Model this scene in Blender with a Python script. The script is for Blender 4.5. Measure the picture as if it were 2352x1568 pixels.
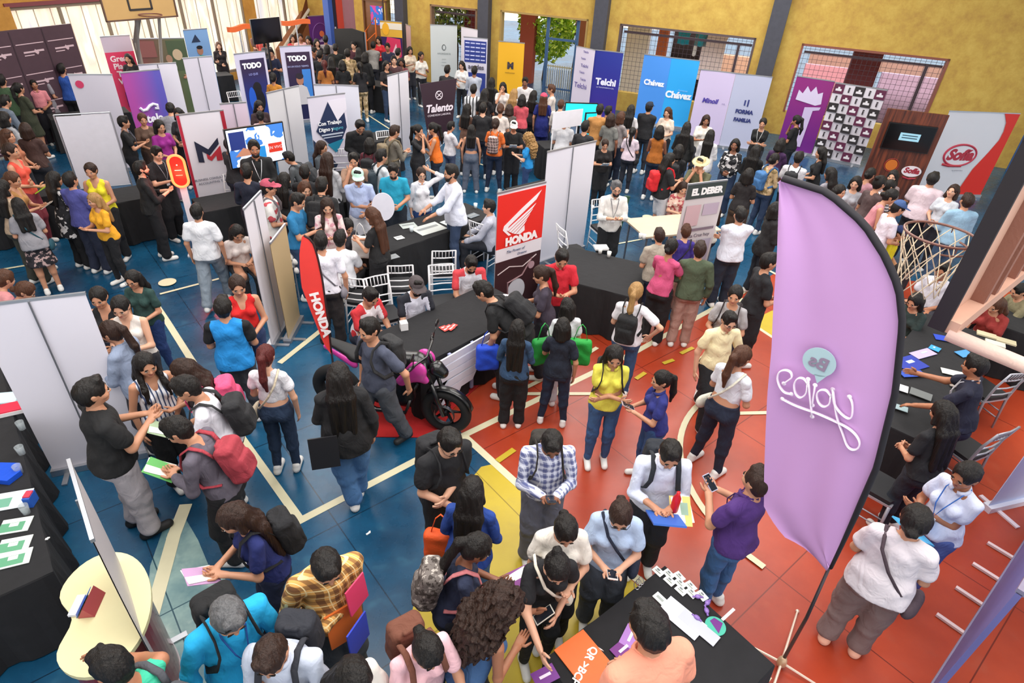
import bpy, math, random
import numpy as np
from mathutils import Vector, Matrix
random.seed(7)
SC = bpy.context.scene
COL = SC.collection
for o in list(bpy.data.objects): bpy.data.objects.remove(o)

# ---------------------------------------------------------------- camera
CAM_H, FPX, CXP, CYP = 4.9, 1400.0, 1176.0, 784.0
_d = np.array([1045 - CXP, -(2862 - CYP), -FPX]); _d /= np.linalg.norm(_d)
_up = -_d
_fw = np.array([0, 0, -1.0]); _fw = _fw - _up * _fw.dot(_up); _fw /= np.linalg.norm(_fw)
_rt = np.cross(_fw, _up)
CR = np.array([_rt, _fw, _up])
cam_d = bpy.data.cameras.new('camera'); cam = bpy.data.objects.new('camera', cam_d); COL.objects.link(cam)
cam_d.sensor_fit = 'HORIZONTAL'; cam_d.sensor_width = 36.0; cam_d.lens = 36.0 * FPX / 2352.0
cam_d.clip_start = 0.05; cam_d.clip_end = 300
_m = Matrix([[*CR[0], 0], [*CR[1], 0], [*CR[2], CAM_H], [0, 0, 0, 1]])
cam.matrix_world = _m
SC.camera = cam

def at(px, py, z=0.0):
    """world point at height z seen at a photo pixel"""
    r = CR @ np.array([px - CXP, CYP - py, -FPX]); t = (z - CAM_H) / r[2]
    return np.array([r[0] * t, r[1] * t, z])
def height_over(hx, hy, fx, fy):
    p = at(fx, fy, 0); r = CR @ np.array([hx - CXP, CYP - hy, -FPX])
    return CAM_H + r[2] * np.hypot(p[0], p[1]) / np.hypot(r[0], r[1])

# ---------------------------------------------------------------- world, lights, exposure
SC.view_settings.view_transform = 'Standard'; SC.view_settings.look = 'None'
SC.view_settings.gamma = 1.0; SC.view_settings.use_curve_mapping = False
SC.view_settings.exposure = 0.02
W = bpy.data.worlds.new('world'); SC.world = W; W.use_nodes = True
_bg = W.node_tree.nodes['Background']; _bg.inputs[0].default_value = (0.95, 0.97, 1.0, 1); _bg.inputs[1].default_value = 1.5

def area(name, loc, size, energy, col, rot=(0, 0, 0), sy=None):
    l = bpy.data.lights.new(name, 'AREA'); l.energy = energy; l.color = col; l.size = size
    if sy: l.shape = 'RECTANGLE'; l.size_y = sy
    o = bpy.data.objects.new(name, l); COL.objects.link(o); o.location = loc; o.rotation_euler = rot
    return o
for _x, _y, _e in ((-3.5, 3.5, 620), (3.5, 2.5, 620), (-5, 13, 640), (3.5, 11, 760), (-6, 21, 520), (4.5, 17, 560)):
    area('ambient_fill', (_x, _y, 7.3), 6.5, _e, (1.0, 0.97, 0.93), (0, 0, 0), 6.5)  # unseen fill lamps added overhead for soft ambient light indoors
area('window_daylight', (-10.6, 20.0, 2.4), 9, 300, (1.0, 0.95, 0.88), (math.radians(80), 0, math.radians(69 - 180)), 2.4)
_s = bpy.data.lights.new('sun', 'SUN'); _s.energy = 5.0; _s.angle = math.radians(3); _s.color = (1, 0.95, 0.86)
_so = bpy.data.objects.new('sun', _s); COL.objects.link(_so); _so.rotation_euler = Vector((.168, .438, -.883)).to_track_quat('-Z', 'Y').to_euler()

# ---------------------------------------------------------------- materials
def lin(c):
    if isinstance(c, str):
        c = c.lstrip('#'); c = tuple(int(c[i:i + 2], 16) / 255 for i in (0, 2, 4))
    return tuple((v / 12.92 if v <= 0.04045 else ((v + 0.055) / 1.055) ** 2.4) for v in c) + (1.0,)
_MC = {}
def newmat(name):
    m = bpy.data.materials.new(name); m.use_nodes = True
    nt = m.node_tree; return m, nt, nt.nodes['Principled BSDF']
def nd(nt, typ, **kw):
    n = nt.nodes.new(typ)
    for k, v in kw.items():
        if k.startswith('i_'): n.inputs[int(k[2:])].default_value = v
        else: setattr(n, k, v)
    return n
def mat(col, rough=0.6, metal=0.0, name='surface', bump=0.0, bscale=60, var=0.06, coat=0.0, emit=0.0, alpha=1.0, vscale=9.0):
    key = (col, rough, metal, bump, bscale, var, coat, emit, alpha)
    if key in _MC: return _MC[key]
    m, nt, b = newmat(name)
    c = lin(col)
    b.inputs['Roughness'].default_value = rough; b.inputs['Metallic'].default_value = metal
    if coat: b.inputs['Coat Weight'].default_value = coat; b.inputs['Coat Roughness'].default_value = 0.08
    tc = nd(nt, 'ShaderNodeTexCoord')
    n = nd(nt, 'ShaderNodeTexNoise'); n.inputs['Scale'].default_value = vscale; n.inputs['Detail'].default_value = 4
    nt.links.new(tc.outputs['Object'], n.inputs['Vector'])
    mx = nd(nt, 'ShaderNodeMix', data_type='RGBA')
    mx.inputs[6].default_value = tuple(v * (1 - var) for v in c[:3]) + (1,)
    mx.inputs[7].default_value = tuple(min(1, v * (1 + var) + var * 0.01) for v in c[:3]) + (1,)
    nt.links.new(n.outputs['Fac'], mx.inputs[0]); nt.links.new(mx.outputs[2], b.inputs['Base Color'])
    if bump:
        n2 = nd(nt, 'ShaderNodeTexNoise'); n2.inputs['Scale'].default_value = bscale; n2.inputs['Detail'].default_value = 5
        nt.links.new(tc.outputs['Object'], n2.inputs['Vector'])
        bp = nd(nt, 'ShaderNodeBump'); bp.inputs['Strength'].default_value = bump; bp.inputs['Distance'].default_value = 0.01
        nt.links.new(n2.outputs['Fac'], bp.inputs['Height']); nt.links.new(bp.outputs[0], b.inputs['Normal'])
    if emit:
        b.inputs['Emission Color'].default_value = c; b.inputs['Emission Strength'].default_value = emit
    if alpha < 1: b.inputs['Alpha'].default_value = alpha
    _MC[key] = m; return m
def fabric(col):
    m = mat(col, 0.88, 0, 'fabric', 0.35, 28, 0.10); nt = m.node_tree
    if 'folds' not in nt.nodes:      # soft creases running mostly downward
        bp = [n for n in nt.nodes if n.type == 'BUMP'][0]; tc = [n for n in nt.nodes if n.type == 'TEX_COORD'][0]
        mp = nd(nt, 'ShaderNodeMapping'); mp.inputs['Scale'].default_value = (1.5, 1.5, .8); nt.links.new(tc.outputs['Object'], mp.inputs[0])
        n = nd(nt, 'ShaderNodeTexNoise'); n.name = 'folds'; n.inputs['Scale'].default_value = 7; n.inputs['Detail'].default_value = 2.5; n.inputs['Distortion'].default_value = 1.2; nt.links.new(mp.outputs[0], n.inputs['Vector'])
        b2 = nd(nt, 'ShaderNodeBump'); b2.inputs['Strength'].default_value = .55; b2.inputs['Distance'].default_value = .035; nt.links.new(n.outputs['Fac'], b2.inputs['Height']); nt.links.new(b2.outputs[0], bp.inputs['Normal'])
    return m
def cloth_black(): return mat('#17171a', 0.9, 0, 'black_tablecloth', 0.5, 14, 0.25)
def pattern(kind, a, b2, c3='#ffffff', f=14.0):
    key = (kind, a, b2, c3, f)
    if key in _MC: return _MC[key]
    m, nt, b = newmat(kind + '_fabric'); b.inputs['Roughness'].default_value = 0.88
    tc = nd(nt, 'ShaderNodeTexCoord'); sp = nd(nt, 'ShaderNodeSeparateXYZ'); nt.links.new(tc.outputs['Object'], sp.inputs[0])
    def band(sock, freq, thr, ph=0.0):
        mu = nd(nt, 'ShaderNodeMath', operation='MULTIPLY_ADD'); nt.links.new(sock, mu.inputs[0]); mu.inputs[1].default_value = freq; mu.inputs[2].default_value = 50 + ph
        fr = nd(nt, 'ShaderNodeMath', operation='FRACT'); nt.links.new(mu.outputs[0], fr.inputs[0])
        g = nd(nt, 'ShaderNodeMath', operation='LESS_THAN'); nt.links.new(fr.outputs[0], g.inputs[0]); g.inputs[1].default_value = thr
        return g.outputs[0]
    def mix(f0, c1, c2):
        mx = nd(nt, 'ShaderNodeMix', data_type='RGBA')
        for s, v in ((0, f0), (6, c1), (7, c2)):
            if isinstance(v, tuple): mx.inputs[s].default_value = v
            elif isinstance(v, float): mx.inputs[s].default_value = v
            else: nt.links.new(v, mx.inputs[s])
        return mx.outputs[2]
    A, B, Cc = lin(a), lin(b2), lin(c3)
    if kind == 'plaid':
        s = nd(nt, 'ShaderNodeMath', operation='ADD'); nt.links.new(sp.outputs[0], s.inputs[0]); nt.links.new(sp.outputs[1], s.inputs[1])
        b1 = band(s.outputs[0], f, 0.4); b3 = band(sp.outputs[2], f, 0.4)
        c = mix(b1, A, tuple(A[i] * .35 + B[i] * .65 for i in range(3)) + (1,))
        ad = nd(nt, 'ShaderNodeMath', operation='MULTIPLY'); nt.links.new(b3, ad.inputs[0]); ad.inputs[1].default_value = 0.6
        c = mix(ad.outputs[0], c, B)
        l1 = band(s.outputs[0], f, 0.08, 0.3); l2 = band(sp.outputs[2], f, 0.1, 0.3)
        mxx = nd(nt, 'ShaderNodeMath', operation='MAXIMUM'); nt.links.new(l1, mxx.inputs[0]); nt.links.new(l2, mxx.inputs[1])
        out = mix(mxx.outputs[0], c, Cc)
    elif kind == 'vstripe': out = mix(band(sp.outputs[0], f, 0.35), A, B)
    elif kind == 'hstripe': out = mix(band(sp.outputs[2], f, 0.45), A, B)
    else:  # blotch / floral / camo
        n = nd(nt, 'ShaderNodeTexNoise'); n.inputs['Scale'].default_value = f; n.inputs['Detail'].default_value = 2.5
        nt.links.new(tc.outputs['Object'], n.inputs['Vector'])
        g = nd(nt, 'ShaderNodeMath', operation='GREATER_THAN'); nt.links.new(n.outputs['Fac'], g.inputs[0]); g.inputs[1].default_value = 0.55
        g2 = nd(nt, 'ShaderNodeMath', operation='LESS_THAN'); nt.links.new(n.outputs['Fac'], g2.inputs[0]); g2.inputs[1].default_value = 0.40
        out = mix(g2.outputs[0], mix(g.outputs[0], A, B), Cc)
    nt.links.new(out, b.inputs['Base Color']); _MC[key] = m; return m
def skin(i):
    c = ['#c08a6c', '#a87052', '#8a5840', '#d2a084'][i % 4]
    key = ('skin', i % 4)
    if key in _MC: return _MC[key]
    m = mat(c, 0.5, 0, 'skin', 0.08, 90, 0.05, 0); m.node_tree.nodes['Principled BSDF'].inputs['Subsurface Weight'].default_value = 0.0
    _MC[key] = m; return m
def hairmat(col):
    key = ('hair', col)
    if key in _MC: return _MC[key]
    m, nt, b = newmat('hair'); b.inputs['Roughness'].default_value = 0.5; b.inputs['Specular IOR Level'].default_value = 0.32
    tc = nd(nt, 'ShaderNodeTexCoord'); mp = nd(nt, 'ShaderNodeMapping'); mp.inputs['Scale'].default_value = (90, 90, 5)
    nt.links.new(tc.outputs['Object'], mp.inputs[0])
    n = nd(nt, 'ShaderNodeTexNoise'); n.inputs['Scale'].default_value = 1.0; n.inputs['Detail'].default_value = 5; nt.links.new(mp.outputs[0], n.inputs['Vector'])
    c = lin(col); mx = nd(nt, 'ShaderNodeMix', data_type='RGBA')
    mx.inputs[6].default_value = tuple(v * 0.35 for v in c[:3]) + (1,); mx.inputs[7].default_value = tuple(min(1, v * 1.7 + .003) for v in c[:3]) + (1,)
    nt.links.new(n.outputs['Fac'], mx.inputs[0]); nt.links.new(mx.outputs[2], b.inputs['Base Color'])
    bp = nd(nt, 'ShaderNodeBump'); bp.inputs['Strength'].default_value = 1.0; bp.inputs['Distance'].default_value = 0.012
    nt.links.new(n.outputs['Fac'], bp.inputs['Height']); nt.links.new(bp.outputs[0], b.inputs['Normal'])
    _MC[key] = m; return m
HAIRC = {'k': '#15110f', 'b': '#2c1a12', 'm': '#4a2c1c', 'y': '#9a7648', 'r': '#4f1a18', 'g': '#5a5a5c', 'w': '#b08a58'}

# ---------------------------------------------------------------- mesh helpers
class MB:
    def __init__(s): s.v = []; s.f = []; s.m = []; s.n = 0
    def add(s, vs, fs, mi=0):
        vs = np.asarray(vs, float); b = s.n; s.v.append(vs); s.n += len(vs)
        for f in fs: s.f.append(tuple(b + i for i in f)); s.m.append(mi)
        return s
    def box(s, c, d, rz=0.0, mi=0, rx=0.0, ry=0.0):
        M = Matrix.Rotation(rz, 3, 'Z') @ Matrix.Rotation(ry, 3, 'Y') @ Matrix.Rotation(rx, 3, 'X')
        vs = [np.array(M @ Vector((x * d[0] / 2, y * d[1] / 2, z * d[2] / 2))) + np.array(c) for x in (-1, 1) for y in (-1, 1) for z in (-1, 1)]
        return s.add(vs, [(0, 1, 3, 2), (4, 6, 7, 5), (0, 4, 5, 1), (2, 3, 7, 6), (0, 2, 6, 4), (1, 5, 7, 3)], mi)
    def tube(s, pts, r, n=8, mi=0, closed=False, caps=True, flat=1.0):
        pts = [np.array(p, float) for p in pts]; N = len(pts)
        rs = r if hasattr(r, '__len__') else [r] * N
        prev = None; vs = []
        for i, p in enumerate(pts):
            if closed: t = pts[(i + 1) % N] - pts[i - 1]
            else: t = pts[min(i + 1, N - 1)] - pts[max(i - 1, 0)]
            t = t / (np.linalg.norm(t) + 1e-9)
            if prev is None:
                a = np.array([0, 0, 1.0]) if abs(t[2]) < .9 else np.array([1.0, 0, 0])
                x = np.cross(a, t)
            else: x = prev - t * prev.dot(t)
            x /= np.linalg.norm(x) + 1e-9; prev = x; y = np.cross(t, x)
            for k in range(n):
                a = 2 * math.pi * k / n; vs.append(p + rs[i] * (x * math.cos(a) + y * math.sin(a) * flat))
        fs = []
        for i in range(N if closed else N - 1):
            j = (i + 1) % N
            for k in range(n):
                l = (k + 1) % n; fs.append((i * n + k, i * n + l, j * n + l, j * n + k))
        if caps and not closed: fs.append(tuple(range(n))[::-1]); fs.append(tuple((N - 1) * n + k for k in range(n)))
        return s.add(vs, fs, mi)
    def cyl(s, a, b, r, n=16, mi=0, r2=None): return s.tube([a, b], [r, r if r2 is None else r2], n, mi)
    def lathe(s, prof, c=(0, 0, 0), n=24, mi=0):
        vs = []; fs = []; c = np.array(c, float)
        for (r, z) in prof:
            for k in range(n): a = 2 * math.pi * k / n; vs.append(c + [r * math.cos(a), r * math.sin(a), z])
        for i in range(len(prof) - 1):
            for k in range(n): l = (k + 1) % n; fs.append((i * n + k, i * n + l, (i + 1) * n + l, (i + 1) * n + k))
        fs.append(tuple(range(n))[::-1]); fs.append(tuple((len(prof) - 1) * n + k for k in range(n)))
        return s.add(vs, fs, mi)
    def ell(s, c, r, n=10, mi=0, M=None):
        vs = []; fs = []; c = np.array(c, float); h = n // 2
        for i in range(h + 1):
            t = math.pi * i / h
            for k in range(n):
                a = 2 * math.pi * k / n
                p = np.array([r[0] * math.sin(t) * math.cos(a), r[1] * math.sin(t) * math.sin(a), r[2] * math.cos(t)])
                if M is not None: p = M @ p
                vs.append(c + p)
        for i in range(h):
            for k in range(n): l = (k + 1) % n; fs.append((i * n + k, (i + 1) * n + k, (i + 1) * n + l, i * n + l))
        return s.add(vs, fs, mi)
    def prism(s, poly, z0, z1, mi=0, axis='z', M=None):
        """extrude a 2D polygon; axis z: (x,y) along z ; axis y: (x,z) along y"""
        n = len(poly); vs = []
        for z in (z0, z1):
            for (a, b) in poly: vs.append((a, b, z) if axis == 'z' else (a, z, b))
        if axis != 'z': fs = [tuple(range(n)), tuple(range(n, 2 * n))[::-1]]
        else: fs = [tuple(range(n))[::-1], tuple(range(n, 2 * n))]
        for k in range(n): l = (k + 1) % n; fs.append((k, l, n + l, n + k) if axis == 'z' else (l, k, n + k, n + l))
        if M is not None: vs = [np.array(M @ Vector(v)) for v in vs]
        return s.add(vs, fs, mi)
    def mesh(s, name, smooth=False):
        me = bpy.data.meshes.new(name); v = np.concatenate(s.v) if s.v else np.zeros((0, 3))
        return fill_mesh(me, v, s.f, s.m, smooth)
def fill_mesh(me, v, faces, mids, smooth):
    nf = len(faces); me.vertices.add(len(v)); me.vertices.foreach_set('co', np.asarray(v, np.float32).ravel())
    if nf:
        if isinstance(faces, np.ndarray): tot = np.full(nf, faces.shape[1], np.int32); idx = faces.astype(np.int32).ravel()
        else: tot = np.array([len(f) for f in faces], np.int32); idx = np.fromiter((i for f in faces for i in f), np.int32)
        st = np.concatenate([[0], np.cumsum(tot)[:-1]]).astype(np.int32)
        me.loops.add(len(idx)); me.loops.foreach_set('vertex_index', idx)
        me.polygons.add(nf); me.polygons.foreach_set('loop_start', st); me.polygons.foreach_set('loop_total', tot)
        me.polygons.foreach_set('material_index', np.asarray(mids, np.int32))
        me.polygons.foreach_set('use_smooth', np.full(nf, bool(smooth)))
    me.update(calc_edges=True); me.validate(); return me
def ob(name, me, mats=None, parent=None, loc=None, rz=0.0, smooth=False, link_obj=False):
    if isinstance(me, MB): me = me.mesh(name, smooth)
    o = bpy.data.objects.new(name, me); COL.objects.link(o)
    if mats is not None:
        if not isinstance(mats, (list, tuple)): mats = [mats]
        if link_obj:
            while len(me.materials) < len(mats): me.materials.append(None)
            for i, m in enumerate(mats): o.material_slots[i].link = 'OBJECT'; o.material_slots[i].material = m
        elif len(me.materials) == 0:
            for m in mats: me.materials.append(m)
    if parent: o.parent = parent
    if loc is not None: o.location = tuple(float(v) for v in loc)
    if rz: o.rotation_euler = (0, 0, rz)
    return o
def thing(name, label, cat, loc=(0, 0, 0), rz=0.0, group=None):
    o = bpy.data.objects.new(name, None); COL.objects.link(o); o.empty_display_size = 0.1
    o.location = tuple(float(v) for v in loc); o.rotation_euler = (0, 0, rz)
    return tag(o, label, cat, group)
_LAB = {}
def tag(o, label, cat, group=None):
    o['label'] = label; o['category'] = cat
    if group: o['group'] = group
    elif label in _LAB: print('DUPLABEL', label)
    _LAB[label] = 1
    return o
def struct(o): o['kind'] = 'structure'; return o
_ME = {}
def cached(key, fn):
    if key not in _ME: _ME[key] = fn()
    return _ME[key]
def text_mesh(s, size=1.0, align='CENTER', shear=0.0, offset=0.0, ext=0.002, spacing=1.0):
    cu = bpy.data.curves.new('t', 'FONT'); cu.body = s; cu.size = size; cu.align_x = align; cu.align_y = 'CENTER'
    cu.shear = shear; cu.offset = offset; cu.extrude = ext; cu.resolution_u = 4; cu.space_character = spacing
    o = bpy.data.objects.new('t', cu); COL.objects.link(o)
    dg = bpy.context.evaluated_depsgraph_get(); me = bpy.data.meshes.new_from_object(o.evaluated_get(dg))
    bpy.data.objects.remove(o); bpy.data.curves.remove(cu); me.materials.clear(); return me
def lettering(s, parent, x, z, size, col, y=-0.012, shear=0.0, offset=0.0, spacing=1.0, name='lettering', rot=0.0, mirror=False, width=None, flat=False, emit=0.0, rzz=0.0, rough=0.6):
    """text on a vertical panel facing local -Y (or lying on a top when flat)"""
    me = text_mesh(s, size, 'CENTER', shear, offset, 0.0015, spacing); o = ob(name, me, mat(col, rough, var=0.0, emit=emit), parent)
    v = np.empty(len(me.vertices) * 3, np.float32); me.vertices.foreach_get('co', v); v = v.reshape(-1, 3)
    if width and len(v): k = width / (v[:, 0].max() - v[:, 0].min() + 1e-9); v[:, 0] *= k
    if mirror: v[:, 0] *= -1
    if rot: c, sn = math.cos(rot), math.sin(rot); v[:, :2] = v[:, :2] @ np.array([[c, sn], [-sn, c]])
    if not flat: v = np.stack([v[:, 0], -v[:, 2], v[:, 1]], 1)
    if mirror: me.flip_normals()
    me.vertices.foreach_set('co', np.ascontiguousarray(v).ravel()); me.update()
    o.location = (x, y, z) if not flat else (x, z, y)
    return o
# ---------------------------------------------------------------- implicit surface engine
class Field:
    def __init__(s, lo, hi, c):
        s.lo = np.array(lo, float); s.c = c; s.n = np.ceil((np.array(hi) - s.lo) / c).astype(int) + 1
        s.d = np.full(tuple(s.n), 0.5)
    def sub(s, lo, hi):
        a = np.clip(np.floor((np.array(lo) - s.lo) / s.c).astype(int), 0, s.n); b = np.clip(np.ceil((np.array(hi) - s.lo) / s.c).astype(int) + 1, 0, s.n)
        if (b <= a).any(): return None
        sl = tuple(slice(a[i], b[i]) for i in range(3))
        g = [(s.lo[i] + s.c * np.arange(a[i], b[i])) for i in range(3)]
        return sl, g[0][:, None, None], g[1][None, :, None], g[2][None, None, :]
    def cap(s, a, b, r0, r1=None, R=None, sx=1.0, sy=1.0, k=0.03, op='u', sz=1.0):
        """tapered capsule, cross section scaled by (sx,sy,sz) in frame R (columns = axes)"""
        a = np.array(a, float); b = np.array(b, float); r1 = r0 if r1 is None else r1
        m = max(r0, r1) * max(sx, sy, sz) + k + 2 * s.c
        q = s.sub(np.minimum(a, b) - m, np.maximum(a, b) + m)
        if q is None: return s
        sl, X, Y, Z = q; ab = b - a; L = ab.dot(ab) + 1e-12
        t = np.clip(((X - a[0]) * ab[0] + (Y - a[1]) * ab[1] + (Z - a[2]) * ab[2]) / L, 0, 1)
        qx = X - a[0] - t * ab[0]; qy = Y - a[1] - t * ab[1]; qz = Z - a[2] - t * ab[2]
        if sx != 1 or sy != 1 or sz != 1:
            if R is None: R = np.eye(3)
            u = (qx * R[0, 0] + qy * R[1, 0] + qz * R[2, 0]) / sx; v = (qx * R[0, 1] + qy * R[1, 1] + qz * R[2, 1]) / sy
            w = (qx * R[0, 2] + qy * R[1, 2] + qz * R[2, 2]) / sz
            d = (np.sqrt(u * u + v * v + w * w) - (r0 + (r1 - r0) * t)) * min(1, sx, sy, sz) ** .5
        else: d = np.sqrt(qx * qx + qy * qy + qz * qz) - (r0 + (r1 - r0) * t)
        D = s.d[sl]
        if op == 'u':
            h = np.clip(.5 + .5 * (D - d) / k, 0, 1); s.d[sl] = D * (1 - h) + d * h - k * h * (1 - h)
        else: s.d[sl] = np.maximum(D, -d)
        return s
    def box(s, c, h, r, k=.012):
        q = s.sub(np.array(c) - h - .05, np.array(c) + h + .05); sl, X, Y, Z = q
        ax, ay, az = (np.abs(X - c[0]) - h[0] + r), (np.abs(Y - c[1]) - h[1] + r * .8), (np.abs(Z - c[2]) - h[2] + r)
        d = np.sqrt(np.maximum(ax, 0) ** 2 + np.maximum(ay, 0) ** 2 + np.maximum(az, 0) ** 2) + np.minimum(np.maximum(np.maximum(ax, ay), az), 0) - r
        D = s.d[sl]; t = np.clip(.5 + .5 * (D - d) / k, 0, 1); s.d[sl] = D * (1 - t) + d * t - k * t * (1 - t); return s
    def plane(s, p, n):
        """remove the side the normal points to"""
        X, Y, Z = [(s.lo[i] + s.c * np.arange(s.n[i])) for i in range(3)]
        d = (X[:, None, None] - p[0]) * n[0] + (Y[None, :, None] - p[1]) * n[1] + (Z[None, None, :] - p[2]) * n[2]
        s.d = np.maximum(s.d, d); return s
    def wrinkle(s, amp, f=22.0, ph=0.0, stretch=1.0):
        X, Y, Z = [(s.lo[i] + s.c * np.arange(s.n[i])) for i in range(3)]; X = X[:, None, None]; Y = Y[None, :, None]; Z = Z[None, None, :] * stretch
        s.d = s.d + amp * (np.sin(f * X + 1.7 * np.sin(f * .6 * Z + ph)) * np.sin(f * .8 * Y + 2.1 * np.sin(f * .5 * Z + ph * 2)) + .6 * np.sin(f * 1.1 * Z + 2.5 * np.sin(f * .5 * (X + Y)) + ph) - .7); return s
    def nets(s):
        d = s.d; ins = d < 0
        cnt = np.zeros(tuple(s.n - 1)); P = np.zeros(tuple(s.n - 1) + (3,)); nx, ny, nz = s.n - 1
        def cs(i, j, k): return (slice(i, i + nx), slice(j, j + ny), slice(k, k + nz))
        for ax in range(3):
            for o1 in (0, 1):
                for o2 in (0, 1):
                    c0 = [0, 0, 0]; oth = [a for a in range(3) if a != ax]; c0[oth[0]] = o1; c0[oth[1]] = o2; c1 = list(c0); c1[ax] = 1
                    A = d[cs(*c0)]; B = d[cs(*c1)]; cr = ins[cs(*c0)] != ins[cs(*c1)]
                    if not cr.any(): continue
                    ii = np.nonzero(cr); a = A[ii]; b = B[ii]; t = a / (a - b)
                    add = np.empty((len(t), 3)); add[:, oth[0]] = o1; add[:, oth[1]] = o2; add[:, ax] = t
                    P[ii] += add; cnt[ii] += 1
        act = np.nonzero(cnt > 0); vid = np.full(tuple(s.n - 1), -1, np.int64); N = len(act[0]); vid[act] = np.arange(N)
        V = P[act] / cnt[act][:, None] + np.stack(act, 1); V = V * s.c + s.lo
        Q = []
        for ax in range(3):
            u, v = (ax + 1) % 3, (ax + 2) % 3
            sl0 = [slice(1, -1)] * 3; sl1 = [slice(1, -1)] * 3; sl0[ax] = slice(0, -1); sl1[ax] = slice(1, None)
            A = ins[tuple(sl0)]; B = ins[tuple(sl1)]; cr = np.nonzero(A != B)
            if len(cr[0]) == 0: continue
            base = [cr[i] + (0 if i == ax else 1) for i in range(3)]; flip = A[cr]
            def g(du, dv):
                q = [b.copy() for b in base]; q[u] -= du; q[v] -= dv; return vid[q[0], q[1], q[2]]
            a, b, c, e = g(1, 1), g(0, 1), g(0, 0), g(1, 0)
            F = np.stack([a, b, c, e], 1); F[~flip] = F[~flip][:, ::-1]; Q.append(F)
        F = np.concatenate(Q) if Q else np.zeros((0, 4), int); F = F[(F >= 0).all(1)]
        return V, F
def mesh_of(name, V, F, extra=None, mids=None):
    me = bpy.data.meshes.new(name)
    m0 = np.zeros(len(F), int) if mids is None else mids
    if extra is not None and extra.n:
        ev = np.concatenate(extra.v); fs = [tuple(f) for f in F.tolist()] + [tuple(i + len(V) for i in f) for f in extra.f]
        return fill_mesh(me, np.concatenate([V, ev]), fs, list(m0) + extra.m, True)
    return fill_mesh(me, V, F, m0, True)
def rotx(a): c, s = math.cos(a), math.sin(a); return np.array([[1, 0, 0], [0, c, -s], [0, s, c]])
def rotz(a): c, s = math.cos(a), math.sin(a); return np.array([[c, -s, 0], [s, c, 0], [0, 0, 1]])
def nrm(v): return v / (np.linalg.norm(v) + 1e-9)

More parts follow.
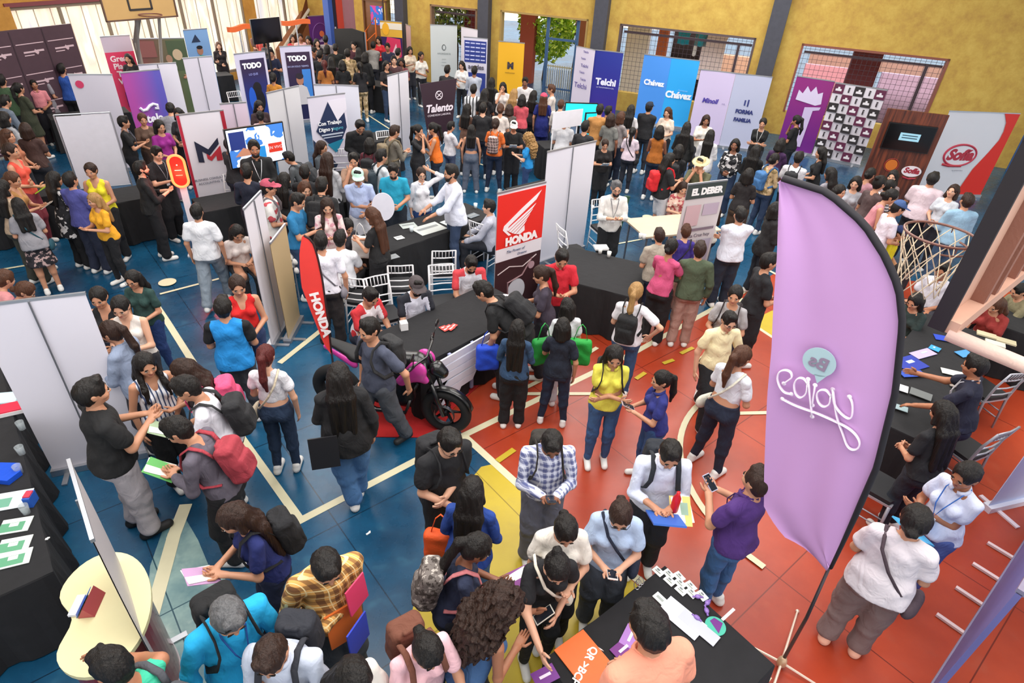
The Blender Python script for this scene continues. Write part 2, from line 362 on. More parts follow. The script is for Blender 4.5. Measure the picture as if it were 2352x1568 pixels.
ARM = {'d': ((.07, .03, -.52), 'in'), 'p': ((-.12, .29, -.20), 'up'), 't': ((-.02, .40, -.32), 'dn'), 'r': ((.0, .49, -.12), 'in'),
       'c': ((-.27, .19, -.25), 'bk'), 'f': ((-.10, .17, .06), 'bk'), 'u': ((.02, -.01, .27), 'bk'), 'k': ((.10, -.16, -.46), 'in'),
       'w': ((.05, .20, -.46), 'in'), 'b': ((-.11, .24, -.33), 'bk'), 'h': ((.13, .04, -.35), 'bk'), 's': ((-.10, .17, -.05), 'bk'),
       'l': ((-.05, .30, -.40), 'dn'), 'g': ((.03, .34, -.12), 'up'), 'o': ((.34, .22, -.10), 'in')}
class Rig:
    """skeleton of a 1.70 m figure facing +Y; pose = (arms, legs, lean, head pitch, head yaw)"""
    def __init__(s, sex, pose):
        arms, legs, lean, hp, hy = pose; s.sex = sex; f = sex == 'f'; s.f = f
        a = math.radians(lean); s.sit = legs == 'i'
        zp = .54 if s.sit else .95; s.pel = np.array([0, (-.22 * math.sin(a) if not s.sit else 0), zp])
        s.R = rotx(-a); s.C = lambda p: s.pel + s.R @ (np.array(p, float) - [0, 0, .95])
        s.HR = rotx(-(a * .55)) @ rotz(math.radians(-hy)) @ rotx(-math.radians(hp)); s.no = s.C((0, -.005, 1.46))
        s.H = lambda p: s.no + s.HR @ (np.array(p, float) - [0, -.005, 1.46])
        sw = .152 if f else .176; s.sw = sw; s.arm = []
        for i, sd in enumerate((1, -1)):
            (o, fw, u), pal = ARM[arms[i]]; S = np.array([sd * sw, -.012, 1.372]); L1, L2 = .285, .25
            if arms[i] in 'clbpt' and f: o += .02
            T = S + [sd * o, fw, u]; v = T - S; D = min(np.linalg.norm(v), L1 + L2 - .004); v = nrm(v); T = S + v * D
            h = np.array([sd * .55, -.35, -.8]) if arms[i] != 'u' else np.array([sd * 1.0, .2, .1])
            if arms[i] == 'h': h = np.array([sd * 1.0, -.4, 0])
            h = nrm(h - v * h.dot(v)); x = (L1 ** 2 - L2 ** 2 + D * D) / (2 * D); e = math.sqrt(max(L1 ** 2 - x * x, 0))
            E = S + v * x + h * e; fd = nrm(T - E)
            pn = {'in': (-sd, 0, 0), 'up': (0, 0, 1), 'dn': (0, 0, -1), 'bk': (-.2 * sd, -1, .1)}[pal]; pn = np.array(pn, float)
            if abs(pn.dot(fd)) > .9: pn = np.array([-sd, 0, 0.3])
            pn = nrm(pn - fd * pn.dot(fd))
            s.arm.append([s.C(S), s.C(E), s.C(T), s.R @ fd, s.R @ pn, sd])
        s.leg = []
        for sd in (1, -1):
            hx = sd * .088
            if s.sit: hp_ = np.array([hx, 0, .53]); kn = np.array([sd * .12, .43, .55]); an = np.array([sd * .12, .42, .09])
            elif legs == 'w': q = .26 * sd; hp_ = np.array([hx, s.pel[1], .91]); kn = np.array([hx, q * .62 + .05, .50]); an = np.array([hx, q, .09 + (.05 if sd < 0 else 0)])
            elif legs == 'x': hp_ = np.array([hx, s.pel[1], .91]); kn = np.array([hx * .8, .03 + .03 * sd, .49]); an = np.array([hx * .25 + .02, .08 * sd, .09])
            elif legs == 'b': hp_ = np.array([hx, s.pel[1], .91]); kn = np.array([hx * 1.35, .02, .49]); an = np.array([hx * 1.8, -.01, .09])
            else: hp_ = np.array([hx, s.pel[1], .91]); kn = np.array([hx * 1.05, .025, .49]); an = np.array([hx * 1.15, -.01 + .02 * sd, .09])
            s.leg.append([hp_, kn, an])
        p = np.array([x for a_ in s.arm for x in a_[:3]] + [x for l in s.leg for x in l] + [s.H((0, 0, 1.7)), s.C((0, 0, 1.2))])
        s.lo = p.min(0) - .2; s.hi = p.max(0) + .2; s.lo[2] = -.03
        s.head = s.H((0, .01, 1.60))
    def torso(s, F, e=0.0, k=.05, loose=0.0, bust=True, zlow=.98):
        C, R = s.C, s.R; f = s.f
        F.cap(C((0, 0, 1.15)), C((0, -.01, 1.30)), .112 + e, .124 + e if not f else .110 + e, R, 1.12, .80, k)
        for sd in (-1, 1): F.cap(C((sd * .035, -.015, 1.405)), C((sd * (.115 if f else .135), -.012, 1.375)), .042 + e * .9, .044 + e * .8, k=k)
        F.cap(C((0, .005, zlow)), C((0, 0, 1.16)), (.118 if not f else .112) + e + loose, (.112 if not f else .100) + e + loose * .6, R, 1.14, .84, k)
        if f and bust:
            for x in (-.07, .07): F.cap(C((x, .065, 1.25)), C((x, .07, 1.26)), .055 + e * .8, k=.03)
    def hips(s, F, e=0.0, k=.05):
        p = s.pel; Rz = np.eye(3) if s.sit else s.R
        w = 1.0 if not s.f else 1.06
        F.cap(p + [0, -.012, -.03], p + [0, -.012, .05], .125 * w + e, .118 * w + e, Rz, 1.18, .88, k)
        for x in (-.07, .07): F.cap(p + [x, -.055, -.065], p + [x, -.05, -.05], .078 + e, k=k)
    def legs(s, F, e=0.0, k=.035, t0=0.0, t1=2.0, flare=0.0):
        for hp_, kn, an in s.leg:
            tt = min(t1, 1.0); w = 1.04 if s.f else 1.0
            F.cap(hp_, hp_ + (kn - hp_) * tt, .082 * w + e, .082 * w + e + (.054 - .082) * tt + flare * tt, k=k)
            if t1 > 1:
                F.cap(kn, kn + (an - kn) * (t1 - 1), .054 + e, .054 + e + (.036 - .054 + flare) * (t1 - 1), k=k)
                mid = kn + (an - kn) * .3 + [0, -.018, 0]
                if t1 > 1.3: F.cap(kn + [0, -.008, 0], mid, .045 + e, .05 + e, k=k)
    def arms(s, F, e=0.0, k=.02, t1=2.0, flare=0.0, hand=False):
        for S, E, T, fd, pn, sd in s.arm:
            tt = min(t1, 1.0); w = .92 if s.f else 1.0
            F.cap(S, S + (E - S) * tt, .047 * w + e, .047 * w + e + (.036 - .047) * tt + flare, k=k)
            if t1 > 1: F.cap(E, E + (T - E) * (t1 - 1), .037 * w + e, .037 * w + e - .011 * (t1 - 1) + flare, k=k)
            if hand:
                si = np.cross(pn, fd); RR = np.stack([si, pn, fd], 1)
                F.cap(T - fd * .01, T + fd * .075, .024, .030, RR, 1.25, .55, .012)
def hand_mesh(mb, arm, curl, w=1.0):
    S, E, T, fd, pn, sd = arm; si = np.cross(pn, fd)
    thumb_dir = -sd * np.cross(fd, pn) if True else si
    side = nrm(np.cross(fd, pn)) * sd
    base = T + fd * .085
    for j, (off, L) in enumerate(((.027, .066), (.009, .075), (-.009, .070), (-.026, .055))):
        p = base + side * off - fd * (.006 * abs(j - 1.3)); pts = [p - fd * .02]; d = fd.copy(); pts.append(p)
        for q in range(3):
            a = curl * (0.8 + .25 * j * .3); ca, sa = math.cos(a), math.sin(a)
            d = nrm(d * ca + pn * sa) if q == 0 else nrm(d * ca + nrm(pn - d * pn.dot(d)) * sa); p = p + d * L * (.42, .32, .26)[q]; pts.append(p)
        mb.tube(pts, [.0095, .0095, .009, .008, .006], 6, 0)
    p = T + fd * .03 + side * .026; d = nrm(side * .8 + fd * .6 + pn * .35); pts = [p - side * .012, p + d * .028, p + d * .028 + nrm(d + fd * .8 + pn * .3) * .026, p + d * .028 + nrm(d + fd * .8 + pn * .3) * .048]
    mb.tube(pts, [.013, .0115, .010, .007], 6, 0)

def build_body(sex, pose, cell):
    r = Rig(sex, pose); F = Field(r.lo, r.hi, cell); r.torso(F); r.hips(F); r.legs(F); r.arms(F, hand=True)
    F.cap(r.C((0, -.015, 1.37)), r.C((0, -.008, 1.47)), .052 if not r.f else .046, k=.03)
    for i, (hp_, kn, an) in enumerate(r.leg): F.cap(an + [0, -.03, -.045], an + [0, .12, -.055], .032, .026, k=.02)
    V, Fc = F.nets()
    hc = cell * .55; lo = r.H((0, 0, 1.58)) - .2; G = Field(lo, lo + .4, hc); H, R = r.H, r.HR
    G.cap(H((0, -.012, 1.612)), H((0, -.012, 1.612)), .1, R=R, sx=.76, sy=.93, sz=.93, k=.02)
    G.cap(H((0, .022, 1.565)), H((0, .022, 1.565)), .1, R=R, sx=.60, sy=.66, sz=.80, k=.04)
    G.cap(H((0, .055, 1.512)), H((0, .06, 1.51)), .026, k=.035)
    G.cap(H((-.028, .076, 1.603)), H((.028, .076, 1.603)), .012, k=.012)
    for x in (-1, 1): G.cap(H((x * .040, .05, 1.565)), H((x * .038, .058, 1.562)), .025, k=.02)
    G.cap(H((0, .083, 1.595)), H((0, .099, 1.566)), .008, .0125, k=.012)
    G.cap(H((-.012, .088, 1.562)), H((.012, .088, 1.562)), .009, k=.008)
    G.cap(H((-.014, .076, 1.537)), H((.014, .076, 1.537)), .0095, k=.008)
    for x in (-1, 1): G.cap(H((x * .076, -.012, 1.573)), H((x * .080, -.018, 1.595)), .017, .021, R, .5, 1, .008)
    G.cap(r.C((0, -.012, 1.42)), H((0, -.012, 1.53)), .050 if not r.f else .044, k=.03)
    V2, F2 = G.nets(); L = (V2 - r.no) @ R + [0, -.005, 1.46]
    def front(x, z):
        m = (np.abs(L[:, 0] - x) < .010) & (np.abs(L[:, 2] - z) < .010); return L[m][:, 1].max() if m.any() else .08
    ex = MB()
    for x in (-.031, .031):
        y = front(x, 1.590); ex.ell(H((x, y - .0055, 1.590)), (.0150, .009, .0075), 10, 1, R); ex.ell(H((x, y - .0022, 1.5895)), (.0068, .007, .0068), 8, 2, R)
        ex.ell(H((x * 1.02, y - .003, 1.5975)), (.0165, .0065, .0032), 8, 4, R)
        y = front(x, 1.611); ex.ell(H((x * 1.02, y - .001, 1.6115)), (.019, .005, .0040), 8, 4, R)
    y = front(0, 1.537); ex.ell(H((0, y - .0015, 1.540)), (.022, .0052, .0042), 10, 3, R); ex.ell(H((0, y - .002, 1.533)), (.019, .0056, .005), 10, 3, R)
    for i, a in enumerate(r.arm): hand_mesh(ex, a, .22 if pose[0][i] in 'dkwtrlo' else .42)
    V = np.concatenate([V, V2]); Fc = np.concatenate([Fc, F2 + (len(V) - len(V2))])
    return mesh_of('body', V, Fc, ex)
def build_top(sex, pose, cell, kind):
    """kind: style letter + fit. t tee, p polo, s rolled shirt, l long sleeve, n tank/sleeveless, c camisole, k cropped tee, j jacket/coat, v vest over sleeves"""
    r = Rig(sex, pose); F = Field(r.lo, r.hi, cell); st = kind[0]; big = 'L' in kind; e = .010 + (.010 if big else 0) + (.006 if st in 'jsv' else 0)
    if r.f and not big and st != 'j': e -= .003
    zl = {'k': 1.10, 'c': 1.0}.get(st, .96)
    r.torso(F, e, k=.032, loose=(.006 if r.f and not big else .010) + (.006 if big else 0), zlow=zl)
    hem = {'k': 1.08, 'c': 1.02, 'j': .80, 's': .87, 'v': .86}.get(st, .90) - (.03 if big else 0)
    if 'T' in kind: hem = 1.0     # tucked in
    if 'O' in kind: hem = .62      # long coat / tunic
    if st not in 'kc' and 'T' not in kind:
        p = r.pel; w = 1.05 if r.f else 1.0
        if r.sit: F.cap(p + [0, -.005, -.04], p + [0, 0, .06], .128 * w + e, k=.05, sx=1.18, sy=.9, sz=1)
        else: (r.hips(F, e + .009, .03) if hem < .93 else None); F.cap(r.C((0, -.018, hem - .02)), r.C((0, -.008, 1.0)), .132 * w + e + (.012 if st in 'j' or 'O' in kind else 0), .120 * w + e, r.R, 1.17, .93, .05)
    t1 = {'t': .62, 'p': .60, 's': 1.45, 'l': 1.96, 'n': 0, 'c': 0, 'k': .45, 'j': 1.97, 'v': 0}[st]
    if 'H' in kind: t1 = 1.2
    if t1: r.arms(F, e=.005 + (.008 if big or st == 'j' else 0), t1=t1, flare=.013 if t1 < 1 else .004)
    F.wrinkle(.0055 if cell < .02 else .003, 30, len(kind) + pose[2] * .1, .7)
    if not r.sit: F.plane(r.C((0, 0, hem)), -r.R[:, 2])
    else: F.plane(r.pel + [0, 0, -.07], np.array([0, 0, -1.]))
    nr = .062 if not r.f else .068
    F.cap(r.C((0, .018, 1.455)), r.C((0, .012, 1.50)), nr, nr + .03, op='s')
    if st in 'nc' or 'V' in kind: F.cap(r.C((0, .075, 1.42)), r.C((0, .11, 1.34 if st != 'c' else 1.33)), .06, .045, op='s')
    if st == 'c':
        F.cap(r.C((0, -.09, 1.42)), r.C((0, -.12, 1.34)), .10, .08, op='s')
        for sd in (-1, 1): F.cap(r.C((sd * .20, -.01, 1.25)), r.C((sd * .17, -.01, 1.46)), .07, .055, op='s')
    if st in 'nv':
        for sd in (-1, 1): F.cap(r.C((sd * (r.sw + .035), -.01, 1.30)), r.C((sd * (r.sw + .02), -.01, 1.43)), .052, .045, op='s')
    ex = MB(); V, Fc = F.nets(); mids = np.zeros(len(Fc), int)
    if st in 'psj':
        pts = []
        for i in range(13):
            a = math.radians(100 + 340 * i / 12) if False else math.radians(-250 + 320 * i / 12)
            pts.append(r.C((.066 * math.cos(a), .012 + .062 * math.sin(a), 1.440 - .018 * math.sin(a))))
        ex.tube(pts, [.011] * 13, 6, 1, flat=1.8)
    fc = V[Fc].mean(1); loc = (fc - r.pel) @ r.R + [0, 0, .95]
    if 'Y' in kind: mids[((loc[:, 2] > 1.375) & (np.abs(loc[:, 0]) > .07)) | (np.abs(loc[:, 0]) > .165)] = 1      # contrasting shoulders / sleeves
    if 'v' == st: pass
    return mesh_of('top', V, Fc, ex, mids)
def build_bottom(sex, pose, cell, kind):
    r = Rig(sex, pose); F = Field(r.lo, r.hi, cell)
    F.cap(r.C((0, .004, .93)), r.C((0, .004, 1.05)), (.118 if not r.f else .113) + .006, (.112 if not r.f else .102) + .006, r.R, 1.14, .84, .04)
    if kind[0] == 'k':      # skirt
        r.hips(F, .012); top = r.pel
        if r.sit: r.legs(F, .02, t1=.9)
        else: F.cap(r.pel + [0, 0, .0], r.pel + [0, .01, -.36], .13, .19, np.eye(3), 1.15, .85, .04); F.plane(r.pel + [0, 0, -.40], np.array([0, 0, -1.]))
    elif kind[0] == 's':    # shorts
        r.hips(F, .014); r.legs(F, .022, t1=.62 if r.f else .85, flare=.012)
    else:
        slim = kind[0] == 'j'
        r.hips(F, .008 if slim else .014); r.legs(F, .008 if slim else .018, t1=1.95, flare=.0 if slim else .022)
    F.wrinkle(.0035 if cell < .02 else .002, 30, 1.0, .8); F.plane(r.pel + (r.R @ np.array([0, 0, .085])), r.R[:, 2])
    V, Fc = F.nets(); return mesh_of('bottom', V, Fc)
def hair_field(r, G, base=.014):
    base += .002
    H, R = r.H, r.HR
    G.cap(H((0, -.015, 1.618)), H((0, -.015, 1.618)), .1 + base, R=R, sx=.76, sy=.92, sz=.92, k=.02)
    G.cap(H((0, -.05, 1.57)), H((0, -.045, 1.54)), .062, .05, R, 1.1, .9, .03)
    G.cap(H((0, .118, 1.555)), H((0, .108, 1.612)), .078, .066, R, .92, .95, op='s')
    G.cap(H((0, .13, 1.50)), H((0, .03, 1.46)), .085, op='s')
    for x in (-1, 1): G.cap(H((x * .09, .02, 1.54)), H((x * .085, .005, 1.585)), .032, .022, op='s')
def build_hair(sex, pose, cell, style):
    r = Rig(sex, pose); H, C, R = r.H, r.C, r.HR; c = min(cell * .62, .011); st = style[0]
    lo = np.minimum(r.H((0, 0, 1.6)) - .24, C((0, -.1, 1.05 if st in 'lcw' else 1.25)) - .18); hi = np.maximum(r.H((0, 0, 1.6)) + .24, C((0, -.1, 1.3)) + .2)
    if st == 'c': lo -= .06; hi += .06
    G = Field(lo, hi, c); hair_field(r, G, {'s': .010, 'z': .006}.get(st, .013))
    if st == 's': G.cap(H((-.02, .045, 1.70)), H((.03, .03, 1.705)), .022, k=.03)
    if st in 'lw':      # long, loose ; w = over the shoulders in front too
        e = 1.05 if 'x' in style else 1.20
        for x in (-.045, 0, .045):
            G.cap(H((x * .9, -.065, 1.60)), C((x * 1.5, -.095, 1.42)), .052, .045, k=.03); G.cap(C((x * 1.5, -.100, 1.42)), C((x * 1.6, -.125, e)), .045, .030, k=.03)
        for sd in (-1, 1):
            G.cap(H((sd * .068, -.02, 1.60)), H((sd * .078, .0, 1.50)), .024, .028, k=.02)
            if st == 'w': G.cap(H((sd * .078, .0, 1.50)), C((sd * .095, .10, 1.36)), .028, .026, k=.02); G.cap(C((sd * .095, .10, 1.36)), C((sd * .10, .125, 1.24)), .026, .016, k=.02)
    if st == 'p':
        G.cap(H((0, -.105, 1.65)), H((0, -.150, 1.60)), .026, .034, k=.015); G.cap(H((0, -.150, 1.60)), C((0, -.155, 1.42)), .034, .036, k=.02); G.cap(C((0, -.155, 1.42)), C((.01, -.15, 1.28)), .036, .014, k=.02)
    if st == 'b': G.cap(H((0, -.10, 1.665)), H((0, -.115, 1.67)), .036, k=.01)
    if st == 'B': G.cap(H((0, -.115, 1.56)), H((0, -.12, 1.555)), .036, k=.01)
    if st == 't': G.cap(H((0, -.03, 1.73)), H((0, -.04, 1.745)), .033, k=.01)
    if st == 'h':      # shoulder-length bob
        for sd in (-1, 1): G.cap(H((sd * .07, -.03, 1.60)), H((sd * .085, -.02, 1.47)), .034, .036, k=.03)
        G.cap(H((0, -.08, 1.58)), H((0, -.085, 1.46)), .065, .055, R, 1.3, .8, .04)
    if st == 'c':      # big curls
        G.cap(H((0, -.06, 1.60)), C((0, -.10, 1.40)), .12, .14, R, 1.1, .85, .05); G.cap(C((0, -.11, 1.40)), C((0, -.13, 1.22)), .14, .09, R, 1.2, .75, .05)
        G.cap(H((0, .10, 1.52)), H((0, .09, 1.58)), .07, op='s'); G.wrinkle(.014, 75, 0)
    G.wrinkle(.0030 if st != 'c' else .004, 115 if st != 'c' else 160, 0, .12 if st != 'c' else 1)
    V, F = G.nets(); return mesh_of('hair', V, F)
def build_cap(sex, pose, cell):
    r = Rig(sex, pose); H, R = r.H, r.HR; c = .009; lo = H((0, .03, 1.62)) - .25; G = Field(lo, lo + .5, c)
    G.cap(H((0, -.012, 1.632)), H((0, -.012, 1.632)), .119, R=R, sx=.80, sy=.93, sz=.82, k=.01); G.plane(H((0, 0, 1.632)), -R[:, 2])
    G.cap(H((-.03, .09, 1.640)), H((.03, .09, 1.640)), .085, R=R, sx=.8, sy=1.0, sz=.10, k=.006)
    V, F = G.nets(); return mesh_of('cap', V, F)
def build_hat(sex, pose, cell):
    r = Rig(sex, pose); H, R = r.H, r.HR; c = .010; lo = H((0, .0, 1.62)) - .25; G = Field(lo, lo + .5, c)
    G.cap(H((0, -.012, 1.64)), H((0, -.012, 1.66)), .112, .10, R=R, sx=.82, sy=.93, sz=.70, k=.01)
    G.cap(H((0, -.005, 1.640)), H((0, -.005, 1.640)), .165, R=R, sx=1, sy=1.05, sz=.06, k=.012)
    V, F = G.nets(); return mesh_of('hat', V, F)
def build_glasses(sex, pose, top=False):
    r = Rig(sex, pose); mb = MB(); z = 1.588 if not top else 1.668; y = .096 if not top else .062
    for x in (-.033, .033):
        mb.tube([r.H((x + .024 * math.cos(a), y, z + .018 * math.sin(a))) for a in np.linspace(0, 2 * math.pi, 12)[:-1]], .0024, 4, 0, closed=True)
        if top: mb.ell(r.H((x, y, z)), (.023, .003, .017), 8, 0, r.HR)
        s = math.copysign(1, x); mb.tube([r.H((x + s * .024, y, z)), r.H((s * .078, y - .03, z)), r.H((s * .082, -.01, z))], .002, 4)
    mb.tube([r.H((-.010, y, z)), r.H((.010, y, z))], .0024, 4); return mb.mesh('glasses', True)
def build_shoe():
    F = Field((-.08, -.12, -.01), (.08, .24, .14), .009)
    F.cap((0, -.045, .035), (0, .13, .030), .044, .040, k=.02, sx=.95); F.cap((0, -.035, .05), (0, -.03, .085), .040, .042, k=.02)
    F.plane((0, 0, 0), np.array([0, 0, -1.])); V, Fc = F.nets(); z = V[Fc].mean(1)[:, 2]; return mesh_of('shoe', V, Fc, None, (z < .022).astype(int))
def build_pack(cell):
    F = Field((-.24, -.20, -.34), (.24, .16, .34), max(cell * .8, .012))
    F.box((0, -.01, -.02), (.135, .075, .215), .055); F.box((0, -.085, -.09), (.105, .035, .115), .028); F.box((0, -.075, .08), (.10, .02, .035), .018)
    F.cap((-.03, .05, .20), (.03, .05, .20), .022, k=.01); F.wrinkle(.0045, 24, 1); V, Fc = F.nets(); return mesh_of('bag_body', V, Fc)
def strap_mesh(sex, pose):
    r = Rig(sex, pose); mb = MB(); w = .10
    for sd in (-1, 1):
        P = [(w * .8, -.14, 1.30), (w, -.105, 1.41), (w, -.02, 1.462), (w, .075, 1.42), (w * 1.1, .125, 1.32), (w * 1.35, .115, 1.21), (w * 1.75, .03, 1.10), (w * 1.4, -.10, 1.06)]
        mb.tube([r.C((sd * x, y, z)) for x, y, z in P], .021, 6, 0, flat=.35)
    return mb.mesh('strap', True)
def cross_strap(sex, pose, flip):
    r = Rig(sex, pose); mb = MB(); s = -1 if flip else 1; P = [(.12, -.02, 1.465), (.06, .115, 1.36), (-.02, .145, 1.24), (-.12, .13, 1.05), (-.19, .03, .93), (-.12, -.13, 1.02), (0, -.145, 1.18), (.09, -.135, 1.34)]
    mb.tube([r.C((s * x, y, z)) for x, y, z in P], .012, 6, 0, closed=True, flat=.4); return mb.mesh('strap', True)
def lanyard_mesh(sex, pose):
    r = Rig(sex, pose); mb = MB(); y0 = .125 if r.f else .115
    mb.tube([r.C(p) for p in ((0, -.07, 1.45), (.06, -.02, 1.46), (.065, .075, 1.41), (.035, y0 + .02, 1.27), (0, y0 + .02, 1.13), (-.035, y0 + .02, 1.27), (-.065, .075, 1.41), (-.06, -.02, 1.46))], .005, 5, 0, closed=True)
    R = r.R; c = r.C((0, y0 + .024, 1.09)); vs = [c + R @ np.array([x, y, z]) for x in (-.03, .03) for y in (-.002, .002) for z in (-.042, .042)]
    mb.add(vs, [(0, 1, 3, 2), (4, 6, 7, 5), (0, 4, 5, 1), (2, 3, 7, 6), (0, 2, 6, 4), (1, 5, 7, 3)], 1); return mb.mesh('lanyard', False)

TOPN = {'t': 't_shirt', 'p': 'polo_shirt', 's': 'shirt', 'l': 'long_sleeve_top', 'n': 'sleeveless_top', 'c': 'camisole', 'k': 'cropped_top', 'j': 'jacket', 'v': 'vest'}
BOTN = {'j': 'jeans', 'p': 'trousers', 's': 'shorts', 'k': 'skirt'}
HELD = []; PLACED = []; RECTS = []
def person(hx, hy, label, sex='f', face=0, arms='pp', legs='s', lean=0, hp=15, hyaw=0, top='t', tc='#ffffff', tc2=None, bot='j', bc='#1c2430',
           hair='l', hc='k', sk=0, h=0.0, foot=None, w=1.0, bag=None, cross=None, cap=None, hat=None, glasses=None, lan=None, shoe='#e6e4e0', hold=None, beard=False, lod=None, short=None, bare=False):
    pose = (arms, legs, lean, round(hp * (.72 if lod != 9 else 1)), hyaw)
    rg = Rig(sex, pose)
    hh = h or (1.62 if sex == 'f' else 1.70)
    if foot:
        zc = height_over(hx, hy, *foot); hh = min(1.86, max(1.46, zc / rg.head[2] * 1.70))
    best = None
    for dh in (0, .03, -.03, .06, -.06, .09, -.09, .12, -.12, .15, -.15):     # stature adjusts until the figure stands clear of its neighbours
        h2 = min(1.90, max(1.42, hh + dh)) if not h else h + dh * .5
        s = h2 / 1.70; zh = rg.head[2] * s
        P = at(hx, hy, zh); az = math.atan2(P[0], P[1]); yaw = -(az + math.radians(face))
        off = rotz(yaw) @ (rg.head * s * np.array([w, w, 1])); loc = np.array([P[0] - off[0], P[1] - off[1], 0])
        cost = abs(dh) * .8
        for q in PLACED: cost += max(0, .40 - math.hypot(q[0] - loc[0], q[1] - loc[1]))
        for cx, cy, tw, td, ta in RECTS:
            dx, dy = loc[0] - cx, loc[1] - cy; u = abs(dx * math.cos(ta) + dy * math.sin(ta)); v = abs(-dx * math.sin(ta) + dy * math.cos(ta)); cost += max(0, min(tw / 2 + .17 - u, td / 2 + .17 - v)) * 1.5
        if best is None or cost < best[0] - 1e-6: best = (cost, h2, s, P, az, yaw, loc)
    _, hh, s, P, az, yaw, loc = best; PLACED.append(loc)
    if best[0] > .3: print('TIGHT', round(best[0], 2), label)
    dist = math.hypot(P[0], P[1])
    if lod is None: lod = 0 if dist < 6.3 else (1 if dist < 11 else 2)
    cell = (.0095, .014, .020)[lod]
    root = thing('person', label, 'person', loc, yaw); root.scale = (s * w, s * w, s)
    K = (sex, pose, cell)
    o = ob('body', cached(K + ('body',), lambda: build_body(sex, pose, cell)), [skin(sk), mat('#e8e2da', .3, name='eye_white'), mat('#120c0a', .15, name='iris'), mat(['#a05850', '#8c4a42', '#6e3a34', '#b8665c'][sk % 4], .45, name='lips'), hairmat(HAIRC['k'])], root, link_obj=True)
    tm = tc if not isinstance(tc, str) else fabric(tc); t2 = tm if tc2 is None else (fabric(tc2) if isinstance(tc2, str) else tc2)
    ob(TOPN[top[0]], cached(K + ('top', top), lambda: build_top(sex, pose, cell, top)), [tm, t2], root, link_obj=True)
    if top[0] == 'v': ob('t_shirt', cached(K + ('top', 't'), lambda: build_top(sex, pose, cell, 't')), [t2, t2], root, link_obj=True)
    ob(BOTN[bot[0]], cached(K + ('bot', bot), lambda: build_bottom(sex, pose, cell, bot)), [bc if not isinstance(bc, str) else fabric(bc)], root, link_obj=True)
    for hp_, kn, an in rg.leg:
        so = ob('shoe', cached('shoe', build_shoe), [mat(shoe, .6), mat('#d8d4cc' if shoe > '#5' else '#1a1a1a', .7)], root, link_obj=True); so.location = (an[0], an[1], max(0, an[2] - .09))
    if hair != 'n': ob('hair', cached(K + ('hair', hair), lambda: build_hair(sex, pose, cell, hair)), [hairmat(HAIRC[hc])], root, link_obj=True)
    if cap: ob('cap', cached(K + ('cap',), lambda: build_cap(sex, pose, cell)), [fabric(cap)], root, link_obj=True)
    if hat: ob('hat', cached(K + ('hat',), lambda: build_hat(sex, pose, cell)), [fabric(hat)], root, link_obj=True)
    if glasses: ob('glasses', cached(K + ('gl', glasses), lambda: build_glasses(sex, pose, glasses == 't')), [mat('#101010', .2)], root, link_obj=True)
    if lan: ob('lanyard', cached(K + ('lan',), lambda: lanyard_mesh(sex, pose)), [fabric(lan), mat('#e8e8ea', .4)], root, link_obj=True)
    if beard:
        def bd():
            G = Field(rg.H((0, 0, 1.56)) - .14, rg.H((0, 0, 1.56)) + .14, .007); G.cap(rg.H((-.045, .02, 1.555)), rg.H((-.02, .068, 1.508)), .026, k=.02); G.cap(rg.H((.045, .02, 1.555)), rg.H((.02, .068, 1.508)), .026, k=.02); G.cap(rg.H((-.02, .068, 1.508)), rg.H((.02, .068, 1.508)), .029, k=.02)
            G.cap(rg.H((0, .11, 1.54)), rg.H((0, .10, 1.56)), .03, op='s'); V, Fc = G.nets(); return mesh_of('beard', V, Fc)
        ob('beard', cached(K + ('beard',), bd), [hairmat(HAIRC['k'])], root, link_obj=True)
    mw = Matrix.Translation(Vector(loc)) @ Matrix.Rotation(yaw, 4, 'Z') @ Matrix.Diagonal((s * w, s * w, s, 1))
    sh = short or label
    if bag:
        b = thing('backpack', bag[1], 'backpack', (0, 0, 0)); b.matrix_world = mw; b.name = 'backpack'
        bm_ = fabric(bag[0]) if isinstance(bag[0], str) else bag[0]
        q = ob('bag_body', cached(('pack', cell), lambda: build_pack(cell)), [bm_], b, link_obj=True); q.scale = (.88, .9, .86); Rm = Matrix([list(x) for x in rg.R]); pp = rg.C((0, -.215, 1.20)); q.location = pp; q.rotation_euler = Rm.to_euler()
        ob('strap', cached(K[:2] + ('strap',), lambda: strap_mesh(sex, pose)), [bm_ if len(bag) < 3 else fabric(bag[2])], b, link_obj=True)
    if cross:
        b = thing('shoulder_bag', cross[1], 'bag'); b.matrix_world = mw; b.name = 'shoulder_bag'; fl = len(cross) > 2 and cross[2]
        ob('strap', cached(K[:2] + ('xs', fl), lambda: cross_strap(sex, pose, fl)), [fabric(cross[0])], b, link_obj=True)
        def bag_m():
            F = Field((-.2, -.12, -.2), (.2, .12, .2), .012); F.cap((-.05, 0, -.02), (.05, 0, -.02), .085, k=.02, sy=.55); V, Fc = F.nets(); return mesh_of('bag_body', V, Fc)
        q = ob('bag_body', cached('xbag', bag_m), [fabric(cross[0])], b, link_obj=True); q.location = rg.C(((.22 if fl else -.22), .02, .88)); q.rotation_euler = (0, 0, math.radians(80))
    if hold:
        kind, colr, lab = hold[:3]; T = [rg.arm[i][2] + rg.arm[i][3] * .09 + rg.arm[i][4] * .028 for i in (0, 1)]
        if len(hold) > 3: c = T[hold[3]]
        elif kind in ('folder', 'papers', 'book', 'laptop') and arms[0] == arms[1]: c = (T[0] + T[1]) / 2 + rg.R @ np.array([0, .03, .0])
        else: c = T[0]
        c = np.array(mw @ Vector(c)); held_item(kind, colr, lab, c, yaw, s)
    return root
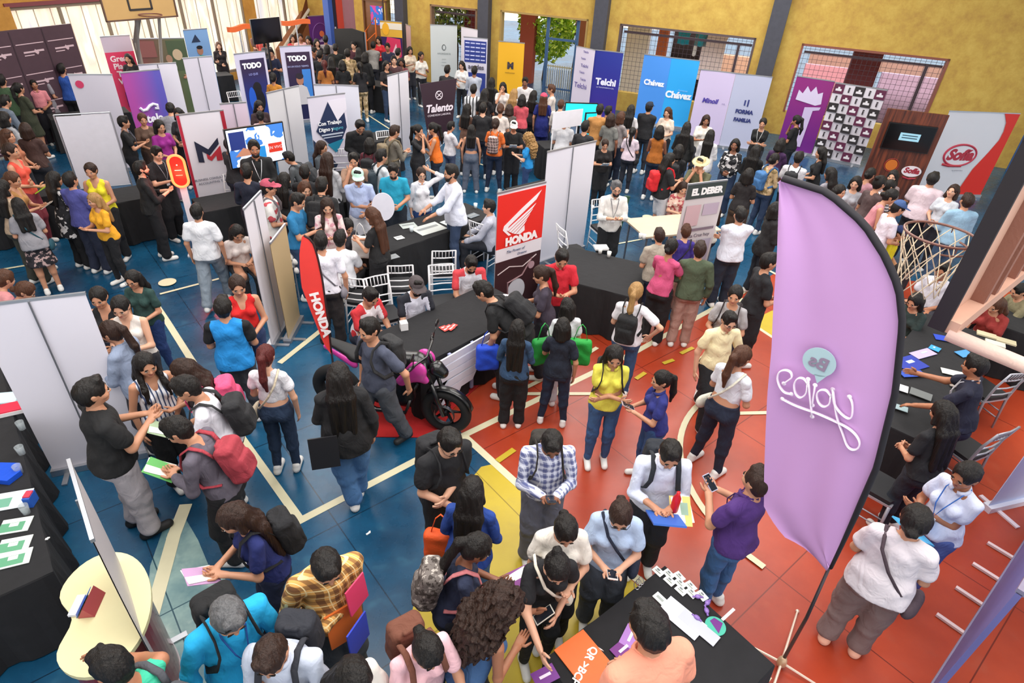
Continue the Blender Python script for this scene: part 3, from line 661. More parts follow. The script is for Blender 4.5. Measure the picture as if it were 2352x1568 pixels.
def held_item(kind, colr, lab, c, yaw, s=1.0, tilt=.5):
    m = MB(); n = {'phone': 'phone', 'papers': 'leaflet', 'folder': 'folder', 'book': 'notebook', 'bag': 'tote_bag', 'bottle': 'bottle', 'cup': 'cup'}.get(kind, kind)
    if kind == 'phone':
        b = thing(n, lab, 'phone', c, yaw); m.box((0, 0, 0), (.072, .15, .009), rx=tilt); ob('case', m, mat(colr, .3), b); m2 = MB(); m2.box((0, -.0025, .0052), (.064, .136, .002), rx=tilt); ob('screen', m2, mat('#20242c', .1), b); return
    if kind in ('papers', 'folder', 'book'):
        d = {'papers': (.17, .24, .004), 'folder': (.25, .33, .014), 'book': (.16, .21, .02)}[kind]; m.box((0, .03, 0), d, rx=tilt * 1.1, mi=0)
        if kind == 'papers': m.box((.015, .04, .006), (d[0] * .9, d[1] * .9, .003), rz=.15, rx=tilt * 1.1, mi=1); m.box((0, .045, .010), (.12, .10, .002), rx=tilt * 1.1, mi=2)
        if kind == 'book': m.box((0.004, .028, 0), (d[0] * .97, d[1] * .97, d[2] * .7), rx=tilt * 1.1, mi=1)
        o = ob(n, m, [mat(colr, .5), mat('#ecebe6', .6), mat('#8fae9a', .6)], None, c, yaw); o.scale = (s, s, s); tag(o, lab, n.replace('_', ' ')); return
    if kind == 'bag':
        F = Field((-.25, -.1, -.6), (.25, .1, .1), .014); F.box((0, 0, -.36), (.135, .045, .17), .04); F.wrinkle(.006, 30); V, Fc = F.nets()
        b = thing(n, lab, 'bag', c, yaw); ob('bag_body', mesh_of('bag_body', V, Fc), [mat(colr, .7, bump=.4)], b); m.tube([(-.08, 0, -.2), (-.04, .0, -.03), (0, 0, .02), (.04, 0, -.03), (.08, 0, -.2)], .009, 6, flat=.5); ob('handle', m, mat(colr, .7), b, smooth=True); return
    if kind == 'bottle': m.lathe([(.03, -.1), (.033, -.08), (.033, .06), (.014, .1), (.014, .125)], n=16); tag(ob(n, m, mat(colr, .3), None, c, smooth=True), lab, 'bottle'); return
    if kind == 'cup': m.lathe([(.028, -.05), (.036, .05), (.033, .05), (.026, -.045)], n=16); tag(ob(n, m, mat(colr, .4), None, c, smooth=True), lab, 'cup')
# ---------------------------------------------------------------- floor
CA = math.radians(41)      # court axis
def wear_mat(name, c1, c2, c3, rough=.28, bumps=.05):
    m, nt, b = newmat(name); tc = nd(nt, 'ShaderNodeTexCoord')
    n1 = nd(nt, 'ShaderNodeTexNoise'); n1.inputs['Scale'].default_value = .55; n1.inputs['Detail'].default_value = 6; n1.inputs['Roughness'].default_value = .65
    n2 = nd(nt, 'ShaderNodeTexNoise'); n2.inputs['Scale'].default_value = 5; n2.inputs['Detail'].default_value = 8
    for n in (n1, n2): nt.links.new(tc.outputs['Object'], n.inputs['Vector'])
    r = nd(nt, 'ShaderNodeValToRGB'); r.color_ramp.elements[0].position = .36; r.color_ramp.elements[0].color = lin(c1); r.color_ramp.elements[1].position = .66; r.color_ramp.elements[1].color = lin(c2)
    nt.links.new(n1.outputs['Fac'], r.inputs[0])
    mx = nd(nt, 'ShaderNodeMix', data_type='RGBA'); nt.links.new(r.outputs[0], mx.inputs[6]); mx.inputs[7].default_value = lin(c3)
    cr = nd(nt, 'ShaderNodeMapRange'); cr.inputs[1].default_value = .58; cr.inputs[2].default_value = .85; cr.inputs[4].default_value = .5; nt.links.new(n2.outputs['Fac'], cr.inputs[0]); nt.links.new(cr.outputs[0], mx.inputs[0])
    # slab joints along the court axes
    mp = nd(nt, 'ShaderNodeMapping'); mp.inputs['Rotation'].default_value = (0, 0, -CA); nt.links.new(tc.outputs['Object'], mp.inputs[0])
    sp = nd(nt, 'ShaderNodeSeparateXYZ'); nt.links.new(mp.outputs[0], sp.inputs[0]); last = mx.outputs[2]
    for ax, off in ((0, .1), (1, .35)):
        ma = nd(nt, 'ShaderNodeMath', operation='MULTIPLY_ADD'); nt.links.new(sp.outputs[ax], ma.inputs[0]); ma.inputs[1].default_value = 1 / 1.5; ma.inputs[2].default_value = 40 + off
        fr = nd(nt, 'ShaderNodeMath', operation='FRACT'); nt.links.new(ma.outputs[0], fr.inputs[0])
        lt = nd(nt, 'ShaderNodeMath', operation='LESS_THAN'); nt.links.new(fr.outputs[0], lt.inputs[0]); lt.inputs[1].default_value = .0075
        m2 = nd(nt, 'ShaderNodeMix', data_type='RGBA'); nt.links.new(lt.outputs[0], m2.inputs[0]); nt.links.new(last, m2.inputs[6]); m2.inputs[7].default_value = tuple(v * .55 for v in lin(c1)[:3]) + (1,); last = m2.outputs[2]
    nt.links.new(last, b.inputs['Base Color'])
    rr = nd(nt, 'ShaderNodeMapRange'); rr.inputs[3].default_value = rough - .06; rr.inputs[4].default_value = rough + .14; nt.links.new(n2.outputs['Fac'], rr.inputs[0]); nt.links.new(rr.outputs[0], b.inputs['Roughness'])
    b.inputs['Specular IOR Level'].default_value = .5
    return m
M_BLUE = wear_mat('blue_floor_paint', '#0c3450', '#18587c', '#34748c', .24)
M_RED = wear_mat('red_floor_paint', '#94301a', '#b24426', '#a8543a', .30)
M_YEL = wear_mat('yellow_floor_paint', '#b39a28', '#c8b030', '#a89440', .36)
M_LINE = mat('#d6cfae', .45, name='line_paint', var=.10, vscale=5)
M_PALE = wear_mat('pale_floor_patch', '#2c6070', '#b4ccc0', '#e0e8dc', .3)  # mottled teal to whitish tone of the pale floor patch
fl = MB(); fl.add([(-40, -3, 0), (30, -3, 0), (30, 45, 0), (-40, 45, 0)], [(0, 1, 2, 3)], 0)
LV = [0.0015]
def paint(pts, mi, world=False):
    LV[0] += 0.0003; P = [(*(p if world else at(*p)[:2]), LV[0]) for p in pts]
    a = sum(P[i][0] * P[(i + 1) % len(P)][1] - P[(i + 1) % len(P)][0] * P[i][1] for i in range(len(P)))
    if a < 0: P = P[::-1]
    fl.add(P, [tuple(range(len(P)))], mi)
def line(pts, w=.07, mi=3, world=False):
    Q = [np.array(p if world else at(*p)[:2]) for p in pts]
    for a, b in zip(Q[:-1], Q[1:]):
        d = nrm(b - a); n = np.array([-d[1], d[0]]) * w / 2; a = a - d * w * .3; b = b + d * w * .3; paint([a - n, b - n, b + n, a + n], mi, True)
paint([(1065, 1000), (990, 905), (1120, 830), (1330, 668), (1400, 690), (1545, 738), (1620, 725), (1745, 650), (1790, 620), (2050, 640), (2600, 700), (2700, 1568), (1700, 1700), (1725, 1555), (1275, 1190)], 1)
cen = np.array([3.75, 4.95])
yl = [(1105, 1072), (1065, 1120), (1030, 1180), (985, 1290), (950, 1390), (930, 1470), (920, 1568), (930, 1700), (1725, 1700), (1725, 1555), (1275, 1190), (1165, 1095), (1130, 1066)]
paint(yl, 2)
paint([(1722, 738), (1800, 700), (1830, 745), (1795, 790)], 2); line([(1722, 740), (1795, 788)], .06)
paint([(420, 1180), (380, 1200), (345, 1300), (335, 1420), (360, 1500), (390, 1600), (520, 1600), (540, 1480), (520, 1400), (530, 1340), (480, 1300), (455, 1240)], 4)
line([(690, 1195), (1065, 1000), (1460, 808), (1740, 652)], .085); line([(690, 1195), (540, 985), (385, 740), (345, 680)], .085)
line([(1065, 1000), (1180, 1104), (1275, 1188), (1690, 1500), (1760, 1560)], .085)
line([(645, 832), (745, 753)], .08); line([(370, 675), (520, 636)], .05); line([(350, 1410), (400, 1230), (425, 1165)], .12)
line([(270, 556), (345, 540)], .05); line([(0, 620), (60, 610)], .05); line([(80, 395), (130, 410)], .05); line([(1420, 560), (1500, 545)], .04); line([(1435, 498), (1490, 518)], .05)
line([(1735, 605), (1800, 640)], .06); line([(1085, 372), (1112, 380)], .05); line([(830, 255), (900, 300)], .05); line([(1370, 905), (1180, 905), (1290, 850), (1370, 800)], .06)
line([(1700, 950), (1790, 948)], .06); line([(75, 320), (100, 370)], .06); line([(1685, 700), (1700, 690)], .3, 3)
line([(1145, 1058), (1178, 1035)], .07, 2); line([(1565, 812), (1590, 800)], .06, 2); line([(1525, 835), (1545, 828)], .06, 2); line([(1462, 870), (1480, 858)], .06, 2)
line([(cen[0] + 1.75 * math.cos(a), cen[1] + 1.75 * math.sin(a)) for a in np.linspace(math.radians(130), math.radians(225), 24)], .07, 3, True)
for (x, y, r) in ((385, 650, .13), (1488, 500, .12)):
    c = at(x, y); paint([(c[0] + r * math.cos(a), c[1] + r * math.sin(a)) for a in np.linspace(0, 2 * math.pi, 24)[:-1]], 3, True)
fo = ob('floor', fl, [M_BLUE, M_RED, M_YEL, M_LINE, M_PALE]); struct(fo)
for i, (x, y, r, sx) in enumerate(((614, 1193, .3, .05), (846, 1225, .8, .045), (108, 1238, .3, .02))):
    c = at(x, y, .001 if i < 2 else .765); m = MB(); m.box((0, 0, .004), (sx, .018, .006)); m.box((sx * .45, .008, .005), (.018, .012, .006)); tag(ob('paper_scrap', m, mat('#e8e8e4'), None, c, r), ['small white paper scrap on the blue floor left of the white corner line', 'small white paper scrap on the blue floor right of the white corner line', 'tiny white scrap lying on the black tablecloth at the left'][i], 'litter')

# ---------------------------------------------------------------- right wall (yellow, pillars, grilled openings)
WA = math.radians(-21); WD = np.array([math.cos(WA), math.sin(WA)]); WN = np.array([math.sin(WA), -math.cos(WA)])   # WN points into the hall
WP = np.array([5.3, 21.0])
def onwall(px, py, P=WP, n=WN):
    r = CR @ np.array([px - CXP, CYP - py, -FPX]); t = (n @ P) / (n @ r[:2]); q = r * t
    return float((q[:2] - P) @ (WD if n is WN else LD)), float(q[2] + CAM_H)
LA = math.radians(69); LD = np.array([math.cos(LA), math.sin(LA)]); LN = np.array([math.sin(LA), -math.cos(LA)]); LP = np.array([-13.0, 16.0])
def wbox(mb, s0, s1, z0, z1, o0, o1, mi=0, P=WP, D=WD, N=WN, ang=WA):
    c = P + D * (s0 + s1) / 2 + N * (o0 + o1) / 2; mb.box((c[0], c[1], (z0 + z1) / 2), (abs(s1 - s0), abs(o1 - o0), z1 - z0), ang, mi)
def wallpaint(name, c1, c2, c3):
    m, nt, b = newmat(name); tc = nd(nt, 'ShaderNodeTexCoord'); b.inputs['Roughness'].default_value = .8
    n = nd(nt, 'ShaderNodeTexNoise'); n.inputs['Scale'].default_value = 2.6; n.inputs['Detail'].default_value = 9; n.inputs['Roughness'].default_value = .7; nt.links.new(tc.outputs['Object'], n.inputs['Vector'])
    r = nd(nt, 'ShaderNodeValToRGB'); e = r.color_ramp.elements; e[0].position = .3; e[0].color = lin(c1); e[1].position = .7; e[1].color = lin(c2); k = r.color_ramp.elements.new(.5); k.color = lin(c3)
    nt.links.new(n.outputs['Fac'], r.inputs[0]); nt.links.new(r.outputs[0], b.inputs['Base Color'])
    bp = nd(nt, 'ShaderNodeBump'); bp.inputs['Strength'].default_value = .5; bp.inputs['Distance'].default_value = .03; nt.links.new(n.outputs['Fac'], bp.inputs['Height']); nt.links.new(bp.outputs[0], b.inputs['Normal']); return m
M_WALL = wallpaint('yellow_wall_paint', '#b48c44', '#d4b45a', '#c6a24c')
M_WALL2 = wallpaint('ochre_wall_paint', '#b07c34', '#cf9a48', '#c08a3c')
M_SLATE = mat('#44454f', .6, bump=.5, bscale=9, var=.2, name='slate_paint')
S_END, S_0, ZT, T = 24.0, -15.6, 7.6, .24
ops = []     # (s0, s1, z0, z1)
for (xa, ya, xb, yb, z0) in ((988, 8, 1096, 22, 0), (1150, 22, 1352, 45, 0), (1425, 55, 1738, 86, .6), (1843, 99, 2183, 136, .7)):
    sa, za = onwall(xa, ya); sb, zb = onwall(xb, yb); ops.append((sa, sb, z0, (za + zb) / 2))
sm = onwall(880, 40)[0]; ops.insert(0, (sm, sm + .62, 1.85, 3.6)); dm = onwall(833, 15)[0]; ops.insert(0, (dm, dm + 1.05, 0, 2.55))
mb = MB(); prev = S_0
for (a, b_, z0, z1) in ops:
    wbox(mb, prev, a, 0, ZT, -T, 0); wbox(mb, a, b_, z1, ZT, -T, 0)
    if z0 > 0: wbox(mb, a, b_, 0, z0, -T, 0)
    prev = b_
wbox(mb, prev, S_END, 0, ZT, -T, 0)
struct(ob('wall_right', mb, M_WALL))
for i, (px, w) in enumerate(((925, .36), (1118, .40), (1389, .44), (1800, .46))):
    s = onwall(px, 0)[0]; mb = MB(); wbox(mb, s - w / 2, s + w / 2, 0, ZT, 0, .30); wbox(mb, s - w / 2 - .02, s + w / 2 + .02, 0, .12, 0, .33); struct(ob('trim_%d' % (i + 1), mb, M_SLATE))
cm = MB(); _c = WP - WD * 3 + WN * 15.5; cm.box((_c[0], _c[1], ZT + .1), (34, 31.5, .2), WA); struct(ob('ceiling', cm, mat('#c8c4bc', .9, name='ceiling_paint')))
# openings: frames, grilles
M_GRILL = mat('#4a3a40', .5, .3, name='grille_steel'); M_STEEL = mat('#7a7c84', .45, .5, name='gate_steel')
for i, (a, b_, z0, z1) in enumerate(ops):
    fr = MB(); col = ['#6e4424', '#3a2a28', '#8a6a50', '#a88a50', '#5a4a4a', '#8a5040'][i]
    for (x0, x1, y0, y1) in ((a, a + .06, z0, z1), (b_ - .06, b_, z0, z1), (a, b_, z1 - .06, z1)): wbox(fr, x0, x1, y0, y1, -T + .03, .02)
    w = struct(ob('window_%d' % (i + 1) if i not in (0, 3) else 'door_%d' % (1 if i == 0 else 2), fr, mat(col, .6, name='frame_paint')))
    if i == 0:
        q = MB(); wbox(q, a + .06, b_ - .06, 0, z1 - .06, -.12, -.05); ob('door_leaf', q, mat('#7a4a24', .45, bump=.3, bscale=12, var=.2, name='brown_wood'), w)
        q = MB(); wbox(q, b_ - .16, b_ - .12, 1.0, 1.14, -.05, .02); ob('door_handle', q, M_STEEL, w)
        q = MB(); wbox(q, a + .3, a + .85, 1.72, 2.35, -.05, -.035); ob('poster', q, pattern('blotch', '#3a78d8', '#d850a0', '#e8e8f8', 4), w)
        continue
    if i == 3:   # open gate leaves
        q = MB(); m_ = (a + b_) / 2 + .1
        for s_ in (m_, m_ + 1.05): wbox(q, s_, s_ + .09, 0, z1 - .06, -.2, -.1)
        wbox(q, m_, m_ + 1.1, 1.9, 1.97, -.18, -.12); wbox(q, m_, m_ + 1.1, .35, .4, -.18, -.12)
        for k in range(14): wbox(q, m_ + .12 + k * .07, m_ + .135 + k * .07, .05, 1.0, -.17, -.155)
        ob('gate_leaf', q, mat('#3c5c84', .5, .2, name='blue_steel'), w); continue
    g = MB(); st = .13 if i > 3 else .14; n = int((b_ - a) / st)
    for k in range(1, n): x = a + (b_ - a) * k / n; wbox(g, x - .004, x + .004, z0, z1 - .06, -.14, -.132)
    m_ = int((z1 - z0) / st)
    for k in range(1, m_): z = z0 + (z1 - z0) * k / m_; wbox(g, a + .05, b_ - .05, z - .004, z + .004, -.14, -.132)
    wbox(g, a + .12, b_ - .08, z1 - .26, z1 - .2, -.2, -.14)
    if i > 3: wbox(g, b_ - .5, b_ - .42, z0, z1 - .2, -.2, -.12)
    ob('grille', g, M_GRILL, w)
# blue service ladder at the near end of the wall
lad = MB(); s = onwall(2352, 220)[0] + .35
for d in (0, .42): wbox(lad, s + d, s + d + .07, 0, 4.2, .25, .32)
for k in range(20): wbox(lad, s, s + .45, .2 + k * .2, .235 + k * .2, .27, .30)
tag(ob('ladder', lad, mat('#2f5fa0', .5, .2, name='blue_ladder_paint')), 'blue steel ladder rack standing at the right end of the yellow wall', 'ladder')
# ---------------------------------------------------------------- outdoors behind the openings
og = MB(); og.add([(-30, 24, -.02), (40, 18, -.02), (40, 60, -.02), (-30, 60, -.02)], [(0, 1, 2, 3)]); o = ob('paved_ground', og, mat('#d8cfb8', .8, name='pale_paving', var=.15)); o['kind'] = 'structure'
def outbox(px0, px1, dist, z0, z1, col, name, lab, cat, m=None, depth=.3):
    s0 = onwall(px0, 60)[0]; s1 = onwall(px1, 60)[0]; k = 1 + dist / 22; q = MB(); wbox(q, s0 * k, s1 * k, z0, z1, -dist, -dist - depth); return tag(ob(name, q, m or mat(col, .8, bump=.3, name='outdoor_paint')), lab, cat)
for args in ((1180, 1212, 2.2, 0, 3.4, '#a8503c', 'brick_column', 'terracotta coloured column seen through the doorway left of the tree', 'column'),
             (1052, 1090, 2.2, 0, 3.4, '#7c2c34', 'maroon_column', 'dark red column seen through the grille behind the pale banner', 'column'),
             (1310, 1342, 3.0, 0, 3.4, '#b06c4c', 'orange_column', 'orange brown column at the right side of the doorway', 'column'),
             (1430, 1482, 1.6, 0, 3.6, '#e8dccc', 'pale_column', 'pale plastered column behind the left part of the wide grille', 'column'),
             (1500, 1522, 2.0, 0, 3.6, '#c86a3c', 'orange_post', 'orange post behind the grille above the light blue banner', 'column'),
             (1968, 2040, 1.4, 0, 3.4, '#6c3038', 'maroon_post', 'broad dark red column behind the grille above the checkered banner', 'column'),
             (1525, 1640, 3.5, 0, 2.3, '#2a1c1e', 'dark_kiosk', 'dark kiosk with hanging goods behind the grilled opening', 'kiosk')): outbox(*args)
for i, (x0, x1, c, l) in enumerate(((1842, 1972, '#e8a0b0', 'long pink wall outside behind the left of the last grille'), (2030, 2190, '#c8a8c8', 'pale mauve pink wall outside behind the right of the last grille'), (1640, 1745, '#e0b098', 'peach coloured wall outside behind the hanging clothes'))):
    outbox(x0, x1, 4.0, 0, 1.55, c, 'outer_wall', l, 'wall')
outbox(1842, 2200, 4.6, 1.5, 1.86, '#b89488', 'tiled_roof', 'brownish tiled roof edge outside beyond the last grille', 'roof')
for i, (px, c, l) in enumerate(((1560, '#2aa0b8', 'turquoise garment hanging outside, left one of two'), (1600, '#35a8bc', 'turquoise garment hanging outside, right one of two'), (1632, '#f0dcd8', 'large white garment hanging outside behind the grille'), (1590, '#e8e4e0', 'narrow white cloth strip hanging outside the grille'))):
    s_, _ = onwall(px, 100); k = 1.05; q = MB(); w_ = (.42, .42, .85, .12)[i]; h_ = (.5, .5, 1.5, .8)[i]; zt = 2.62
    prof = [(-w_ / 2, zt - .08), (-w_ * .15, zt), (w_ * .15, zt), (w_ / 2, zt - .08), (w_ * .42, zt - .3), (w_ * .45, zt - h_), (0, zt - h_ - .03), (-w_ * .45, zt - h_), (-w_ * .42, zt - .3)]
    q.prism(prof, -.02, .04, axis='y'); c_ = WP + WD * s_ * k - WN * 1.0; o = ob('hanging_garment', q, fabric(c), None, (c_[0], c_[1], 0), WA); tag(o, l, 'garment')
def foliage(name, lab, c, R, n, cols, trunk=None):
    rs = np.random.RandomState(int(abs(c[0] * 37 + c[1] * 11)) % 1000); m = MB()
    t = thing(name, lab, 'tree', (c[0], c[1], 0))
    dirs = rs.normal(size=(n, 3)); dirs /= np.linalg.norm(dirs, axis=1)[:, None]; rad = rs.uniform(.35, 1, n) ** .5
    for d, r_ in zip(dirs, rad):
        p = d * r_ * np.array(R) + [0, 0, c[2]]; s_ = rs.uniform(.07, .15); a = rs.normal(size=3); a /= np.linalg.norm(a); b = np.cross(a, rs.normal(size=3)); b /= np.linalg.norm(b)
        m.add([p - a * s_, p + b * s_ * .5, p + a * s_, p - b * s_ * .5], [(0, 1, 2, 3)], rs.randint(3))
    ob('foliage', m, [mat(q, .6, name='leaf', var=.2) for q in cols], t)
    m = MB(); m.tube([(0, 0, 0), (.05, 0, .8), (-.05, .05, c[2])], [.09, .07, .04], 8)
    for k in range(4): a = k * 1.7; m.tube([(0, 0, c[2] * .55), (math.cos(a) * R[0] * .4, math.sin(a) * R[1] * .4, c[2] * .9)], [.04, .015], 6)
    ob('trunk', m, mat('#5a4a3a', .9, name='bark'), t)
def beyond(px, dist): s_, _ = onwall(px, 60); k = 1 + dist / 22; q = WP + WD * s_ * k - WN * dist; return q
q = beyond(1235, 3.2); foliage('leafy_tree', 'bright yellow green tree seen through the open gateway', (q[0], q[1], 2.1), (1.15, 1.0, 1.5), 2600, ('#b8d838', '#d8ec60', '#88b028'))
q = beyond(1030, 2.6); foliage('bushy_tree', 'dark and light green tree behind the grille left of the second pillar', (q[0], q[1], 2.3), (1.1, .9, 1.3), 2000, ('#7c9838', '#b8c860', '#4c6828'))
q = beyond(1290, 5.5); foliage('background_tree', 'darker tree with bare branches behind the gate leaf', (q[0], q[1], 2.6), (1.5, 1.0, 1.6), 1500, ('#6c7c38', '#c8c070', '#584830'))
# garden fence outside gateway
fm = MB(); q0 = beyond(1250, 1.5); 
for k in range(26): fm.box((q0[0] + WD[0] * k * .09, q0[1] + WD[1] * k * .09, .45), (.025, .02, .9))
fm.box((q0[0] + WD[0] * 1.1, q0[1] + WD[1] * 1.1, .85), (2.4, .03, .04), WA); tag(ob('garden_fence', fm, mat('#c0b898', .6, name='pale_fence')), 'low pale railing fence outside beyond the gateway', 'fence')

# ---------------------------------------------------------------- left wall: big daylit translucent panels
def lw(px, py): return onwall(px, py, LP, LN)
def lbox(mb, s0, s1, z0, z1, o0, o1, mi=0): wbox(mb, s0, s1, z0, z1, o0, o1, mi, LP, LD, LN, LA)
mb = MB(); s_a, s_b, s_c, s_d, s_e = lw(20, 20)[0], lw(545, 0)[0], lw(575, 0)[0], 11.2, lw(-40, 60)[0]
zt_ = 2.72
lbox(mb, -30, 12.0, zt_, ZT, -.25, 0); lbox(mb, s_b + .25, s_c + .15, 0, zt_, -.25, .02); lbox(mb, s_a - .75, s_a, 0, zt_, -.25, .05); lbox(mb, -30, s_a - .75, 0, .3, -.25, 0); lbox(mb, s_a, 12.0, 0, .25, -.25, 0); lbox(mb, -30, -9, 0, zt_, -.25, 0)
struct(ob('wall_left', mb, M_WALL2))
def glowmat():
    m, nt, b = newmat('daylit_translucent_panel'); tc = nd(nt, 'ShaderNodeTexCoord'); mp = nd(nt, 'ShaderNodeMapping'); mp.inputs['Rotation'].default_value = (0, 0, -LA); mp.inputs['Scale'].default_value = (1.3, 1, .25)
    nt.links.new(tc.outputs['Object'], mp.inputs[0]); n = nd(nt, 'ShaderNodeTexNoise'); n.inputs['Scale'].default_value = 1.6; n.inputs['Detail'].default_value = 5; nt.links.new(mp.outputs[0], n.inputs['Vector'])
    r = nd(nt, 'ShaderNodeValToRGB'); e = r.color_ramp.elements; e[0].position = .33; e[0].color = lin('#c8c8d0'); e[1].position = .7; e[1].color = lin('#f8e0b8')
    for p_, c_ in ((.43, '#f0e4d4'), (.5, '#fcf0cc'), (.57, '#f6d2b8'), (.63, '#fff8e8')): k = e.new(p_); k.color = lin(c_)
    nt.links.new(n.outputs['Fac'], r.inputs[0]); nt.links.new(r.outputs[0], b.inputs['Emission Color']); b.inputs['Emission Strength'].default_value = 1.05; b.inputs['Base Color'].default_value = (.25, .25, .25, 1); b.inputs['Roughness'].default_value = .6; return m
M_GLOW = glowmat(); M_MULL = mat('#8a7a68', .5, name='mullion')
for i, (a, b_) in enumerate(((-9, s_a - .75), (s_a, s_b + .25), (s_c + .15, 12.0))):
    g = MB(); lbox(g, a, b_, .25, zt_, -.16, -.12); w = MB(); k = a
    lbox(w, a, b_, zt_ - .10, zt_, -.12, -.02); lbox(w, a, b_, .25, .33, -.12, -.02)
    nn = max(1, int((b_ - a) / 1.25))
    for k in range(nn + 1): x = a + (b_ - a) * k / nn; lbox(w, x - .03, x + .03, .25, zt_, -.12, -.04)
    W_ = struct(ob('window_%d' % (i + 7), w, M_MULL)); ob('pane', g, M_GLOW, W_)
    sl = MB()
    for k in range(nn * 3): x = a + (b_ - a) * (k + .5) / (nn * 3); lbox(sl, x - .008, x + .008, .25, zt_, -.12, -.10)
    ob('glazing_bar', sl, mat('#c8b8a0', .5), W_)
m_ = MB(); lbox(m_, s_a - .1, s_b, zt_ - .02, zt_ + .07, 0, .04); struct(ob('trim_5', m_, mat('#7c3c40', .6)))
# diagonal stair parapet closing the far end of the glazing
st = MB(); x0, z0 = lw(640, 105); x1, z1 = lw(712, 5)
prof = [(x0 - .2, 0), (x0 - .2, max(z0 - .1, .2)), (x1 + .3, z1 + .35), (11.9, 3.4), (11.9, 0)]
vs = [];
for o_ in (.0, .35):
    for s_, z_ in prof: p = LP + LD * s_ + LN * o_; vs.append((p[0], p[1], z_))
st.add(vs, [(0, 1, 2, 3, 4), (9, 8, 7, 6, 5)] + [(k, 5 + k, 5 + (k + 1) % 5, (k + 1) % 5) for k in range(5)]); struct(ob('trim_6', st, mat('#8a5634', .7, bump=.3, name='brown_stair_wall')))
hr = MB(); pts = [LP + LD * s_ + LN * .37 for s_ in (x0 - .2, x1 + .3)]; hr.tube([(pts[0][0], pts[0][1], max(z0 - .1, .2) + .05), (pts[1][0], pts[1][1], z1 + .4)], .06, 8); struct(ob('trim_7', hr, mat('#c8c0b0', .5)))
# coloured columns in the far corner
for i, (px, py, w, c) in enumerate(((757, 60, .22, '#2a4c98'), (763, 60, .25, '#10142c'), (774, 40, .35, '#b83c2c'), (803, 40, .30, '#a07078'))):
    p = at(px, py + 130, 0) if False else None; d = 24.3; r_ = CR @ np.array([px - CXP, CYP - 60, -FPX]); r_ = r_[:2] / np.linalg.norm(r_[:2]) * (24.0 + .3 * i); q = MB(); q.box((0, 0, ZT / 2), (w, w, ZT)); struct(ob('trim_%d' % (8 + i), q, mat(c, .6, bump=.2), None, (r_[0], r_[1], 0), WA))
# ---------------------------------------------------------------- panels: roll-up banners
M_ALU = mat('#b8bac0', .35, .8, name='aluminium'); 
def wxz(TL, TR, z, wd=None):
    a, b = at(*TL, z), at(*TR, z); c = (a + b) / 2; ang = math.atan2(b[1] - a[1], b[0] - a[0]); w = float(np.linalg.norm(b - a)); return c, ang, (wd or w)
def art_on(root, panel, w, h, art, y=-.010):
    """print details, x in -0.5..0.5 of the width, z in metres"""
    lay = [0]
    for a in art:
        lay[0] += 1; yy = y - .0012 * lay[0]; k = a[0]
        if k == 't':
            _, s, x, z, size, col = a[:6]; kw = a[6] if len(a) > 6 else {}
            lettering(s, panel, x * w, z, size, col, yy - .002, **kw); continue
        m = MB()
        if k == 'r': _, x0, x1, z0, z1, col = a[:6]; m.box(((x0 + x1) / 2 * w, yy, (z0 + z1) / 2), ((x1 - x0) * w, .003, z1 - z0)); nm = 'printed_band'
        elif k == 'c':
            _, x, z, r, col = a[:5]; rz = a[5] if len(a) > 5 else r; m.prism([(x * w + r * math.cos(t), z + rz * math.sin(t)) for t in np.linspace(0, 2 * math.pi, 28)[:-1]], yy - .0015, yy + .0015, axis='y'); nm = 'printed_disc'
        elif k == 'o':
            _, x, z, r, rz, th, col = a[:7]; m.tube([(x * w + r * math.cos(t), yy, z + rz * math.sin(t)) for t in np.linspace(0, 2 * math.pi, 36)[:-1]], th, 6, closed=True, flat=1); nm = 'printed_ring'
        elif k == 'p': _, pts, col = a[:3]; m.prism([(px_ * w, pz_) for px_, pz_ in pts], yy - .0015, yy + .0015, axis='y'); nm = 'printed_shape'
        elif k == 'l': _, pts, th, col = a[:4]; m.tube([(px_ * w, yy, pz_) for px_, pz_ in pts], th, 6, flat=1); nm = 'printed_stroke'
        ob(nm, m, col if not isinstance(col, str) else mat(col, .5, var=.02), panel)
def rollup(TL, TR, lab, front='#d8d8dc', art=(), z=2.0, back=False, width=None, slit=True, name='rollup_banner', rough=.42, zb=.06):
    c, ang, w = wxz(TL, TR, z, width); RECTS.append((c[0], c[1], w * .9, .06, ang)); t = thing(name, lab, 'banner', (c[0], c[1], 0), ang)
    m = MB(); N = 13; vs = []
    for i in range(N):
        for zz in np.linspace(zb, z, 9): x = (i / (N - 1) - .5) * w; vs.append((x, .006 * math.sin(x * 5 + zz * 2.2), zz))
    M_ = len(vs); vs += [(x, y_ + .006, zz) for x, y_, zz in vs]; fs = []
    for i in range(N - 1):
        for j in range(8): a = i * 9 + j; fs.append((a, a + 9, a + 10, a + 1)); fs.append((M_ + a, M_ + a + 1, M_ + a + 10, M_ + a + 9))
    m.add(vs, fs); p = ob('banner_panel', m, mat(front, rough, bump=.10, bscale=2.0, name='banner_vinyl', var=.03, vscale=1.5) if isinstance(front, str) else front, t, smooth=True)
    m = MB(); m.box((0, .01, .04), (w + .03, .11, .075)); ob('base', m, M_ALU, t)
    for s_ in (-1, 1): m = MB(); m.box((s_ * w * .36, 0, .012), (.05, .42, .018)); ob('foot', m, M_ALU, t)
    m = MB(); m.box((0, .003, z + .008), (w + .01, .022, .026)); ob('top_rail', m, M_ALU, t)
    s_ = -1 if back else 1; m = MB(); m.cyl((0, s_ * .035, .07), (0, s_ * .016, z), .0085, 8); ob('pole', m, mat('#8a8c92', .35, .7), t)
    if back:
        pass
    art_on(t, p, w, z, art); return t
W8 = '#f4f4f6'
LG = '#dcd8e2'
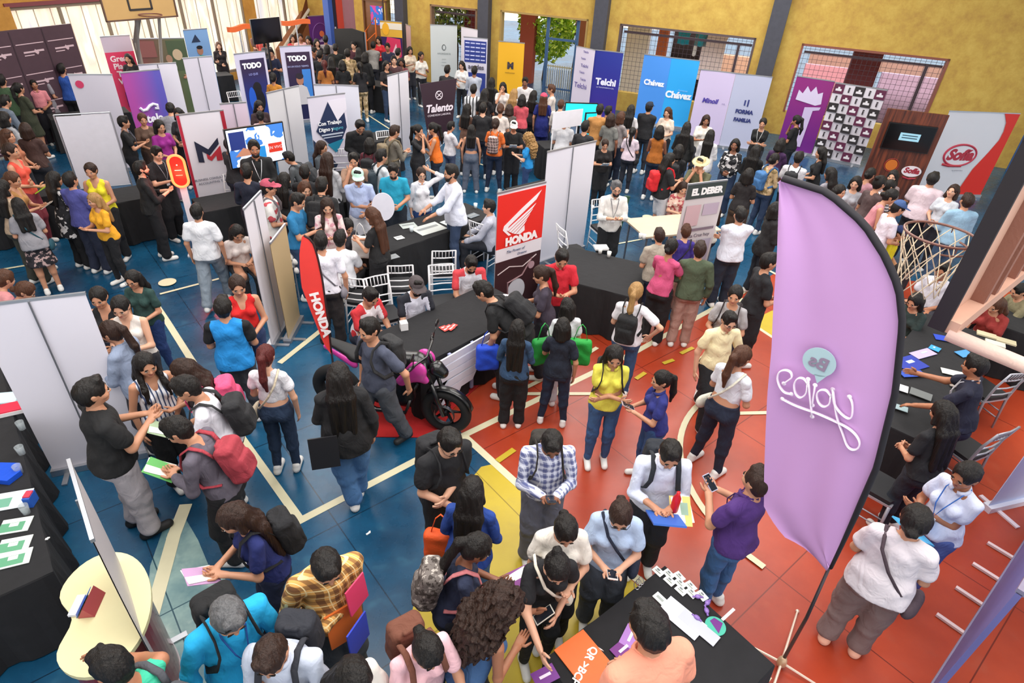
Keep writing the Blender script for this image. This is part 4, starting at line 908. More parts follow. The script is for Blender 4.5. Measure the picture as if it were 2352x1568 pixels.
# white backs of banners (seam pole toward the balcony)
rollup((-62, 706), (188, 676), 'large white back of a banner beside the black table at the left edge', LG, back=True, width=.85)
rollup((163, 172), (250, 172), 'pale banner with a single crimson dot near its top left corner', '#d6d0dc', [('c', -.30, 1.82, .075, '#d03a64'), ('t', 'nmcmc', 0, 1.12, .10, '#b8b0c4'), ('t', 'ananas', 0, 1.02, .08, '#c0b8c8')], width=.8)
rollup((317, 150), (404, 145), 'white banner back standing behind the purple gradient banner', LG, back=True)
rollup((420, 135), (487, 130), 'pale banner back below the small light blue banner', '#d2ccd8', back=True)
def grad(c1, c2, ax=0, k=1.2):
    key = ('grad', c1, c2, ax, k)
    if key in _MC: return _MC[key]
    m, nt, b = newmat('printed_gradient'); tc = nd(nt, 'ShaderNodeTexCoord'); sp = nd(nt, 'ShaderNodeSeparateXYZ'); nt.links.new(tc.outputs['Generated'], sp.inputs[0])
    r = nd(nt, 'ShaderNodeValToRGB'); r.color_ramp.elements[0].color = lin(c1); r.color_ramp.elements[1].color = lin(c2); r.color_ramp.elements[0].position = .15; r.color_ramp.elements[1].position = .85
    nt.links.new(sp.outputs[ax], r.inputs[0]); nt.links.new(r.outputs[0], b.inputs['Base Color']); b.inputs['Roughness'].default_value = .4; _MC[key] = m; return m
rollup((278, 168), (365, 160), 'purple to violet gradient banner with white squiggle mark and short word', grad('#a8489c', '#5c54b0'), [('l', [(-.26, 1.28), (-.2, 1.22), (-.1, 1.23), (0, 1.30), (.1, 1.33), (.2, 1.30), (.2, 1.22), (.12, 1.24)], .032, '#e8e0f0'), ('t', 'stela', 0, 1.03, .24, '#f0ecf6', dict(offset=.008))], width=.78)
rollup((412, 265), (505, 255), 'white banner with crimson side stripes and a dark and red angular M mark', '#dedae2', [('r', -.5, -.44, .06, 2, '#b02038'), ('r', .42, .5, .06, 2, '#a01c30'), ('p', [(-.26, 1.18), (-.26, 1.55), (0, 1.38), (.25, 1.56), (.25, 1.45), (0, 1.27), (-.14, 1.36), (-.14, 1.16)], '#22263c'), ('p', [(-.06, 1.22), (.02, 1.17), (.14, 1.26), (.14, 1.16), (.27, 1.16), (.27, 1.42), (.02, 1.25), (-.06, 1.31)], '#b8303c'), ('t', 'BUSINESS CONSULTING', -.06, .86, .055, '#606070'), ('t', 'ACCOUNTING TAX', -.06, .79, .055, '#606070'), ('p', [(-.5, .06), (.5, .06), (.5, .5), (.1, .38), (-.5, .46)], '#a82830')], width=.78)
rollup((505, 240), (565, 236), 'pinkish white banner back standing behind the crimson striped banner', '#d8c4d4', back=True)
rollup((612, 215), (686, 198), 'light grey banner back right of the lit display screen', '#d0ced0', back=True)
rollup((720, 195), (823, 198), 'white banner back behind the dark blue diamond banner', '#dcdce8', back=True)
rollup((706, 225), (792, 215), 'white banner with a dark blue diamond and a small teal tip', '#d8d2e0', [('p', [(-.38, 1.35), (.02, 1.90), (.40, 1.90), (.46, 1.35), (.12, .88)], '#1e2c50'), ('p', [(.0, 1.90), (.5, 1.92), (.5, 1.70), (.22, 1.50)], '#e2dce8'), ('p', [(-.12, 1.06), (.34, 1.13), (.10, .86)], '#2080a0'), ('p', [(-.5, .4), (-.5, 1.20), (.10, .62), (-.1, .4)], '#20304c'), ('t', 'Con Trabajo', .0, 1.48, .10, '#f0f0f4', dict(offset=.003)), ('t', 'Digno y', -.12, 1.36, .10, '#f0f0f4', dict(offset=.003)), ('t', 'seguro', .20, 1.36, .09, '#58b8d0'), ('r', -.26, .34, 1.24, 1.27, '#b8c0d0'), ('r', -.22, .30, 1.19, 1.21, '#b8c0d0')])
for TL, TR, lab, v in (((537, 125), (608, 118), 'white bordered poster banner with dark blue picture of a horse and white heading', 0), ((640, 108), (716, 105), 'white bordered poster banner with a man in cap on blue and white heading', 1)):
    rollup(TL, TR, lab, '#cfcae0', [('r', -.36, .42, .1, 1.86, grad('#1840a0', '#34284c', 2) if not v else grad('#1c1c48', '#382440', 2)), ('t', 'TODO', .0, 1.70, .17, '#fafafc', dict(offset=.01))] + ([('t', 'LO QUE', .0, 1.50, .07, '#a0a8e8'), ('c', .02, .85, .2, '#15141c', .30), ('c', .05, 1.15, .12, '#1c1a20', .16), ('c', -.15, .9, .1, '#2860d0', .3)] if not v else [('r', .1, .38, .5, 1.42, '#3a80d0'), ('t', 'EN UN SOLO TIEMPO', .0, 1.50, .06, '#b8c0f0'), ('p', [(-.3, .5), (-.2, .95), (0, 1.05), (.2, .95), (.32, .5)], '#c8c4c8'), ('c', .0, 1.15, .10, '#b07860', .13), ('c', .0, 1.25, .105, '#28202c', .08)]), width=.85)
rollup((890, 175), (937, 163), 'narrow white banner back standing beside the open blue floor', '#e8e4ec', back=True)
rollup((988, 57), (1050, 60), 'tall pale grey banner with small crescent emblem under the grille', '#cfd4d4', [('o', 0, 1.42, .06, .085, .010, '#3c4448'), ('c', .03, 1.42, .05, '#cfd4d4', .08), ('t', 'AMORIZARTE', 0, 1.22, .075, '#8c9494'), ('t', 'gestion', 0, 1.05, .05, '#a8b0b0'), ('t', 'humana', 0, .95, .05, '#98a0a4'), ('t', 'empresa', 0, .85, .05, '#98a0a4')], z=2.1)
rollup((1058, 62), (1098, 70), 'plain white banner half hidden behind the blue and white grid banner', '#e2dce6', z=2.15, width=.8)
g_ = [('r', -.42 + .22 * (k % 4), -.24 + .22 * (k % 4), 1.83 - .12 * (k // 4), 1.865 - .12 * (k // 4), '#c8ccf0') for k in range(20)]
rollup((1065, 85), (1120, 90), 'white banner with two dark blue panels of small pale lettering', '#dcd8e8', [('r', -.46, .46, 1.28, 1.92, '#2c3c8c')] + g_ + [('t', 'acades', .05, 1.15, .20, '#504c5c', dict(offset=.005)), ('r', -.46, .46, .3, .98, '#2c3c8c')])
rollup((1145, 95), (1205, 100), 'plain golden yellow banner with a small dark M at its centre', '#efb326', [('t', 'M', 0, 1.32, .26, '#3c3440', dict(offset=.016)), ('t', 'multicenter', 0, 1.12, .07, '#9c7c28')])
rollup((1327, 107), (1364, 115), 'white banner printed with repeated purple words beside the dark blue banner', '#ddd4e6', [('t', 'Telchi', .05 * (-1) ** k, 1.9 - .2 * k, s, '#5c4c9c') for k, s in enumerate((.09, .08, .13, .09, .10, .22))], width=.8)
rollup((1367, 115), (1432, 122), 'dark royal blue banner with white outlined lettering', grad('#3c2c90', '#2a3494', 2), [('t', 'Telchi', .02, 1.12, .26, '#e8e8f8', dict(offset=.012)), ('t', 'LA TRANSPARENCIA DEL', .02, .96, .05, '#d0d0f0')])
rollup((1480, 125), (1543, 133), 'mid blue banner with white name, left half of the pair', '#4c94ea', [('t', 'Chávez', 0.02, 1.24, .21, '#f2f6fc', dict(offset=.010))], width=.84)
rollup((1543, 133), (1607, 140), 'cyan blue banner with white name, right half of the pair', '#30aaf2', [('t', 'Chávez', -.02, .98, .26, '#f2f6fc', dict(offset=.012)), ('t', 'Farmacias', .12, 1.13, .07, '#90d4f8')], width=.84)
rollup((1610, 160), (1690, 169), 'lilac banner with one violet word at its middle', '#cdbede', [('t', 'Minoil', -.05, 1.23, .17, '#4c3c9c', dict(offset=.007, shear=.2)), ('t', 's.a.', .36, 1.2, .08, '#9c90bc')], width=.93)
rollup((1690, 169), (1775, 178), 'grey lilac banner with dark capital words and a small double bar', '#b9bcd4', [('r', -.08, -.04, 1.22, 1.36, '#303878'), ('r', .01, .05, 1.20, 1.38, '#303878'), ('t', 'FORMA', -.02, 1.05, .14, '#2c3470', dict(offset=.008)), ('t', 'FAMILIA', -.02, .83, .13, '#2c3470', dict(offset=.008))], width=.95)
rollup((1830, 175), (1918, 188), 'purple banner with a large pale flaming torch', grad('#6c2080', '#8c2878', 2), [('p', [(-.36, 1.42), (-.34, 1.68), (-.22, 1.60), (-.14, 1.80), (-.02, 1.66), (.08, 1.82), (.18, 1.64), (.3, 1.70), (.34, 1.40), (.2, 1.34)], '#d4c8e4'), ('p', [(-.06, 1.26), (.36, 1.32), (.34, 1.24), (.18, 1.2), (.14, .2), (-.04, .2)], '#c8b8dc')], width=.97)
ck = []
for r_ in range(8):
    for c_ in range(5):
        x = -.4 + .2 * c_; z = 1.87 - .235 * r_
        if (r_ + c_) % 2 == 0: ck += [('r', x - .1, x + .1, z - .117, z + .117, '#5c2040' if (r_ * 3 + c_) % 4 == 0 else '#2c2628'), ('p', [(x - .06, z - .05), (x + .06, z - .05), (x + .06, z), (x + .02, z + .01), (x + .02, z + .05), (x - .02, z + .05), (x - .02, z + .01), (x - .06, z)], '#e0dce0')]
        else: ck += [('r', x - .015, x + .015, z - .06, z + .03, '#3c3438'), ('c', x + .004, z + .05, .025, '#3c3438', .018)]
rollup((1918, 190), (2040, 208), 'white banner checkered with small dark squares and torches', '#dcd6de', ck, width=1.25)
rollup((2184, 256), (2340, 262), 'large white banner with red curved edge and red oval lettering', '#dcdce2', [('p', [(.28, 2.0), (.5, 2.0), (.5, .06), (.12, .06), (.2, .7), (.31, 1.1), (.38, 1.4), (.385, 1.6), (.36, 1.8)], '#d8281c'), ('o', -.08, 1.02, .40, .25, .024, '#b83048'), ('c', -.08, 1.02, .38, '#e4e0e6', .23), ('l', [(-.28, .80), (-.18, .765), (0, .77)], .03, '#b82c3c'), ('t', 'Sofía', -.08, 1.02, .34, '#b02c40', dict(offset=.018, shear=.25)), ('t', 'te quiere bien', -.02, .66, .05, '#b0b0b8')], width=1.75)
rollup((237, 85), (290, 82), 'pink and pale banner with four stacked white words near the glazed wall', '#cdbccc', [('r', -.5, .5, .06, 1.62, '#e03c64'), ('t', 'Great', -.05, 1.45, .2, '#fbe8ee', dict(offset=.006)), ('t', 'Place', -.05, 1.26, .2, '#fbe8ee', dict(offset=.006)), ('t', 'To', -.12, 1.07, .2, '#fbe8ee', dict(offset=.006)), ('t', 'Work', .05, .88, .2, '#fbe8ee', dict(offset=.006)), ('r', -.2, .5, .2, .6, '#501c60')], width=.72)
rollup((305, 90), (420, 88), 'wide olive and brown picture banner with white capital lettering', grad('#7c4c48', '#5c6c48'), [('r', .12, .5, 1.2, 1.95, '#48583c'), ('c', .3, 1.6, .12, '#c8b090', .14), ('c', .12, 1.5, .08, '#a88068', .1), ('r', -.45, -.1, 1.55, 1.95, '#8c5450'), ('t', 'TRES60', -.1, 1.28, .26, '#f0ece8', dict(offset=.016))], width=1.25)
rollup((420, 70), (475, 66), 'light blue banner with dark triangle emblem and a man in green', '#7ca4d4', [('p', [(-.26, 1.78), (-.05, 1.98), (.12, 1.78)], '#20304c'), ('c', .02, 1.55, .09, '#a87860', .11), ('p', [(-.25, 1.0), (-.2, 1.36), (0, 1.44), (.25, 1.40), (.42, 1.0)], '#5c9c88'), ('c', .02, 1.64, .09, '#181820', .05)], z=2.1)
rollup((706, 38), (757, 35), 'purple banner with an orange ball mark in the far corner', '#60307c', [('o', 0, 1.35, .34, .42, .010, '#8c60a8'), ('c', .05, 1.42, .10, '#e87c50'), ('t', 'tecnologia', -.05, 1.2, .14, '#d8c8e8', dict(offset=.005))], width=.9)
rollup((878, 48), (917, 51), 'small yellow and magenta banner beside the first slate pillar', '#e0b040', [('r', -.5, .5, 1.75, 1.95, '#e8e0d0'), ('c', -.25, 1.75, .13, '#f0b028', .2), ('r', -.5, .5, .2, 1.5, '#342058'), ('p', [(-.4, .9), (-.2, 1.5), (.4, 1.45), (.45, .9), (.1, .5)], '#d83860'), ('p', [(-.1, .8), (.2, 1.3), (.3, .9), (.1, .5)], '#f0c8d0')], width=.8)
rollup((929, 55), (946, 62), 'narrow pale pink banner edge just right of the first slate pillar', '#d0b0b0', width=.5)
# Sponsor banner with wing and its neighbour
wing = [('r', -.5, .5, 1.18, 1.97, '#e0281e'), ('r', -.5, .5, .98, 1.18, '#e4e0e6'), ('r', -.5, .5, .06, .98, '#3a2024'), ('l', [(-.45, .78), (-.2, .86), (.1, .8), (.4, .93)], .010, '#b8a8a8'), ('l', [(-.2, .2), (-.22, .6), (.1, .66), (.3, .9)], .014, '#8c6c70'), ('c', -.02, .42, .17, '#c8ccd4', .2), ('c', .3, .78, .06, '#b09098')]
F_ = [[(.36, 1.90), (.28, 1.83), (-.34, 1.53), (-.36, 1.48), (-.32, 1.46), (.30, 1.76)], [(.30, 1.745), (-.31, 1.455), (-.27, 1.43), (.24, 1.69)], [(.24, 1.675), (-.26, 1.425), (-.22, 1.405), (.18, 1.62)], [(.18, 1.605), (-.21, 1.40), (-.17, 1.38), (.12, 1.55)], [(.12, 1.535), (-.16, 1.375), (-.11, 1.36), (.07, 1.48)], [(.07, 1.46), (-.10, 1.355), (-.02, 1.34), (.08, 1.38)]]
F_[0] = [(.40, 1.92), (.30, 1.80), (-.26, 1.50), (-.30, 1.44), (-.20, 1.36), (-.26, 1.36), (-.38, 1.46), (-.36, 1.52), (.0, 1.72)]
for f_ in F_: wing.append(('p', f_, '#f2e8ea'))
wing += [('t', 'HONDA', .02, 1.265, .155, '#f4ecec', dict(offset=.011)), ('t', 'The Power of', -.1, 1.11, .06, '#506080', dict(shear=.3)), ('t', 'Dreams', .05, 1.04, .055, '#506080', dict(shear=.3))]
rollup((1145, 445), (1252, 420), 'red banner with a white wing emblem above a dark motorcycle picture', '#e4e0e6', wing, width=.85)
rollup((1258, 350), (1370, 325), 'tall white banner back right of the red wing banner', '#dcdae4', back=True, z=2.0, width=1.16)
rollup((1583, 425), (1668, 415), 'white newspaper banner with a dark header and white serif title', '#cfc8c8', [('r', -.5, .5, 1.78, 2, '#36403e'), ('t', 'EL DEBER', .02, 1.88, .135, '#f0f0ee', dict(offset=.008)), ('r', -.42, -.05, 1.35, 1.68, '#c8a8ac'), ('r', .02, .42, 1.5, 1.68, '#b8a8b8'), ('r', -.42, .42, 1.26, 1.30, '#7c6c78'), ('t', 'Santa Cruz hoy', 0, 1.18, .08, '#504858'), ('r', -.42, 0, .8, 1.1, '#b09c98'), ('r', .05, .42, .7, 1.1, '#a8a0b0')], width=.72)
rollup((560, 482), (600, 440), 'tall narrow banner back seen almost edge-on in the middle', '#e0dce4', back=True, width=.60)
rollup((625, 555), (652, 520), 'beige wooden panel seen edge-on behind the white banner back', '#b8a078', z=1.5, width=.6, name='rollup_banner')
rollup((158, 1060), (212, 1243), 'roll-up banner seen from above along its edge beside the kidney counter', '#b4b0b4', back=True)
# white easel panel with frame
def frame_panel():
    c, ang, w = wxz((133, 268), (245, 262), 1.9, .78); t = thing('display_panel', 'blank white panel in a thin steel frame beside black tables', 'panel', (c[0], c[1], 0), ang)
    m = MB(); m.box((0, 0, 1.28), (w, .02, 1.24)); ob('board', m, mat('#d4d2dc', .4, name='white_board'), t)
    m = MB()
    for x in (-w / 2 - .02, w / 2 + .02): m.cyl((x, 0, 0), (x, 0, 1.93), .013, 8)
    m.cyl((-w / 2 - .02, 0, 1.93), (w / 2 + .02, 0, 1.93), .013, 8); m.cyl((-w / 2 - .02, 0, .65), (w / 2 + .02, 0, .65), .010, 8); ob('frame', m, M_ALU, t)
    for x in (-w / 2 - .02, w / 2 + .02): m = MB(); m.box((x, 0, .012), (.05, .5, .02)); ob('foot', m, M_ALU, t)
frame_panel()
# X-stand dark banner
c, ang, w = wxz((963, 188), (1050, 180), 1.95, 1.0); t = thing('x_stand_banner', 'dark plum banner on a crossed stand with white script lettering', 'banner', (c[0], c[1], 0), ang)
m = MB(); m.prism([(-.5, 1.9), (.5, 1.95), (.34, .55), (-.3, .55)], -.006, .006, axis='y'); p = ob('banner_panel', m, mat('#35222e', .5, bump=.2, bscale=3), t)
art_on(t, p, 1, 1.9, [('o', 0, 1.62, .09, .09, .012, '#d8ccd4'), ('l', [(-.05, 1.58), (.05, 1.66)], .01, '#d8ccd4'), ('l', [(-.05, 1.66), (.05, 1.58)], .01, '#d8ccd4'), ('t', 'Talento', 0, 1.33, .24, '#f0e4ee', dict(offset=.008, shear=.2)), ('t', 'CONEXION LABORAL', 0, 1.18, .065, '#e8dce6')])
for s_ in (-1, 1): m = MB(); m.cyl((s_ * .5, .02, 1.93), (-s_ * .12 + s_ * .3, .05, .5), .009, 6); m.cyl((s_ * .18, .05, .5), (-s_ * .4, .15, 0), .009, 6); ob('stand_rod', m, M_ALU, t)
# table-top sign on two posts
c, ang, w = wxz((1272, 258), (1338, 250), 1.85, .80); t = thing('sign_board', 'small blank white sign held up on two thin posts', 'sign', (c[0], c[1], 0), ang)
m = MB(); m.box((0, 0, 1.68), (w, .015, .34)); ob('board', m, mat('#e0dce2', .4), t)
for x in (-.36, .3): m = MB(); m.cyl((x, .02, 0), (x, .02, 1.72), .013, 8); ob('post', m, mat('#e8e8ec', .4), t); m = MB(); m.box((x, .02, .01), (.22, .22, .02)); ob('foot', m, M_ALU, t)
# dark sponsor wall top left
c, ang, w = wxz((-160, 90), (160, 54), 2.5); t = thing('sponsor_wall', 'dark maroon backdrop wall printed with rows of pale sponsor lettering', 'backdrop', (c[0], c[1], 0), ang)
m = MB(); m.box((0, 0, 1.27), (w, .06, 2.46)); p = ob('backdrop_panel', m, mat('#4a343e', .55, var=.12), t); ncol = 4; cw = w / ncol
for i in range(ncol):
    for j in range(4):
        x = -w / 2 + cw * (i + .5); z = 2.2 - j * .62
        q = MB(); q.box((x, -.034, z - .0), (cw * .86, .004, .018)); q.box((x - .1 * cw, -.034, z - .17), (cw * .34, .004, .035)); q.box((x + .22 * cw, -.034, z - .16), (cw * .3, .004, .04)); q.box((x - .12 * cw, -.034, z - .235), (cw * .3, .004, .02)); q.prism([(x + .06 * cw, z - .18), (x + .14 * cw, z - .24), (x + .2 * cw, z - .2), (x + .1 * cw, z - .12)], -.037, -.033, axis='y'); ob('printed_logo', q, mat('#d0b4bc', .5, var=.02), p)
    q = MB(); q.box((-w / 2 + cw * i, -.033, 1.27), (.03, .003, 2.4)); ob('seam', q, mat('#34222c', .6), p)
m = MB()
for x in (-w / 2 + .3, 0, w / 2 - .3): m.box((x, .25, .02), (.05, .5, .04)); m.cyl((x, .48, .04), (x, .04, 1.8), .02, 8)
ob('brace', m, M_ALU, t)
# wooden wall panel with television near the right banners
c, ang, w = wxz((2045, 250), (2175, 265), 2.15); t = thing('wooden_booth_panel', 'dark brown wooden booth panel between the checkered and white banners', 'panel', (c[0], c[1], 0), ang)
def woodm(c1, c2):
    m, nt, b = newmat('wood_veneer'); tc = nd(nt, 'ShaderNodeTexCoord'); mp = nd(nt, 'ShaderNodeMapping'); mp.inputs['Scale'].default_value = (9, 9, .7); nt.links.new(tc.outputs['Object'], mp.inputs[0]); n = nd(nt, 'ShaderNodeTexNoise'); n.inputs['Scale'].default_value = 2; n.inputs['Detail'].default_value = 6; nt.links.new(mp.outputs[0], n.inputs['Vector'])
    r = nd(nt, 'ShaderNodeValToRGB'); r.color_ramp.elements[0].position = .35; r.color_ramp.elements[0].color = lin(c1); r.color_ramp.elements[1].position = .68; r.color_ramp.elements[1].color = lin(c2); nt.links.new(n.outputs['Fac'], r.inputs[0]); nt.links.new(r.outputs[0], b.inputs['Base Color']); b.inputs['Roughness'].default_value = .4; return m
M_DW = woodm('#3c1c14', '#7c3c24')
m = MB(); m.box((0, .02, 1.08), (w + .1, .05, 2.15)); p = ob('board', m, M_DW, t)
art_on(t, p, w, 2.15, [('c', -.10, 1.0, .12, '#c86c20'), ('o', -.10, 1.0, .14, .14, .008, '#a02c20'), ('c', .30, .92, .2, '#e8dce0', .12), ('t', 'Sofía', .30, .93, .16, '#a02838', dict(offset=.008, shear=.2)), ('l', [(.18, .78), (.3, .75), (.42, .78)], .02, '#a02838')], y=-.012)
def tv(c, ang, w, h, zc, lab, screen=None, emit=0, art=(), stand=False, y=-.06, tilt=0):
    t = thing('television', lab, 'television', (c[0], c[1], 0), ang)
    m = MB(); m.box((0, y, zc), (w, .05, h)); ob('casing', m, mat('#0e0e10', .3), t)
    m = MB(); m.box((0, y - .027, zc), (w - .04, .004, h - .04)); s_ = ob('screen', m, screen or mat('#08080a', .12), t)
    if art: art_on(t, s_, w, h, art, y=y - .030)
    if stand:
        m = MB(); m.cyl((0, y + .03, .03), (0, y + .03, zc), .03, 10); m.box((0, y + .03, .015), (.7, .5, .03)); ob('stand', m, mat('#18181c', .4), t)
    return t
tv(c, ang, .95, .56, 1.62, 'black television on the brown wooden panel showing a small lit window', art=[('r', -.20, .22, 1.56, 1.72, mat('#8cb8c8', .4, emit=.5)), ('r', -.15, .17, 1.66, 1.68, '#305060'), ('r', -.15, .17, 1.61, 1.63, '#305060')], y=-.04)
c, ang, w = wxz((570, 44), (636, 38), 2.55, 1.02); tv(c, ang, 1.0, .62, 2.24, 'switched-off black television on a tall stand near the glazed wall', stand=True)
# lit display in the middle
c, ang, w = wxz((512, 297), (642, 278), 1.85); m_s = pattern('blotch', '#dfe8f4', '#3c78c8', '#f4f8fc', 3.0)
m_s.node_tree.nodes['Principled BSDF'].inputs['Emission Strength'].default_value = .55
_l = [l for l in m_s.node_tree.links if l.to_socket.name == 'Base Color'][0]; m_s.node_tree.links.new(_l.from_socket, m_s.node_tree.nodes['Principled BSDF'].inputs['Emission Color'])
tv(c, ang, 1.05, .68, 1.52, 'lit display screen with blue and white pictures behind a man in black', screen=m_s, stand=True, art=[('r', .18, .42, 1.36, 1.52, mat('#d03828', .4, emit=.4)), ('t', 'EN VIVO', .30, 1.44, .07, '#f8f8fc'), ('r', -.45, -.2, 1.5, 1.8, mat('#28387c', .4, emit=.3)), ('p', [(-.4, 1.38), (-.25, 1.52), (-.05, 1.44), (-.1, 1.38)], mat('#c88c70', .4, emit=.2)), ('r', -.03, .12, 1.3, 1.5, mat('#2888d0', .4, emit=.4))])
c, ang, w = wxz((1302, 236), (1367, 238), 1.55, .85); tv(c, ang, .8, .55, 1.3, 'bright cyan screen in front of the banner with repeated words', screen=mat('#28d8e8', .3, emit=.75, name='cyan_screen'), stand=True)
c, ang, w = wxz((1345, 255), (1370, 254), 1.5, .4); tv(c, ang, .34, .60, 1.18, 'narrow upright cyan screen beside the dark blue banner', screen=mat('#10d0f0', .3, emit=.8, name='cyan_screen'), stand=True)
# orange hanging ribbons
for TL, TR, z, lab in (((522, 57), (570, 50), 2.5, 'orange strip hanging left of the dark television'), ((645, 43), (710, 40), 2.5, 'orange strip hanging right of the dark television')):
    c, ang, w = wxz(TL, TR, z); t = thing('decor_strip', lab, 'decoration', (c[0], c[1], 0), ang); m = MB(); m.prism([(x * w, z + .02 * math.sin(x * 6) - .05) for x in np.linspace(-.5, .5, 9)] + [(x * w, z + .02 * math.sin(x * 6) - .17) for x in np.linspace(.5, -.5, 9)], -.04, .04, axis='y'); ob('strip', m, mat('#d8622c', .6), t)
    m = MB(); m.cyl((0, 0, 0), (0, 0, z - .1), .02, 8); m.box((0, 0, .015), (.4, .4, .03)); ob('post', m, M_ALU, t)
c, ang, w = wxz((768, 62), (835, 74), 2.0); t = thing('black_curtain_panel', 'black equipment screen behind the far dark crowd', 'screen', (c[0], c[1], 0), ang); m = MB(); m.prism([(-w / 2, .05), (w / 2, .05), (w / 2, 2), (w * .1, 2.05), (-w / 2, 1.95)], -.03, .03, axis='y'); ob('curtain', m, mat('#141416', .8, bump=.6, bscale=6), t)
m = MB(); m.cyl((-w / 2, .05, 0), (-w / 2, .05, 2), .02, 8); m.cyl((w / 2, .05, 0), (w / 2, .05, 2), .02, 8); ob('frame', m, M_ALU, t)
p = at(845, 170, 0); t = thing('stair_railing', 'orange steel stair railing in front of the brown door', 'railing', (p[0], p[1], 0), WA); m = MB(); m.tube([(-.4, 0, 0), (-.4, 0, 1.3), (-.1, 0, 1.35), (.5, 0, 2.0), (.5, 0, 0)], .03, 8); m.tube([(-.4, 0, .8), (.5, 0, 1.5)], .022, 8); m.tube([(.05, 0, 0), (.05, 0, 1.5)], .02, 8); ob('rail', m, mat('#e0702c', .5), t)
# neon pill sign
c = at(410, 392, 1.45); t = thing('neon_sign', 'glowing red oval neon sign on a white stand', 'neon sign', (c[0], c[1], 0), math.radians(20))
pill = [(.115 * math.cos(a), .14 * (1 if math.sin(a) >= 0 else -1) * (1 if abs(math.sin(a)) > 1e-6 else 0) + .115 * math.sin(a)) for a in np.linspace(0.001, 2 * math.pi - .001, 40)]
m = MB(); m.tube([(x, -.03, 1.45 + z) for x, z in pill], .020, 8, closed=True); ob('neon_tube', m, mat('#ff5a30', .3, emit=5.0, name='neon_red'), t, smooth=True)
m = MB(); m.prism([(x * .92, 1.45 + z * .96) for x, z in pill], -.02, .015, axis='y'); p = ob('sign_face', m, mat('#d81c10', .4, emit=1.3, name='neon_face'), t)
art_on(t, p, 1, 1, [('r', -.05, .05, 1.46, 1.472, '#ffe0d8'), ('r', -.05, .05, 1.38, 1.39, '#ffb0a0'), ('c', 0, 1.55, .012, '#fff0e8')], y=-.024)
m = MB(); m.box((0, .03, .6), (.10, .05, 1.2)); ob('stand', m, mat('#e0dce2', .4), t); m = MB(); m.box((0, .03, .012), (.35, .3, .024)); ob('base', m, mat('#d8d8dc', .4), t)
l = bpy.data.lights.new('neon_glow', 'POINT'); l.energy = 9; l.color = (1, .12, .05); l.shadow_soft_size = .12; o = bpy.data.objects.new('neon_glow', l); COL.objects.link(o); q_ = rotz(math.radians(20)) @ np.array([0, -.12, 0]); o.location = (c[0] + q_[0], c[1] + q_[1], 1.40)

# ---------------------------------------------------------------- feather flags
def feather(base, az, outline, sleeve, name_lab, col, pole, mirror_text=None):
    P = at(*base, 0); t = thing('feather_flag', name_lab, 'flag', (P[0], P[1], 0), -az)
    return t
P = at(1790, 1530); AZ = math.radians(40.666)
t = thing('feather_flag', 'huge lilac feather flag with mirrored white lettering and black edge', 'flag', (P[0], P[1], 0), -AZ)
OUT = [(-.03, 1.29), (-.05, 1.8), (-.075, 2.25), (-.17, 2.79), (-.29, 3.21), (-.38, 3.40), (-.5, 3.54), (-.66, 3.68), (-.89, 3.79), (-1.15, 3.80)]
# cloth as a grid between the curved edge and the free edge
LEFT = [(-.06, 1.29), (-.36, 1.31), (-.57, 1.46), (-.65, 1.75), (-.73, 2.07), (-.81, 2.4), (-.88, 2.74), (-.96, 3.05), (-1.03, 3.35), (-1.15, 3.78)]
def interp(L, n):
    L = np.array(L); d = np.r_[0, np.cumsum(np.hypot(*np.diff(L, axis=0).T))]; s_ = np.linspace(0, d[-1], n); return np.stack([np.interp(s_, d, L[:, 0]), np.interp(s_, d, L[:, 1])], 1)
R_, L_ = interp(OUT, 46), interp([(-.03, 1.27)] + LEFT[1:], 46); m = MB(); vs = []; nu = 22
for k in range(46):
    for j in range(nu):
        u = j / (nu - 1); x, z = R_[k] * (1 - u) + L_[k] * u
        zz = z - (.035 * math.sin(u * 9) * max(0, 1.0 - k / 10) if 0 < j else 0)
        y = .022 * math.sin(u * 7 + z * 1.2) * u + .018 * math.sin(x * 16 + z * 4) * (1 - min(1, (z - 1.2) / 2.4)) + .01 * math.sin(u * 15 + k * .1) * u
        vs.append((x, y, zz))
fs = [(k * nu + j, k * nu + j + 1, (k + 1) * nu + j + 1, (k + 1) * nu + j) for k in range(45) for j in range(nu - 1)]
n0 = len(vs); vs += [(x, y + .004, z) for x, y, z in vs]; fs += [(n0 + a, n0 + d, n0 + c_, n0 + b) for a, b, c_, d in fs]
m.add(vs, fs); ob('flag_cloth', m, mat('#c496cc', .75, name='lilac_flag_cloth', bump=.15, bscale=6, var=.07, vscale=1.2), t, smooth=True)
m = MB(); q = interp(OUT, 40); m.tube([(x + .012, 0, z) for x, z in q], [.020 + .012 * min(1, k / 8) for k in range(40)], 8, flat=.6); ob('sleeve', m, mat('#15121a', .8), t, smooth=True)
m = MB(); m.tube([(0, .0, .06), (0, 0, .7), (-.03, 0, 1.32)], [.014, .013, .011], 8); ob('pole', m, mat('#4a4448', .35, .6), t, smooth=True)
m = MB(); m.lathe([(.03, .03), (.04, .05), (.035, .10), (.018, .14)], n=12); ob('hub', m, mat('#c8a888', .4, .4), t, smooth=True)
for a, L in ((math.radians(8), .55), (math.radians(98), .60), (math.radians(188), .60), (math.radians(278), .55)):
    m = MB(); d_ = np.array([math.cos(a), math.sin(a)]); m.tube([(d_[0] * .02, d_[1] * .02, .06), (d_[0] * L, d_[1] * L, .018)], [.011, .009], 6); m.ell((d_[0] * L, d_[1] * L, .016), (.018, .018, .014), 8); ob('leg', m, mat('#d8c4b4', .4, .3), t)
